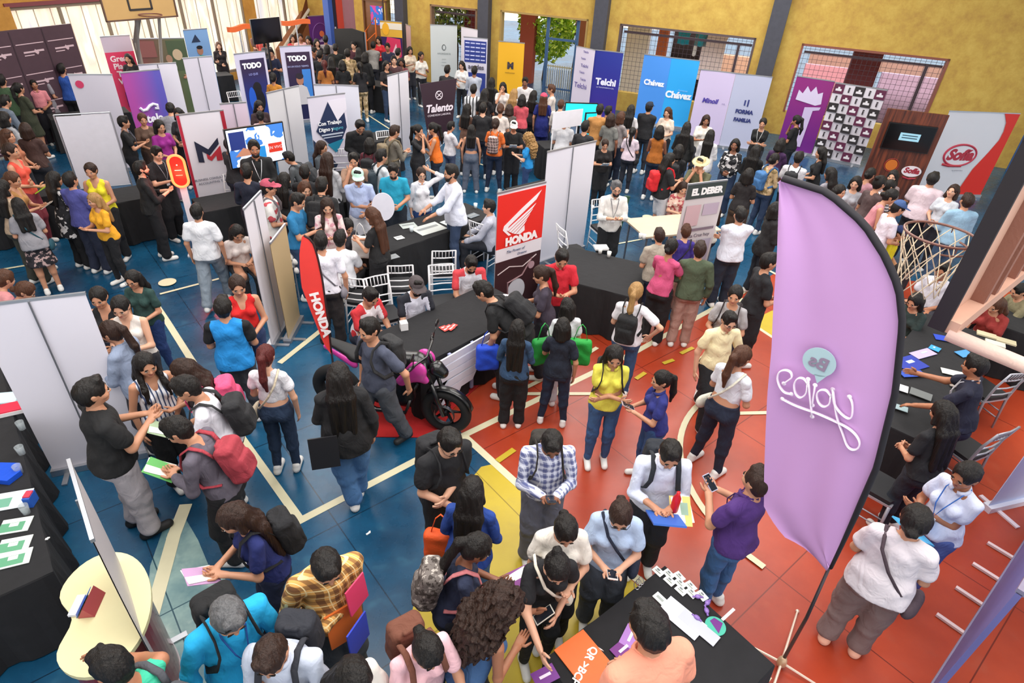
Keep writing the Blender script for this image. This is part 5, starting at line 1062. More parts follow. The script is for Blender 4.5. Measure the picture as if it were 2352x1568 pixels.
# mirrored writing and balloon
tl = -.14
m = MB()
for pts_ in ([(-.36, 2.66), (-.33, 2.63), (-.3, 2.54), (-.31, 2.51), (-.36, 2.52), (-.42, 2.56), (-.46, 2.66)],
    [(-.46, 2.66), (-.37, 2.47), (-.31, 2.4), (-.26, 2.32), (-.22, 2.31), (-.195, 2.34), (-.2, 2.39), (-.24, 2.43), (-.29, 2.45), (-.36, 2.455), (-.5, 2.45), (-.55, 2.44), (-.63, 2.43), (-.71, 2.435)],
    [(-.455, 2.61), (-.44, 2.55), (-.465, 2.51), (-.505, 2.525), (-.535, 2.58), (-.525, 2.62), (-.49, 2.64), (-.455, 2.61)], [(-.56, 2.635), (-.53, 2.49)],
    [(-.605, 2.625), (-.585, 2.55), (-.61, 2.495), (-.65, 2.515), (-.68, 2.58), (-.67, 2.635), (-.635, 2.65), (-.605, 2.625)], [(-.61, 2.655), (-.505, 2.41)],
    [(-.735, 2.55), (-.715, 2.59), (-.70, 2.62), (-.72, 2.655), (-.76, 2.65), (-.79, 2.615), (-.785, 2.56), (-.75, 2.51), (-.71, 2.485), (-.67, 2.50)]):
    q_ = np.array(pts_); u_ = np.linspace(0, len(q_) - 1, len(q_) * 3); q_ = np.stack([np.interp(u_, range(len(q_)), q_[:, 0]), np.interp(u_, range(len(q_)), q_[:, 1])], 1)
    for _ in range(2): q_[1:-1] = (q_[:-2] + 2 * q_[1:-1] + q_[2:]) / 4
    m.tube([(x, -.034, z) for x, z in q_], .0150, 8, flat=.35); 
    for e_ in (q_[0], q_[-1]): m.ell((e_[0], -.034, e_[1]), (.0150, .006, .0150), 10)
ob('mirrored_lettering', m, mat('#f2e4f4', .6, var=.01), t, smooth=True)
m = MB(); cx, cz = -.59, 2.795; m.prism([(cx + .098 * math.cos(a), cz + .098 * math.sin(a)) for a in np.linspace(0, 2 * math.pi, 30)[:-1]], -.030, -.026, axis='y'); m.prism([(cx + .0, cz - .09), (cx + .035, cz - .145), (cx + .07, cz - .07)], -.030, -.026, axis='y'); ob('printed_balloon', m, mat('#a8c4cc', .6, var=.01), t)
lettering('Bs', t, cx, cz - .005, .12, '#8c7c94', -.034, offset=.003, mirror=True, rot=-.05)
# red feather flag
P = at(775, 960); t = thing('feather_flag', 'slim red feather flag with white capitals standing before the dark booth', 'flag', (P[0], P[1], 0), math.radians(20.3))
RO = [(.035, .94), (.045, 1.34), (.045, 1.86), (.03, 2.10), (.01, 2.25), (-.04, 2.34), (-.07, 2.35)]; LO_ = [(.03, .93), (-.03, 1.07), (-.11, 1.47), (-.165, 1.79), (-.155, 2.0), (-.135, 2.18), (-.09, 2.34)]
ro, lo_ = interp(RO, 24), interp(LO_, 24); m = MB(); vs = []; nu = 6
for k in range(24):
    for j in range(nu): u = j / (nu - 1); x, z = ro[k] * (1 - u) + lo_[k] * u; vs.append((x, .012 * math.sin(z * 5) * u, z))
fs = [(k * nu + j, k * nu + j + 1, (k + 1) * nu + j + 1, (k + 1) * nu + j) for k in range(23) for j in range(nu - 1)]; n0 = len(vs); vs += [(x, y + .004, z) for x, y, z in vs]; fs += [(n0 + a, n0 + d, n0 + c_, n0 + b) for a, b, c_, d in fs]
m.add(vs, fs); ob('flag_cloth', m, mat('#e23a34', .7, bump=.1), t, smooth=True)
m = MB(); m.tube([(x, 0, z) for x, z in ro], .011, 6); ob('sleeve', m, mat('#2a1014', .7), t, smooth=True)
lettering('HONDA', t, -.025, 1.45, .12, '#f4ecec', -.02, offset=.006, rot=-math.pi / 2 + .14, width=.56)
m = MB(); m.cyl((.03, 0, .02), (.035, 0, .95), .012, 8); m.box((.03, 0, .015), (.4, .04, .02)); m.box((.03, 0, .015), (.04, .4, .02)); ob('pole', m, mat('#505058', .4, .6), t)

# ---------------------------------------------------------------- basketball gear
BD = np.array([.755, .656]); BN = np.array([-.656, .755]); ba = math.atan2(BD[1], BD[0])
t = thing('basketball_backboard', 'worn wooden basketball backboard seen from behind at the right edge', 'backboard', (2.49, 3.11, 0), ba)
Z0 = 3.1; M_BW = mat('#c49a86', .7, bump=.35, bscale=7, var=.22, name='weathered_board_wood', vscale=3)
m = MB(); m.box((.9, .0, Z0 + .55), (1.8, .03, 1.08)); ob('board', m, M_BW, t)
m = MB(); m.box((-.0, .0, Z0 + .55), (.03, .09, 1.12)); m.box((.9, 0, Z0 + 1.09), (1.84, .09, .03)); ob('edge_frame', m, mat('#181218', .6), t)
for x in (.42, .62, 1.0, 1.2): m = MB(); m.box((x, -.05, Z0 + .55), (.06, .08, 1.06)); ob('batten', m, mat('#8a5c4c', .7, bump=.3), t)
m = MB()
for x in (.52, .80, 1.1):
    for k in range(8): m.ell((x, -.018, Z0 + .12 + k * .12), (.012, .006, .012), 6)
ob('bolt', m, mat('#5a3c38', .6), t)
m = MB(); m.box((.9, -.05, Z0 + .03), (1.8, .1, .08)); ob('bottom_rail', m, M_BW, t)
m = MB(); m.tube([(.02, -.06, Z0 - .02), (.1, -1.2, Z0 - .05), (.15, -2.4, Z0 - .6)], .045, 8); m.tube([(1.6, -.06, Z0 - .02), (1.6, -1.2, Z0 - .05), (1.6, -2.4, Z0 - .6)], .05, 8); m.tube([(.15, -2.4, Z0 - .6), (.15, -2.4, 0)], .06, 8); m.tube([(1.6, -2.4, Z0 - .6), (1.6, -2.4, 0)], .06, 8); ob('support_arm', m, mat('#d8bcb0', .6, bump=.2, name='pink_painted_steel'), t, smooth=True)
rc = (.9, .40, Z0 + .22); m = MB(); m.tube([(rc[0] + .228 * math.cos(a), rc[1] + .228 * math.sin(a), rc[2]) for a in np.linspace(0, 2 * math.pi, 36)[:-1]], .009, 8, closed=True); m.tube([(rc[0] + .20 * math.cos(a), rc[1] + .20 * math.sin(a), rc[2] - .07) for a in np.linspace(math.pi * 1.15, 2 * math.pi * .93, 14)], .007, 6)
for a in np.linspace(0, 2 * math.pi, 9)[:-1]: m.tube([(rc[0] + .228 * math.cos(a), rc[1] + .228 * math.sin(a), rc[2]), (rc[0] + .228 * math.cos(a), rc[1] + .228 * math.sin(a), rc[2] - .04)], .004, 4)
m.box((.9, .09, rc[2] - .03), (.16, .17, .10)); rim = ob('rim', m, mat('#7c5c54', .4, .5, name='rim_steel'), t, smooth=False)
m = MB(); nn = 12; lv = [(.228, 0), (.215, .09), (.185, .18), (.16, .27), (.145, .36), (.15, .43)]
for k in range(nn):
    for dr in (1, -1):
        P_ = []
        for i, (r0, dz) in enumerate(lv): a = 2 * math.pi * (k + dr * i * .5) / nn; P_.append((rc[0] + r0 * math.cos(a), rc[1] + r0 * math.sin(a), rc[2] - dz))
        m.tube(P_, .0038, 5)
ob('net', m, mat('#d8ccb0', .8, name='net_cord'), rim, smooth=True)
# far backboard
c = at(325, 42, 2.95); fa = math.atan2(at(390, 38, 2.9)[1] - at(262, 48, 2.9)[1], at(390, 38, 2.9)[0] - at(262, 48, 2.9)[0]); c0 = (at(390, 38, 2.9) + at(262, 48, 2.9)) / 2
t = thing('basketball_backboard', 'tan wooden basketball backboard and stand by the glazed wall', 'backboard', (c0[0], c0[1], 0), fa)
m = MB(); m.box((0, 0, 3.42), (1.6, .04, 1.05)); ob('board', m, mat('#b8935c', .55, var=.15, bump=.2, vscale=2), t)
m = MB(); m.box((0, -.025, 2.9), (1.64, .03, .03)); m.box((-.81, -.025, 3.42), (.03, .03, 1.05)); m.box((.81, -.025, 3.42), (.03, .03, 1.05)); ob('edge_frame', m, mat('#5a4034', .6), t)
m = MB()
for b in (((0, -.025, 3.08), (.5, .01, .04)), ((0, -.025, 3.45), (.5, .01, .04)), ((-.25, -.025, 3.27), (.04, .01, .4)), ((.25, -.025, 3.27), (.04, .01, .4))): m.box(*b)
ob('target_square', m, mat('#2a2424', .6), t)
m = MB(); m.tube([(.225 * math.cos(a), -.30 + .225 * math.sin(a), 3.0) for a in np.linspace(0, 2 * math.pi, 24)[:-1]], .012, 6, closed=True); ob('rim', m, mat('#6c3c34', .5), t)
m = MB(); m.tube([(.1, .05, 3.3), (.3, 1.0, 2.3), (.3, 1.1, 0)], .06, 8); m.tube([(-.1, .05, 3.0), (.2, 1.0, 1.6)], .035, 8); m.tube([(.45, .05, 3.1), (.5, 1.1, 0)], .035, 8); ob('stand', m, mat('#a09890', .5, .3), t)

# ---------------------------------------------------------------- tables, chairs
def table(cx, cy, w, d, ang, lab, h=.76, cloth=True, col=None, legs=False):
    t = thing('table', lab, 'table', (cx, cy, 0), math.radians(ang)); RECTS.append((cx, cy, w, d, math.radians(ang)))
    m = MB(); m.box((0, 0, h - .015), (w, d, .03)); ob('tabletop', m, mat('#3a3a3e', .5) if cloth else mat(col or '#d8d0b8', .5, var=.1), t)
    for x in (-1, 1):
        for y in (-1, 1): m = MB(); m.cyl((x * (w / 2 - .08), y * (d / 2 - .08), 0), (x * (w / 2 - .08), y * (d / 2 - .08), h - .03), .018, 8); ob('leg', m, mat('#8c8c90', .4, .7), t)
    if cloth:
        m = MB(); per = []; n = 12; w2, d2 = w / 2 + .012, d / 2 + .012
        for (a, b) in (((-w2, -d2), (w2, -d2)), ((w2, -d2), (w2, d2)), ((w2, d2), (-w2, d2)), ((-w2, d2), (-w2, -d2))):
            k_ = max(6, int(math.hypot(b[0] - a[0], b[1] - a[1]) / .07))
            for i in range(k_): u = i / k_; per.append((a[0] + (b[0] - a[0]) * u, a[1] + (b[1] - a[1]) * u))
        N = len(per); vs = []; rs = random.Random(int(cx * 100))
        ph = [rs.uniform(0, 6) for _ in range(3)]
        for lev, z in enumerate((h + .004, h - .01, h * .6, h * .3, .012)):
            for i, (x, y) in enumerate(per):
                L = math.hypot(x, y) + 1e-6; amp = (0, .004, .015, .025, .035)[lev]; q = amp * (1 + math.sin(i * .9 + ph[0]) + .6 * math.sin(i * 1.7 + ph[1])); nx = (x / w2 if abs(x) > w2 - .002 else 0); ny = (y / d2 if abs(y) > d2 - .002 else 0); vs.append((x + nx * q, y + ny * q, z))
        fs = [tuple(range(N))]
        for l_ in range(4):
            for i in range(N): j = (i + 1) % N; fs.append((l_ * N + i, (l_ + 1) * N + i, (l_ + 1) * N + j, l_ * N + j))
        m.add(vs, fs); o = ob('tablecloth', m, cloth_black() if cloth is True else fabric(cloth), None, (cx, cy, 0), math.radians(ang)); tag(o, 'black draped cloth on the ' + ' '.join(lab.replace('black covered ', '').split()[:12]), 'tablecloth')
    return t
def C3(*p): return at(*p, .76)
table(-5.0, 3.85, 3.95, .95, -48, 'black covered table filling the left edge of the hall floor'); 
c = (at(905, 580, .76) + at(1110, 505, .76)) / 2; table(c[0] - .32, c[1] + .27, 2.5, .75, 48, 'black covered table where the white-shirted team stands in the middle')
table(-.72, 6.55, 1.9, .85, 49, 'black covered table with red leaflets beside the motorcycle')
table(1.25, 8.2, 1.35, 1.1, -22, 'black covered table right of the red wing banner')
table(1.16, 2.30, 1.25, .96, 40, 'black covered table at the bottom with cards and orange folder')
table(5.08, 6.1, 3.0, .85, 48, 'black covered long table at the right under blue brochures'); table(7.15, 7.35, 1.3, .7, -43, 'black covered table beyond the backboard with beige trays')
c = C3(515, 465); table(c[0] + .1, c[1] + .2, 1.2, .7, 41, 'black covered table beside the crimson striped banner')
c = C3(285, 440); table(c[0] + .1, c[1] - .1, 1.2, .7, 41, 'black covered table in front of the blank framed panel')
c = C3(840, 318); table(c[0], c[1], 1.4, .7, 41, 'black covered table where a stout man in black leans')
c = C3(60, 450); table(c[0] - .2, c[1], 1.2, .6, 41, 'black covered table among women at the far left')
c = C3(1235, 432); table(c[0], c[1], 1.1, .6, 41, 'black covered small table behind the tall white banner back')
c = C3(1545, 515); table(c[0], c[1], 1.5, .8, 20, 'beige table in front of the newspaper banner', cloth=False, col='#c8b49c')
c = C3(760, 452); table(c[0], c[1], 1.5, .7, 41, 'black covered table among the seated crowd in the centre')
c = C3(480, 172); table(c[0], c[1], 1.2, .6, 41, 'black covered table near the woman in black by the glazing')
c = C3(855, 190); table(c[0], c[1], 2.0, .7, -20, 'black covered table under the man in the grey shirt')
c = C3(220, 245); table(c[0] + .2, c[1] - .6, 1.6, .6, 41, 'black covered table behind the blank framed panel at left')
c = C3(1300, 330); table(c[0], c[1], 1.3, .6, 20, 'black covered table under the small blank sign')
M_CW = mat('#e6e4e6', .35, name='white_chair_paint')
def chair_mesh():
    L = {}
    m = MB(); m.prism([(-.2, -.19), (.2, -.19), (.19, .2), (-.19, .2)], .43, .455); L['seat'] = m.mesh('seat')
    m = MB(); m.prism([(-.19, -.17), (-.1, -.19), (.1, -.19), (.19, -.17), (.185, .17), (.1, .2), (-.1, .2), (-.185, .17)], .455, .50); L['cushion'] = m.mesh('cushion')
    for i, (x, y) in enumerate(((-.18, .18), (.18, .18))): m = MB(); m.tube([(x, y, .44), (x, y + .02, 0)], [.017, .012], 8); L['leg%d' % i] = m.mesh('leg', True)
    for i, x in enumerate((-.18, .18)): m = MB(); m.tube([(x, -.22, 0), (x, -.18, .44), (x * .98, -.21, .7), (x * .96, -.27, .93)], [.012, .016, .015, .012], 8); L['leg%d' % (i + 2)] = m.mesh('leg', True)
    m = MB()
    for z, y in ((.93, -.27), (.80, -.235), (.66, -.203), (.56, -.195)): m.tube([(-.175, y, z), (0, y - .015, z), (.175, y, z)], .010, 6)
    for k in range(6): x = -.125 + k * .05; m.tube([(x, -.243, .80), (x, -.28, .93)], .006, 6)
    L['backrest'] = m.mesh('backrest', True)
    m = MB()
    for z in (.18, .28):
        m.tube([(-.18, .19, z), (.18, .19, z)], .008, 6); m.tube([(-.18, .19, z - .03), (-.18, -.2, z - .03)], .008, 6); m.tube([(.18, .19, z - .03), (.18, -.2, z - .03)], .008, 6)
    L['stretcher'] = m.mesh('stretcher', True); return L
CH = chair_mesh(); CHG = {}
def chair(px, py, face, lab, z=.93, cushion='#1a1a1e', frame=None):
    p = at(px, py, z); az = math.atan2(p[0], p[1]); t = thing('banquet_chair', lab, 'chair', (p[0], p[1], 0), -(az + math.radians(face)))
    for k, me in CH.items():
        nm = 'leg' if k.startswith('leg') else k; o = bpy.data.objects.new(nm, me); COL.objects.link(o); o.parent = t
        if not me.materials: me.materials.append(None)
        o.material_slots[0].link = 'OBJECT'; o.material_slots[0].material = mat(cushion, .7) if k == 'cushion' else (frame or M_CW)
for a in ((826, 618, 20, 'white slatted chair under the seated man in white, nearest the red flag'), (918, 590, 0, 'empty white slatted chair left of the two stacked in line'), (1016, 558, -5, 'empty white slatted chair facing the long middle table'),
          (1020, 628, 170, 'white slatted chair behind the man in red shouldered shirt'), (1118, 500, 35, 'white slatted chair under the man in the pale grey shirt'), (1322, 518, 60, 'white slatted chair beside the tall white banner back'),
          (525, 412, 200, 'white slatted chair in front of the crimson striped banner'), (782, 352, 180, 'white slatted chair below the teal tipped banner'), (890, 308, 160, 'white slatted chair by the stout man in black'), (880, 655, 160, 'white slatted chair behind the capped man in team shirt'),
          (1395, 470, 150, 'white slatted chair behind the bearded man with lanyard'), (545, 215, 160, 'white slatted chair between poster banner and pale back')): chair(*a)
M_SC = mat('#a8a8b0', .35, .3, name='silver_chair_paint')
for a in ((2262, 890, -60, 'silver slatted chair with black cushion beside the young man in navy', .5), (2215, 1020, -70, 'silver slatted chair with black cushion nearest the white banner back', .5), (2048, 1060, 95, 'silver slatted chair behind the long haired woman in black', .8), (2335, 700, -60, 'silver slatted chair glimpsed beyond the backboard', .5)): chair(*a[:4], z=a[4], frame=M_SC)

# curved counter
t = thing('kidney_counter', 'kidney shaped counter with cream top and glossy dark red body', 'counter', (-2.63, 2.29, 0), math.radians(-59))
ko = []
for a in np.linspace(0, 2 * math.pi, 49)[:-1]:
    r = .40 + .03 * math.cos(2 * a); x = r * 1.12 * math.cos(a); y = r * .80 * math.sin(a)
    if math.sin(a) < 0: y += .13 * math.exp(-(x / .17) ** 2)
    ko.append((x, y))
m = MB(); m.prism(ko, .965, 1.0); ob('counter_top', m, mat('#ddd4a4', .4, name='cream_laminate', var=.03), t)
m = MB(); m.prism([(x * .90, y * .88) for x, y in ko], 0.03, .965); ob('counter_body', m, mat('#7c1a14', .25, name='red_gloss_panel', coat=.4), t)
m = MB(); m.prism([(x * .93, y * .91) for x, y in ko], 0, .03); ob('plinth', m, mat('#a8a8ac', .4), t)
# blue partition panel and its feet, bottom right
a_, b_ = at(2165, 1545), at(2345, 1265); d = b_ - a_; L = np.linalg.norm(d); ang = math.atan2(d[1], d[0]); t = thing('partition_screen', 'mauve blue fabric partition with white floor feet at the lower right corner', 'partition', ((a_[0] + b_[0]) / 2, (a_[1] + b_[1]) / 2, 0), ang)
m = MB(); m.box((0, 0, .80), (L * 1.5, .035, 1.5)); ob('panel', m, mat('#6c6ca8', .6, name='mauve_panel', var=.15, vscale=1.5), t)
m = MB(); m.box((0, 0, 1.56), (L * 1.5, .05, .04)); ob('top_rail', m, mat('#a8a0b8', .35, .5), t)
m = MB(); m.box((0, 0, .03), (L * 1.5, .06, .05)); ob('bottom_rail', m, mat('#a8a0b8', .35, .5), t)
for px, py in ((2205, 1452), (2240, 1382), (2292, 1334), (2310, 1275)):
    q = at(px, py); dd = q[:2] - np.array([(a_[0] + b_[0]) / 2, (a_[1] + b_[1]) / 2]); lx = dd[0] * math.cos(ang) + dd[1] * math.sin(ang); m = MB(); m.box((lx, .12, .02), (.035, .26, .025)); ob('foot', m, mat('#e0c8c8', .4), t)
a_ = at(2262, 1172); b_ = at(2400, 1140); d = b_ - a_; ang = math.atan2(d[1], d[0]); cc = a_ + d / np.linalg.norm(d) * .43
t = thing('rollup_banner', 'pale blue white banner back rising at the right frame edge', 'banner', (cc[0], cc[1], 0), ang)
m = MB(); m.box((0, 0, 1.03), (.85, .008, 1.94)); ob('banner_panel', m, mat('#c0ccec', .45), t); m = MB(); m.box((0, 0, .04), (.88, .1, .075)); ob('base', m, mat('#dcdce8', .4), t)
for s_ in (-1, 1): m = MB(); m.box((s_ * .3, -.05, .012), (.05, .45, .018)); ob('foot', m, mat('#e4d4dc', .4), t)
m = MB(); m.cyl((0, .02, .07), (0, .01, 2), .01, 8); ob('pole', m, M_ALU, t)

# ---------------------------------------------------------------- motorcycle on its red carpet
m = MB(); cp = [at(838, 900), at(842, 1004), at(1003, 1006), at(1040, 940), at(1130, 860), at(960, 800)]; c0 = sum(cp) / len(cp); pts = [(p[0] - c0[0], p[1] - c0[1]) for p in cp][::1]
ar = sum(pts[i][0] * pts[(i + 1) % 6][1] - pts[(i + 1) % 6][0] * pts[i][1] for i in range(6)); pts = pts if ar > 0 else pts[::-1]
m.prism(pts, .004, .012); tag(ob('carpet', m, mat('#b41c1c', .9, bump=.4, bscale=80, name='red_carpet'), None, (c0[0], c0[1], 0)), 'bright red carpet spread under the black motorcycle', 'carpet')
fw = at(1025, 945, .3); tl_ = at(805, 812, .85); d = fw - tl_; ang = math.atan2(d[1], d[0]); mo = fw[:2] - np.array([math.cos(ang), math.sin(ang)]) * .70
t = thing('motorcycle', 'black naked motorcycle with magenta tank panels on the red carpet', 'motorcycle', (mo[0], mo[1], .012), ang)
MK = mat('#101012', .3, name='black_engine_paint', coat=.4); MR = mat('#161618', .8, name='tyre_rubber'); MG = mat('#d040a0', .3, name='magenta_fairing', coat=.5); MS = mat('#8c8c90', .3, .9, name='fork_steel')
def wheel(x, nm, w):
    m = MB(); m.tube([(x + .245 * math.cos(a), 0, .30 + .245 * math.sin(a)) for a in np.linspace(0, 2 * math.pi, 41)[:-1]], [w] * 40, 12, closed=True); o = ob(nm, m, MR, t, smooth=True)
    m = MB(); m.tube([(x + .195 * math.cos(a), 0, .30 + .195 * math.sin(a)) for a in np.linspace(0, 2 * math.pi, 33)[:-1]], .018, 8, closed=True); m.cyl((x, -.06, .30), (x, .06, .30), .035, 12)
    for k in range(5): a = k * 2 * math.pi / 5; m.tube([(x, 0, .30), (x + .19 * math.cos(a + .15), .0, .30 + .19 * math.sin(a + .15))], [.022, .012], 6); 
    ob('rim', m, mat('#202024', .35, .6), o, smooth=True)
    m = MB(); m.tube([(x + .12 * math.cos(a), -.07, .30 + .12 * math.sin(a)) for a in np.linspace(0, 2 * math.pi, 25)[:-1]], [.022] * 24, 4, closed=True, flat=.2); ob('brake_disc', m, MS, o)
wheel(.70, 'wheel', .058); wheel(-.66, 'wheel', .072)
for s_ in (-1, 1): m = MB(); m.tube([(.70, s_ * .09, .30), (.56, s_ * .09, .72)], [.028, .024], 8); m.tube([(.56, s_ * .09, .72), (.48, s_ * .09, .98)], .020, 8); ob('fork', m, MK, t, smooth=True)
m = MB(); m.tube([(.70 + .32 * math.cos(a), 0, .30 + .32 * math.sin(a)) for a in np.linspace(.3, 2.3, 12)], [.055] * 12, 8, flat=.25); ob('mudguard', m, MK, t, smooth=True)
m = MB(); m.tube([(.40, -.38, 1.04), (.46, -.22, 1.06), (.48, 0, 1.0), (.46, .22, 1.06), (.40, .38, 1.04)], .014, 8); m.tube([(.40, -.40, 1.04), (.44, -.27, 1.05)], .02, 8); m.tube([(.40, .40, 1.04), (.44, .27, 1.05)], .02, 8); ob('handlebar', m, MK, t, smooth=True)
for s_ in (-1, 1): m = MB(); m.tube([(.44, s_ * .28, 1.05), (.47, s_ * .33, 1.20)], .006, 6); m.ell((.47, s_ * .36, 1.23), (.015, .06, .04), 12); ob('mirror', m, MK, t, smooth=True)
def sdfpart(nm, caps, lo, hi, mt, cell=.014, par=None, cut=None):
    F = Field(lo, hi, cell)
    for q in caps: F.cap(*q[:4], k=.04, **(q[4] if len(q) > 4 else {}))
    if cut: F.plane(*cut)
    V, Fc = F.nets(); return ob(nm, mesh_of(nm, V, Fc), mt, par or t)
sdfpart('tank', [((.36, 0, .88), (.05, 0, .86), .15, .12, dict(sy=.9))], (-.2, -.3, .6), (.6, .3, 1.2), MK)
for s_ in (-1, 1): sdfpart('fairing', [((.42, s_ * .13, .90), (.22, s_ * .13, .70), .11, .06, dict(sy=.45)), ((.50, s_ * .12, .78), (.36, s_ * .12, .80), .05, .05, dict(sy=.5))], (.0, -.3, .5), (.7, .3, 1.1), MG)
sdfpart('seat', [((.0, 0, .86), (-.35, 0, .84), .10, .12, dict(sz=.5)), ((-.35, 0, .86), (-.75, 0, .98), .11, .05, dict(sz=.5))], (-1.0, -.3, .65), (.2, .3, 1.15), mat('#141416', .6))
for s_ in (-1, 1): sdfpart('side_panel', [((-.35, s_ * .10, .78), (-.70, s_ * .07, .92), .05, .03, dict(sy=.5))], (-.9, -.25, .6), (-.1, .25, 1.1), MG)
sdfpart('headlight', [((.60, 0, .88), (.66, 0, .84), .09, .07)], (.4, -.2, .65), (.9, .2, 1.1), MK)
sdfpart('engine', [((.18, 0, .42), (-.10, 0, .40), .15, .16, dict(sy=.85)), ((.22, 0, .55), (.25, 0, .66), .11, .09)], (-.4, -.3, .15), (.5, .3, .85), mat('#1c1c20', .4, .5, bump=.6, bscale=20))
m = MB(); m.tube([(-.0, 0, .75), (.3, 0, .62), (.48, 0, .92)], .035, 8); m.tube([(-.10, 0, .74), (-.30, 0, .45), (-.66, .10, .30)], .03, 8); m.tube([(-.30, 0, .45), (-.66, -.10, .30)], .03, 8); m.tube([(-.1, 0, .74), (-.55, 0, .82)], .025, 8); m.tube([(.35, 0, .6), (.2, 0, .26), (-.15, 0, .25)], .025, 8); ob('frame', m, MK, t, smooth=True)
m = MB(); m.tube([(.3, -.08, .42), (.25, -.12, .25), (-.1, -.14, .22), (-.35, -.16, .3)], [.022, .022, .03, .055], 10); m.tube([(-.35, -.16, .3), (-.62, -.17, .42)], [.055, .05], 10); ob('exhaust', m, MK, t, smooth=True)
m = MB(); m.tube([(-.05, .14, .2), (-.12, .30, .02)], .012, 6); ob('kickstand', m, MK, t)
# white cut-out sign in front of the sponsor table
t = thing('logo_sign', 'white winged cut-out sign leaning against the black table front', 'sign', (-.60, 5.90, .06), math.radians(49)); m = MB()
for k, (x0, x1, z) in enumerate(((-.46, .50, .66), (-.36, .52, .545), (-.46, .40, .43), (-.30, .46, .315), (-.38, .25, .20), (-.34, .0, .09))): m.prism([(x0, z - .05), (x0 + .09, z + .05), (x1, z + .085), (x1 - .06, z - .015)], -.02, .0, axis='y')
ob('wing_board', m, mat('#e4e4f2', .4), t)
m = MB(); m.box((-.15, .03, .36), (.04, .03, .7)); m.box((.22, .03, .36), (.04, .03, .7)); ob('stay', m, mat('#8c94b8', .5), t)
# hanging round sign, plates and small items
FZ = [0.0]
def flat(kind, px, py, z, sx, sy, rz, col, lab, cat, sz=.006, extra=None, rough=.5):
    FZ[0] += .0007; z = z + FZ[0] % .012; p = at(px, py, z); m = MB(); m.box((0, 0, sz / 2), (sx, sy, sz)); mats = [mat(col, rough, var=.03)]
    if extra:
        for (x, y, w, h, cc) in extra: mats.append(mat(cc, .5, var=.02)); m.box((x * sx, y * sy, sz + .0004 + .0005 * len(mats)), (w * sx, h * sy, .0016), mi=len(mats) - 1)
    o = ob(kind, m, mats, None, (p[0], p[1], z), math.radians(rz)); tag(o, lab, cat); return o
def cup(px, py, z, col, lab, r=.035, h=.09, alpha=1.0):
    p = at(px, py, z); m = MB(); m.lathe([(r * .75, 0), (r, h), (r * .92, h), (r * .7, .006)], n=18); o = ob('cup', m, mat(col, .15 if alpha < 1 else .4, alpha=alpha), None, (p[0], p[1], z), smooth=True); tag(o, lab, 'cup')
TZ = .768
for i, (x, y, r) in enumerate(((36, 1207, 8), (34, 1252, 10), (34, 1283, 14))): flat('leaflet', x, y, TZ, .21, .15, r + 10, '#dfe6e0', ['green and white leaflet, upper one of the three in a column', 'green and white leaflet, middle one of the three in a column', 'green and white leaflet, lowest one of the three in a column'][i], 'leaflet', extra=[(-.1, -.1, .8, .6, '#5c9c78'), (-.05, .05, .3, .25, '#d8e4d8')])
flat('leaflet', 22, 1150, TZ, .30, .20, 20, '#d8e0e4', 'large white sheet with green corner above the green leaflets', 'leaflet', extra=[(-.2, -.1, .5, .5, '#6ca48c')])
flat('tablet', 12, 915, TZ, .26, .19, 15, '#a8c0c8', 'pale tablet computer on the left black table', 'tablet', .01, [(0, 0, .9, .88, '#c8e0e8')], .2)
p = at(20, 945, TZ); t_ = thing('storage_box', 'red and white box lying on the left black table', 'box', (p[0], p[1], TZ), math.radians(30)); m = MB(); m.box((0, 0, .02), (.32, .16, .04)); ob('box_body', m, mat('#e8e4e4', .5), t_); m = MB(); m.box((0, 0, .046), (.31, .15, .012)); ob('lid', m, mat('#d8304a', .4), t_)
for i, (x, y) in enumerate(((52, 985), (51, 1042), (46, 1086), (62, 1178))): cup(x, y, TZ, '#b8c0c4', ['clear plastic cup, topmost on the left table', 'clear plastic cup, second from the top on the left table', 'clear plastic cup below two others on the left table', 'clear plastic cup beside the green leaflets'][i], alpha=.35)
p = at(14, 1092, TZ); m = MB(); m.prism([(-.12, -.09), (.1, -.1), (.13, .02), (.06, .11), (-.11, .1)], 0, .05); tag(ob('gift_bag', m, mat('#1c50c8', .35, bump=.5, bscale=20), None, (p[0], p[1], TZ)), 'crumpled blue bag on the left black table', 'bag')
p = at(75, 1155, TZ); m = MB(); m.box((0, 0, .05), (.055, .10, .10)); m.box((0, 0, .105), (.05, .07, .012), mi=1); tag(ob('card_box', m, [mat('#2c60c0', .4), mat('#c83c50', .4)], None, (p[0], p[1], TZ), .2), 'small red and blue card box at the table edge', 'box')
p = at(212, 1390, 1.0); m = MB(); m.prism([(-.05, 0), (.05, 0), (0, .09)], -.09, .09, axis='y'); m.box((-.04, 0, .04), (.004, .17, .10), ry=.5, mi=1); m.box((-.09, 0, .012), (.05, .15, .02), mi=2); tag(ob('tent_card', m, [mat('#b04a50', .4), mat('#2860c8', .4), mat('#e4e4e8', .5)], None, (p[0], p[1], 1.002), math.radians(10)), 'blue and red tent card on the cream counter top', 'card')
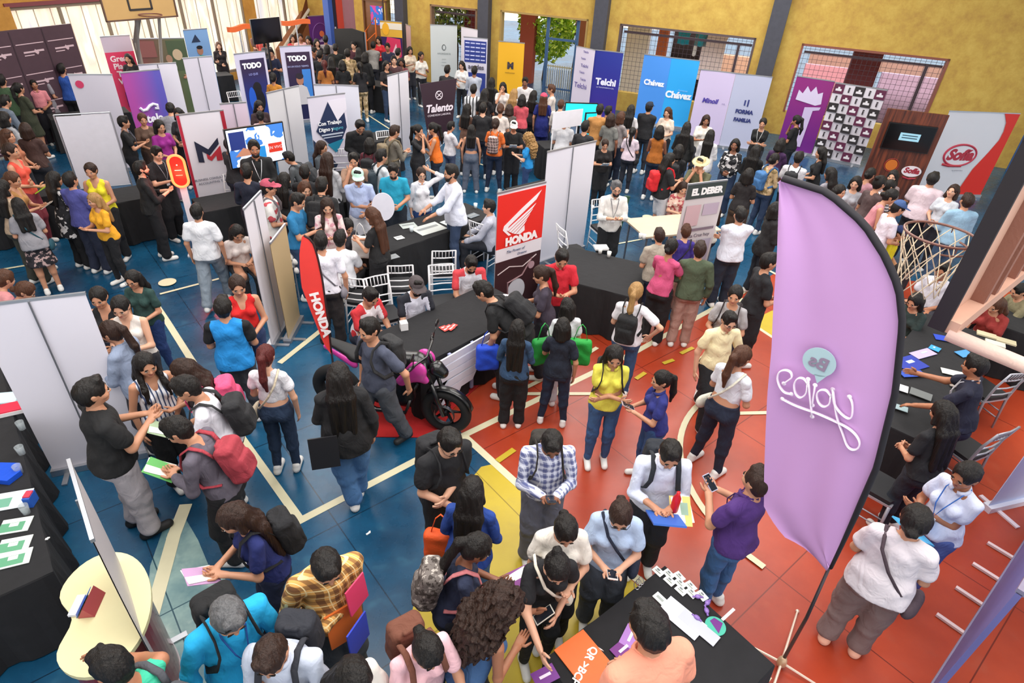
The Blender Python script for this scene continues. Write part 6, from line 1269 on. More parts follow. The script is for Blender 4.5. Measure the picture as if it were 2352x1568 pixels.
# cards on the bottom table
ax_, ay_ = at(1300 + 200, 1355 - 20, TZ), None
for k in range(9):
    r, c_ = divmod(k, 3); x = 1517 + r * 34 - 8 * c_ + c_ * 20; y = 1312 + c_ * 22 + r * 8 + (c_ == 2) * 2; x = 1512 + c_ * 26 + r * 24; y = 1312 + c_ * 22 - 0 + (r * -2 + r * 8 if True else 0)
    p = at(x, y, TZ); flat('name_card', x, y, TZ + .0015 * (k % 3), .085, .062, 130 - 4 * r, '#e2e6e2', 'small white printed card in the cluster on the bottom black table', 'card', .003, [(0, .1, .6, .12, '#8c9488'), (.1, -.2, .3, .2, '#707878')]) if k == 0 else None
    if k:
        o = bpy.data.objects['name_card'].copy(); COL.objects.link(o); o.location = (p[0], p[1], TZ + .0015 * (k % 3)); o.rotation_euler = (0, 0, math.radians(130 - 4 * r)); o['group'] = 'white cards on the bottom table'
bpy.data.objects['name_card']['group'] = 'white cards on the bottom table'
flat('phone_card', 1516, 1375, TZ, .10, .065, 130, '#d8dcd8', 'single white card lying apart beside the pen', 'card', .006, [(0, 0, .6, .3, '#a0a8a4')])
flat('paper_sheet', 1567, 1418, TZ, .32, .17, -45, '#c8ccd8', 'plain pale sheet on the bottom black table', 'paper', .003)
flat('paper_stack', 1605, 1440, TZ, .30, .10, -45, '#b8bcc8', 'second pale sheet half under the man in salmon', 'paper', .003)
for i, (x, y) in enumerate(((1602, 1372), (1624, 1386), (1622, 1404), (1600, 1420))):
    p = at(x, y, TZ); m = MB(); m.ell((0, 0, .014), (.027, .019, .014), 10); m.tube([(-.04, 0, .008), (-.022, 0, .012)], .008, 5); m.tube([(.04, 0, .008), (.022, 0, .012)], .008, 5); o = ob('wrapped_candy', m, mat('#8c6cb8', .2, name='purple_wrapper'), None, (p[0], p[1], TZ), i * .8, smooth=True); tag(o, 'purple wrapped candy on the bottom black table', 'candy', 'purple candies on the table')
p = at(1643, 1438, TZ); t_ = thing('hand_paddle', 'teal and purple round paddle with a white handle', 'paddle', (p[0], p[1], TZ), math.radians(40)); m = MB(); m.lathe([(.075, 0), (.075, .006)], n=28); q = ob('paddle_disc', m, mat('#48b098', .4), t_); m = MB(); m.prism([(-.03, -.05), (.06, -.02), (.045, .045), (.0, .05)], .0065, .008); ob('printed_shape', m, mat('#6c2c80', .4), q); m = MB(); m.box((.155, 0, .004), (.15, .022, .006)); ob('handle', m, mat('#e4dce0', .4), t_)
p = at(1345, 1518, TZ); t_ = thing('payment_board', 'orange folder with upside down white letters on the bottom table', 'sign', (p[0], p[1], TZ + .004), math.radians(-52)); m = MB(); m.box((0, 0, .004), (.36, .27, .008)); q = ob('board', m, mat('#e2661e', .4), t_); lettering('QR >BCP', t_, .02, -.03, .075, '#f6ece4', .0098, offset=.002, rot=math.pi * .5 + math.pi + .35, flat=True)
for i, (x, y, r, l_) in enumerate(((1432, 1490, 40, 'purple brochure with white script beside the man in salmon'), (1448, 1462, 60, 'lilac and purple brochure above the darker one'), (1252, 1552, 30, 'purple brochure at the bottom beside the orange folder'))): flat('brochure', x, y, TZ, .17, .11, r, ('#6c2078', '#a070b8', '#702888')[i], l_, 'brochure', .004, [(0, 0, .5, .18, '#e8dcec')])
for i, (x0, y0, x1, y1, c_, l_) in enumerate(((1488, 1378, 1512, 1402, '#c8c8cc', 'silver pen beside the single card'), (1342, 1468, 1382, 1492, '#d8c8c4', 'thin pale pen right of the orange folder'))):
    a_, b_ = at(x0, y0, TZ + .006), at(x1, y1, TZ + .006); m = MB(); m.cyl(a_, b_, .005, 8); m.cyl(b_, b_ + (b_ - a_) * .12, .005, 8, r2=.001); tag(ob('pen', m, mat(c_, .3, .3)), l_, 'pen')
p = at(1462, 1345, TZ); m = MB()
for k in range(3): m.tube([(.02 * math.cos(a) + k * .02, .035 * math.sin(a) + k * .02, .004 + k * .004) for a in np.linspace(0, 6.2, 12)], .003, 5, closed=True)
tag(ob('badge_clips', m, mat('#a8a8ac', .3, .8), None, (p[0], p[1], TZ)), 'tangle of silver badge clips on the bottom table', 'clip')
# sponsor table items
for k in range(5): flat('leaflet', 1018 + k * 6, 752 + (k % 2) * 5 - k, TZ + .001 * k, .09, .07, 40 + 6 * k, '#c83c34', 'small red and white card fanned on the sponsor table', 'card', .003, [(0, 0, .6, .25, '#f0dcd8')]) ['group'] = 'red cards fanned on the sponsor table'
p = at(1160, 684, TZ); m = MB(); m.lathe([(.06, 0), (.09, .008), (.088, .012), (.06, .004)], n=24); tag(ob('paper_plate', m, mat('#e0d4d8', .5), None, (p[0], p[1], TZ)), 'white paper plate near the wing banner', 'plate')
p = at(928, 755, TZ + .0); m = MB(); m.box((0, 0, .05), (.09, .09, .10)); tag(ob('card_box', m, mat('#ececec', .4), None, (p[0], p[1], TZ), .4), 'small white box at the corner of the sponsor table', 'box')
cup(1198, 722, TZ, '#e0e0e0', 'small white cup by the standing woman in dark purple')
for i, (x, y, sx, sy, r, c_, l_) in enumerate(((985, 525, .50, .34, 45, '#c8ccc8', 'open newspaper spread on the long middle table'), (1040, 508, .40, .22, 50, '#d0dad8', 'long white printed sheet in front of the bearded man'), (938, 518, .26, .2, 30, '#b8c0bc', 'folded grey newspaper beside the open one'), (917, 546, .14, .12, 40, '#e4e4e0', 'white napkin at the left of the middle table'), (1085, 495, .22, .15, 50, '#707880', 'grey magazine beside the seated man in grey'), (900, 590, .2, .14, 40, '#888c90', 'grey brochure at the table corner behind the white chair'))): flat('printed_sheet', x, y, TZ + .001 * i, sx, sy, r, c_, l_, 'paper', .004, [(0, .1, .8, .2, '#8c9090')])
for i, (x, y) in enumerate(((945, 532), (1092, 478))): cup(x, y, TZ, '#e0ecf0', ('white cup on the left half of the middle table', 'pale blue cup behind the seated man in grey')[i])
for i, (x, y) in enumerate(((1378, 582), (1398, 590), (1470, 548), (1478, 550))): cup(x, y, TZ, '#e8e8e4', ['white foam cup, left one below the napkins', 'white foam cup, right one below the napkins', 'white cup on the table behind the beige shirt, left', 'white cup on the table behind the beige shirt, right'][i])
flat('napkin_stack', 1380, 570, TZ, .22, .16, 10, '#f0f0ee', 'stack of white napkins on the black table by the lanyard man', 'napkin', .03)
t_ = thing('folded_panel', 'dark green narrow board leaning on the black table', 'board', at(1408, 600, .0), .3); m = MB(); m.box((0, 0, .62), (.10, .03, 1.24), ry=.12); ob('board', m, mat('#1c4a34', .5), t_)
# right table items
BL = [(2090, 835, .36, .26, 25, '#2c3c9c', 'dark blue brochure with white boxes beside the flag'), (2120, 812, .34, .14, 25, '#b4a8dc', 'pale lilac brochure above the dark blue one'), (2185, 780, .40, .14, -15, '#2848b8', 'bright blue folder at the top of the right table'), (2147, 800, .12, .12, 45, '#3c9ce0', 'small cyan card on the right table'), (2215, 812, .20, .13, 20, '#4c90c8', 'light blue folder behind the young man in navy'), (2188, 856, .24, .12, -20, '#dcdcd4', 'white papers in front of the young man'), (2095, 858, .30, .12, 10, '#3050b0', 'blue brochure stack near the flag edge'), (2068, 890, .14, .16, 60, '#e4e4e8', 'white sheet at the flag edge'), (2115, 905, .22, .15, -35, '#6c7070', 'closed grey laptop under the young man’s hand'), (2064, 935, .18, .1, -30, '#90a4a8', 'grey leaflet group below the laptop'), (2200, 885, .18, .11, -20, '#8c8078', 'brown grey envelope on the right table'), (2075, 1030, .1, .06, 20, '#484440', 'small dark label on the right table')]
for i, (x, y, sx, sy, r, c_, l_) in enumerate(BL): flat('brochure', x, y, TZ + .0015 * i, sx, sy, r, c_, l_.replace('’', ''), 'brochure', .005, [(.1, .1, .3, .2, '#b8c8f0')] if i < 4 else None)
cup(2235, 795, TZ, '#e8e4e4', 'white cup on the right table behind blue folders')
for i, (x, y) in enumerate(((2265, 770), (2285, 790), (2310, 785))): flat('tray', x, y, TZ + .002, .22, .12, 150, ('#c8bc9c', '#d8d4c0', '#c0b898')[i], ('beige tray of cards at the far right table, left one', 'pale tray of cards at the far right table, middle', 'beige tray of cards at the far right table, right one')[i], 'tray', .02)
# round white sign on black pole
p = at(880, 475, 1.35); t_ = thing('round_sign', 'white oval sign mounted on a black pole over the middle table', 'sign', (p[0], p[1], 0), math.radians(15)); m = MB(); m.prism([(.17 * math.cos(a), 1.35 + .22 * math.sin(a)) for a in np.linspace(0, 2 * math.pi, 32)[:-1]], -.008, .008, axis='y'); ob('board', m, mat('#dcdce8', .4), t_); m = MB(); m.cyl((-.02, .015, 0), (-.02, .015, 1.62), .013, 8); m.box((0, 0, .01), (.3, .3, .02)); ob('pole', m, mat('#141418', .5), t_)
p = at(742, 560, .76); t_ = thing('balloon_cluster', 'small white wrapped bags hanging beside the beige panel', 'bags', at(672, 590, .75), 0); m = MB()
for k in range(7): m.ell((.05 * math.cos(k * 2.1), .05 * math.sin(k * 1.7), -.05 * k + .1), (.05, .04, .055), 8)
ob('bag_body', m, mat('#e4e0dc', .5, bump=.5), t_, smooth=True); m = MB(); m.cyl((0, 0, -.74), (0, 0, .1), .012, 6); ob('post', m, M_ALU, t_)
# ---------------------------------------------------------------- the crowd
K_, N_, J_, G_, WH = '#141416', '#1b2436', '#2f4a70', '#6a6c70', '#e4e4e8'
def Q(x, y, lab, sx, face, arms, legs, lean, hp, top, tc, bot, bc, hr, sk=0, **k):
    person(x, y, lab, sx, face, arms, legs, lean, hp, top=top, tc=tc, bot=bot, bc=bc, hair=hr[:-1], hc=hr[-1], sk=sk, **k)
# --- foreground, bottom edge
Q(252, 1528, 'man in teal sleeveless top at the bottom left beside the kidney counter', 'm', -25, 'rd', 's', 12, 25, 'n', '#3cb894', 'p', G_, 'sk', 1, bag=('#4a4c52', 'grey backpack on the man in teal at the bottom left'))
Q(528, 1420, 'man in bright cyan shirt with sunglasses on his head, bottom left', 'm', 172, 'dp', 's', 5, 48, 's', '#1ba0d4', 'p', '#2c3038', 'sg', 0, glasses='t', lan='#1c4c90', bag=('#141416', 'black backpack on the man in the cyan shirt'), w=1.08)
Q(620, 1512, 'man in pale blue shirt with brown hair at the bottom edge', 'm', 215, 'pp', 's', 10, 42, 's', '#c4ccde', 'p', '#4a4e58', 'sb', 0, bag=('#2a2c34', 'dark backpack on the man in pale blue at the bottom edge'))
Q(752, 1305, 'man in yellow and brown plaid shirt holding orange folder', 'm', 172, 'dc', 's', 4, 46, 'lL', pattern('plaid', '#e0a85c', '#4a2018', '#f0d8a0', 13), 'p', '#4a5058', 'sk', 0, w=1.06)
held_item('folder', '#d83c68', 'pink folder held against the plaid shirt', at(826, 1368, 1.25), 1.15, .72, 1.35)
held_item('folder', '#2c44c0', 'blue folder behind the orange one on the plaid man', at(830, 1462, .98), 1.2, .8, 1.4)
held_item('folder', '#e0702c', 'tall orange folder hanging below the pink one on the plaid man', at(798, 1440, 1.0), .7, 1.0, 1.35)
Q(820, 1562, 'woman with glossy dark hair cropped by the bottom edge, nearest the plaid man', 'f', 150, 'pp', 's', 5, 40, 't', '#d8d4cc', 'j', N_, 'lk', 0)
Q(985, 1500, 'woman in soft pink top with low bun at the bottom edge', 'f', 155, 'pt', 's', 8, 50, 't', '#e2b4bc', 'j', N_, 'Bk', 0, bag=('#6c4030', 'brown leather backpack on the woman in soft pink'))
Q(1165, 1385, 'woman with huge dark curly hair and denim top beside the black table', 'f', 62, 'pr', 's', 22, 25, 'n', '#3a5c88', 'p', '#18181c', 'cb', 1, hold=('phone', '#e8e6d8', 'cream cased phone held by the curly haired woman', 1))
Q(1280, 1308, 'woman in black top with hair tied up reaching to the orange folder', 'f', 158, 'rb', 's', 20, 40, 't', '#18181c', 'j', '#18181c', 'bk', 3, cross=('#dcd4c4', 'cream tote bag on the woman in black reaching over the table'))
Q(1300, 1222, 'woman in cream tee with centre parted bun behind the woman in black', 'f', 165, 'bp', 's', 6, 42, 'tL', '#e0dad0', 'p', '#1c1a1c', 'Bk', 3)
Q(1425, 1186, 'woman in light blue polo and glasses reading her phone', 'f', 170, 'pp', 's', 8, 40, 'pL', '#a9bcd9', 'p', '#4a505c', 'Bb', 3, glasses='e', cross=('#1c2438', 'navy crossbody bag on the woman in light blue polo'), hold=('phone', '#e8dcd8', 'white phone in the hands of the woman in light blue'))
Q(1540, 1045, 'man in white shirt holding blue folder and red bottle', 'm', 162, 'pp', 's', 8, 35, 's', '#d9def0', 'p', '#20222c', 'sk', 0, bag=('#20242c', 'black backpack on the man with the red bottle'), hold=('folder', '#2c60b8', 'blue folder with leaflets held by the man in white'))
held_item('papers', '#d8c46c', 'yellow leaflet lying on the blue folder', at(1565, 1180, 1.12), 0, 1, .4); held_item('bottle', '#d01c24', 'red bottle held over the blue folder', at(1552, 1155, 1.2), 0)
Q(1736, 1100, 'man in purple polo half hidden by the lilac flag', 'm', -62, 'pp', 's', 0, -4, 'p', '#46266c', 'j', '#3c6498', 'sb', 0, lan='#402060', w=1.05, hold=('phone', '#c0c0d8', 'small phone held by the man in purple polo'))
Q(1487, 1432, 'man in salmon shirt bending over the bottom black table', 'm', -48, 'bb', 's', 16, 10, 'pL', '#e5957b', 'p', '#2c2c34', 'sk', 0, h=1.84, w=1.14)
Q(1268, 1022, 'man in blue and white plaid shirt looking at his phone', 'm', 168, 'pp', 's', 5, 48, 'l', pattern('plaid', '#d0d4e8', '#24347c', '#e8ecf8', 16), 'p', '#6a6c7c', 'sk', 2, bag=('#2c2824', 'dark backpack with tan top on the man in blue plaid'), hold=('phone', '#30343c', 'dark phone of the man in blue plaid'))
Q(1036, 1018, 'man in black tee and glasses with his arms crossed near the yellow arc', 'm', 150, 'bc', 's', 5, 34, 'tL', '#17171b', 'p', '#121216', 'sk', 3, glasses='e', bag=('#1c1c20', 'black backpack on the man in black by the yellow arc'), w=1.05)
Q(1086, 1122, 'woman in royal blue top with long black hair seen from behind', 'f', 12, 'bb', 's', 4, 10, 'l', '#1e3f8c', 'j', '#4c78a8', 'lk', 1)
held_item('bag', '#e0541c', 'bright orange pouch beside the woman in royal blue', at(1012, 1185, 1.12), 0, 1)
Q(1100, 1258, 'woman in navy tee with backpack sorting leaflets', 'f', 82, 'pp', 's', 12, 32, 't', '#232b44', 'p', '#1c1e26', 'pk', 2, bag=(pattern('blotch', '#6c6460', '#3c3430', '#b0a8a0', 22), 'patterned grey backpack with pink straps on the woman in navy', '#b86c70'), hold=('papers', '#8c4c90', 'purple and white leaflets held by the woman in navy'))
Q(530, 1192, 'woman in dark blue tee with long hair reading leaflets at the left', 'f', -95, 'pp', 's', 10, 28, 't', '#1b2560', 'j', '#1c2440', 'lxb', 0, bag=('#16161a', 'small black backpack on the woman in dark blue tee'), hold=('papers', '#b890b8', 'colourful leaflets held by the long haired woman at the left'))
# --- left foreground group
Q(405, 988, 'man in grey hoodie with a red backpack bending his head', 'm', -58, 'pp', 's', 16, 40, 'l', '#5c5662', 'p', '#16161a', 'sk', 0, bag=('#9c3440', 'dark red backpack with white label patch on the man in grey hoodie'), hold=('papers', '#5ca858', 'green leaflet held by the man with the red backpack'))
Q(425, 892, 'man in white tee with black sports backpack in the left group', 'm', -72, 'pp', 's', 12, 35, 't', '#dad8e2', 'p', '#2c2c30', 'sk', 0, bag=('#232326', 'black sports backpack with white mark on the man in white tee'), hold=('papers', '#9cb090', 'open pale green brochure in the left group'))
Q(418, 852, 'woman with dark red-brown hair and pink bag in the left group', 'f', -78, 'pb', 's', 10, 30, 't', '#2c2428', 'p', '#1c1c20', 'lb', 0, bag=('#e0527c', 'bright pink backpack in the left group'))
Q(336, 838, 'woman in blue and white vertically striped top', 'f', 168, 'db', 's', 0, 18, 'n', pattern('vstripe', '#e4e6ec', '#3c4c70', f=26), 'p', '#1c1c20', 'wk', 0)
Q(216, 897, 'stocky man in black tee and pale trousers clasping his hands', 'm', 84, 'pp', 's', 2, 6, 'tL', '#141416', 'p', '#b5adb2', 'sk', 0, foot=(312, 1222), w=1.12, shoe='#18181a')
Q(252, 762, 'woman in grey blue shirt with ponytail facing the banner back', 'f', -48, 'pp', 's', 8, 20, 'sL', '#8490a8', 'p', '#20222c', 'pb', 0)
Q(276, 706, 'woman in white and brown vest holding a black folder', 'f', 205, 'bp', 's', 0, 25, 'nV', '#dcd4cc', 'p', '#24242c', 'Bk', 3, hold=('folder', '#18181c', 'black folder held by the woman in white vest'))
Q(226, 684, 'woman in black strap top behind the woman in white vest', 'f', 205, 'bb', 's', 0, 20, 'c', '#18181c', 'j', N_, 'Bk', 0)
Q(304, 642, 'woman in dark green tee with glasses and very long hair', 'f', 215, 'bb', 's', 2, 18, 't', '#24403c', 'j', '#20386c', 'lxk', 0, glasses='e', foot=(392, 818))
Q(513, 703, 'man in bright blue vest over black tee seen from behind', 'm', 14, 'bb', 's', 0, 10, 'v', '#1a84cc', 'p', '#3c3c44', 'sk', 0, tc2='#141418', foot=(565, 962), w=1.06)
Q(546, 657, 'smiling woman in red top and red floral cardigan', 'f', 178, 'db', 's', 0, 20, 'c', '#cc1c1c', 'j', '#2c3c64', 'pb', 0, w=1.05)
Q(612, 815, 'woman in white cropped lace-back top with red hair', 'f', 22, 'db', 's', 0, 25, 'k', '#dcdae0', 'j', '#22344e', 'pr', 3, foot=(655, 1072), cross=('#cfc0a8', 'beige shoulder bag on the woman with red hair'))
Q(778, 858, 'woman in oversized black shirt with very long dark hair', 'f', 4, 'db', 'x', 0, 10, 'jL', '#1a1a1d', 'p', '#4a74a4', 'lxk', 0, foot=(778, 1150), w=1.1)
held_item('folder', '#1c1c20', 'black tablet with white edge carried by the long haired woman', at(745, 1045, .95), .3, 1, 1.3)
Q(845, 757, 'young man in grey tee walking past the motorcycle', 'm', -125, 'dk', 'w', 2, 15, 't', '#454a5c', 'p', '#4c5058', 'sk', 0, foot=(885, 1035), bag=('#2c2c2e', 'dark grey backpack on the man walking past the motorcycle'), shoe='#1a1a1c')
# --- sponsor stand
Q(853, 682, 'seated man in white and red team shirt next to the red flag', 'm', 140, 'tt', 'i', 15, 30, 'tY', '#e4dce0', 'p', '#2c3040', 'sk', 0, tc2='#c02c34')
Q(957, 657, 'seated man in dark cap and white team shirt with black sleeves', 'm', 158, 'tt', 'i', 15, 22, 'tY', '#dcdcea', 'p', '#20242c', 'sk', 3, tc2='#20222c', cap='#4a4244', beard=True, hold=('papers', '#e4e0e0', 'hand of white cards held by the man in dark cap'))
Q(1083, 607, 'man in white shirt with red shoulders leaning on the stand table', 'm', 165, 'tt', 'i', 18, 35, 'tY', '#e0dfe8', 'p', '#20242c', 'sk', 0, tc2='#d04048', beard=True)
Q(1108, 668, 'man in black bending low over the table with large backpack', 'm', -72, 'tt', 's', 48, 15, 't', '#161618', 'p', '#18181c', 'sk', 0, h=1.76, bag=('#1b1b1e', 'large black backpack on the man bending over the table'))
held_item('bag', '#1c48c8', 'shiny blue plastic bag between the bending man and the denim jacket', at(1122, 762, 1.05), .2, 1.0)
Q(1240, 630, 'woman in dark purple tee with ponytail at the stand table', 'f', -95, 'pp', 's', 5, 22, 't', '#3a3240', 'p', '#20202a', 'pb', 0, hold=('phone', '#202024', 'black phone of the woman in dark purple tee'))
Q(1291, 594, 'man in bright red polo counting leaflets', 'm', 168, 'pp', 's', 4, 40, 'p', '#c41f30', 'p', '#22242c', 'sk', 0, beard=False)
Q(1189, 752, 'woman in denim jacket with straight black hair down her back', 'f', 4, 'bb', 's', 0, 8, 'l', '#2b4564', 'p', '#121216', 'lxk', 0, foot=(1175, 972))
Q(1293, 748, 'woman in black navy tee carrying a green tote', 'f', 4, 'dp', 'b', 0, 12, 't', '#141a2a', 'j', '#1c2a42', 'hk', 0, foot=(1250, 962))
held_item('bag', '#1a9838', 'bright green tote hanging at the right of the woman in navy black', at(1338, 748, 1.25), .0, 1.15); held_item('bag', '#1a8c38', 'green bag hanging between the denim jacket and the navy black tee', at(1252, 745, 1.25), .5, 1.1)
Q(1302, 702, 'dark haired woman with white bag squeezed behind the green tote', 'f', -20, 'bb', 's', 4, 15, 't', '#d0d0d4', 'p', '#c4c4c8', 'hk', 0)
Q(1461, 668, 'woman in white blouse with long fair ponytail seen from behind', 'f', 8, 'hb', 's', 0, 8, 'tV', '#e6e4ea', 'j', '#34547c', 'py', 3, bag=('#161618', 'black backpack hanging from the woman with fair ponytail'))
Q(1412, 820, 'woman in yellow polo and blue jeans with white sneakers', 'f', 168, 'cc', 's', 0, 28, 'p', '#e4da54', 'j', '#365a8a', 'lk', 0, foot=(1385, 1072), bag=('#241c1c', 'dark backpack on the woman in yellow polo'))
Q(1516, 872, 'woman in navy polo with high ponytail talking to the yellow polo', 'f', -112, 'pp', 's', 2, 10, 'p', '#2a3078', 'j', '#2c4c7c', 'pk', 0, foot=(1455, 1090), hold=('phone', '#c8b8c0', 'light phone of the woman in navy polo'))
Q(1676, 738, 'man in cream polo and glasses stepping forward', 'm', 148, 'dw', 'w', 0, 28, 'p', '#e6d9ae', 'p', '#18181c', 'sk', 3, foot=(1622, 975), glasses='e')
Q(1688, 678, 'smiling woman in grey tee behind the cream polo', 'f', 182, 'bb', 's', 0, 14, 't', '#a09c9e', 'j', N_, 'Bk', 0, bag=('#2c2426', 'dark backpack on the smiling woman in grey'))
Q(1706, 817, 'woman in white tee with auburn ponytail and navy jeans', 'f', 28, 'bb', 'b', 2, 15, 'tT', '#dfe2ea', 'j', '#1c2438', 'pm', 0, foot=(1640, 1075), w=1.06, cross=('#d8d4c4', 'cream striped bag on the woman with auburn ponytail'))
# --- right side foreground
Q(2105, 1190, 'woman in white tee and taupe trousers seen from behind at the right', 'f', -8, 'bb', 's', 5, 12, 'tL', '#d8d0d6', 'p', '#7c6866', 'Bk', 0, foot=(1962, 1482), w=1.2, cross=('#4a3c44', 'dark strapped bag across the back of the woman in taupe trousers', True), shoe='#e0a890')
Q(2216, 1092, 'woman in white polo with blue lanyard handing out brochures', 'f', 205, 'bc', 's', 4, 26, 'p', '#cdd5ec', 'j', '#4c60a0', 'Bk', 1, lan='#3468b8', foot=(2088, 1405), hold=('folder', '#48a8d8', 'light blue brochure handed over by the woman in white polo'))
Q(2236, 838, 'young man in navy polo reaching across the right table', 'm', -88, 'rt', 's', 10, 12, 'p', '#1a1c30', 'p', '#20243c', 'sk', 1, lan='#c8c8d0')
Q(2162, 945, 'woman in black tee with long straight hair leaning at the right table', 'f', -60, 'bb', 's', 8, 20, 't', '#17171c', 'j', '#20242e', 'lxk', 0)
Q(2165, 622, 'man in white polo and glasses below the basketball hoop', 'm', 195, 'bb', 'i', 5, 20, 'p', '#d4d2dc', 'p', '#2a2a34', 'sk', 1, glasses='e')
Q(2100, 692, 'woman in dark green tee beside the flag edge', 'f', 205, 'tt', 'i', 12, 25, 't', '#22302e', 'p', '#1c1c20', 'hk', 0)
Q(2078, 618, 'dark haired woman between flag edge and hoop', 'f', 60, 'bb', 'i', 5, 15, 't', '#18181c', 'p', '#1c1c20', 'hk', 0)
Q(2285, 700, 'person in dark red seated beyond the backboard', 'f', 200, 'tt', 'i', 20, 30, 't', '#8c2c28', 'p', '#1c1c20', 'lm', 0, h=1.6)
Q(2338, 668, 'person in khaki beyond the backboard at the right frame edge', 'm', 230, 'tt', 'i', 15, 25, 't', '#7c7458', 'p', '#1c1c20', 'sk', 0, h=1.65)
# --- left middle
Q(453, 485, 'young man in white tee walking away with pale jeans', 'm', 22, 'dd', 'w', 0, 5, 'tL', '#dcdde2', 'p', '#8894a0', 'sk', 0, foot=(500, 700))
Q(326, 386, 'man in black long shirt with clasped hands before the neon sign', 'm', 88, 'pp', 's', 0, 5, 's', '#161618', 'p', '#141418', 'sk', 3, foot=(372, 595), beard=True)
Q(362, 352, 'man in black with badge looking at his phone by the neon sign', 'm', 148, 'pp', 's', 2, 25, 't', '#18161a', 'p', '#16161a', 'sk', 3, foot=(425, 525), lan='#888890')
Q(163, 412, 'man in violet blue tee seen from behind at the left', 'm', 50, 'bb', 's', 0, 0, 'tL', '#4a4c8e', 'p', '#22283c', 'sk', 0, foot=(235, 625))
Q(208, 392, 'woman in yellow blouse with sunglasses in her hair', 'f', 205, 'bb', 's', 0, 15, 'n', '#e6d82c', 'p', '#1c1c20', 'Bb', 0, glasses='t')
Q(214, 460, 'blond woman in mustard tee and black leggings', 'f', -118, 'pp', 's', 2, 8, 't', '#e2a224', 'j', '#16161a', 'ly', 0, foot=(262, 640))
Q(28, 346, 'woman in coral tank top holding a lime folder', 'f', 120, 'bc', 's', 0, 10, 'n', '#d8503f', 'p', '#7c2c38', 'Bb', 0, hold=('folder', '#a8d028', 'lime green folder held by the woman in coral top'))
Q(32, 412, 'woman in tan strap top reading a sheet at the far left', 'f', 118, 'pp', 's', 6, 20, 'n', '#b0804c', 'p', '#2c2c30', 'Bm', 0, hold=('papers', '#b4a08c', 'tan sheet read at the far left'))
Q(42, 470, 'woman in grey tee and floral skirt with bare legs', 'f', 0, 'bb', 's', 4, 10, 'tL', '#8e8c92', 'kf', pattern('blotch', '#2a262c', '#b89c98', '#18181c', 16), 'lk', 0, foot=(98, 636), cross=('#1c4a58', 'dark teal bag behind the woman in floral skirt', True))
Q(8, 430, 'woman in beige top cropped by the left frame edge', 'f', 60, 'bb', 's', 0, 10, 't', '#b49c84', 'p', '#3c3c34', 'lk', 0)
Q(128, 410, 'woman in black and white dress with long wavy hair', 'f', 70, 'bb', 's', 2, 8, 'tO', pattern('blotch', '#1c1c20', '#d8d4d4', '#2a2a30', 9), 'p', '#141418', 'lk', 0)
Q(62, 668, 'auburn haired woman in purple bending behind the left banner back', 'f', 110, 'tt', 'i', 30, 30, 't', '#6c3c8c', 'p', '#2a2430', 'Bm', 0)
Q(14, 640, 'woman in pink shirt bending at the left frame edge', 'f', 70, 'tt', 'i', 25, 20, 'lL', '#cf8a8c', 'p', '#3c2c34', 'Bm', 0, h=1.66)
Q(286, 280, 'woman in black tee with short hair counting on her hands', 'f', 92, 'pp', 's', 2, 12, 't', '#17171a', 'p', '#1a1a1e', 'sk', 0, lan='#6c6c78')
Q(328, 274, 'woman in brown dress in front of the purple gradient banner', 'f', 170, 'bb', 's', 0, 15, 'tO', '#5a4438', 'p', '#3c2c28', 'Bm', 0)
Q(368, 290, 'woman in fuchsia blouse beside the brown dress', 'f', 150, 'bb', 's', 2, 18, 't', '#8c1f80', 'p', '#b08ca0', 'hk', 0)
Q(392, 250, 'person in grey sweater bending forward with dark grey trousers', 'm', 10, 'tt', 's', 35, 20, 'l', '#84828a', 'p', '#4a4a50', 'sk', 0)
Q(410, 262, 'dark haired girl right of the bending grey sweater', 'f', 200, 'bb', 's', 0, 15, 't', '#2a2a30', 'p', '#1c1c20', 'hk', 0)
Q(78, 194, 'man in pink polo standing at the dark booth on the left', 'm', 172, 'db', 's', 0, 0, 'pT', '#d4848c', 'p', '#1e1c24', 'sk', 1, foot=(88, 312))
Q(44, 202, 'woman in dark olive dress left of the pink polo', 'f', 60, 'bb', 's', 0, 0, 'tO', '#3c4030', 'kf', '#343828', 'pk', 0)
Q(4, 184, 'man in dark green tee at the left frame edge near the dark backdrop', 'm', 30, 'db', 's', 0, 0, 'tL', '#40583c', 'p', '#2a2c30', 'sk', 0)
Q(14, 232, 'person in grey blue shirt bending at the left frame edge', 'm', 60, 'tt', 's', 30, 0, 'lL', '#66707e', 'p', '#2a2c34', 'sk', 0, cross=('#1c1c20', 'black bag strap over the grey blue shirt', True))
Q(76, 146, 'man in white shirt in front of the dark backdrop', 'm', 20, 'db', 's', 0, 0, 'l', '#c8c0c4', 'p', '#2a2a30', 'sk', 0)
Q(98, 172, 'woman in silver dress with dark bob near the dark backdrop', 'f', 60, 'bb', 's', 4, 5, 'tO', '#8c8890', 'kf', '#7c7880', 'hk', 0)
Q(142, 158, 'man in blue tee with white bag near the dark backdrop', 'm', 30, 'db', 's', 0, 0, 't', '#2a54a8', 'p', '#16161c', 'sk', 0)
Q(163, 160, 'woman in black beside the blue tee and the crimson dot banner', 'f', 200, 'bb', 's', 0, 10, 't', '#20182c', 'p', '#1c1620', 'hk', 0)
Q(20, 312, 'woman with brown hair and sunglasses left of the blue floor gap', 'f', 120, 'bb', 's', 0, 5, 'n', '#a8684c', 'p', '#2a2c34', 'lm', 0, glasses='t')
Q(60, 296, 'woman with dark hair behind the sunglasses woman', 'f', 20, 'bb', 's', 0, 5, 't', '#46302c', 'p', '#2a2c34', 'hb', 0)
Q(12, 270, 'person in white and black tee at the left edge', 'f', 60, 'bb', 's', 0, 5, 't', '#9c9ca0', 'p', '#2a2c34', 'hk', 0)
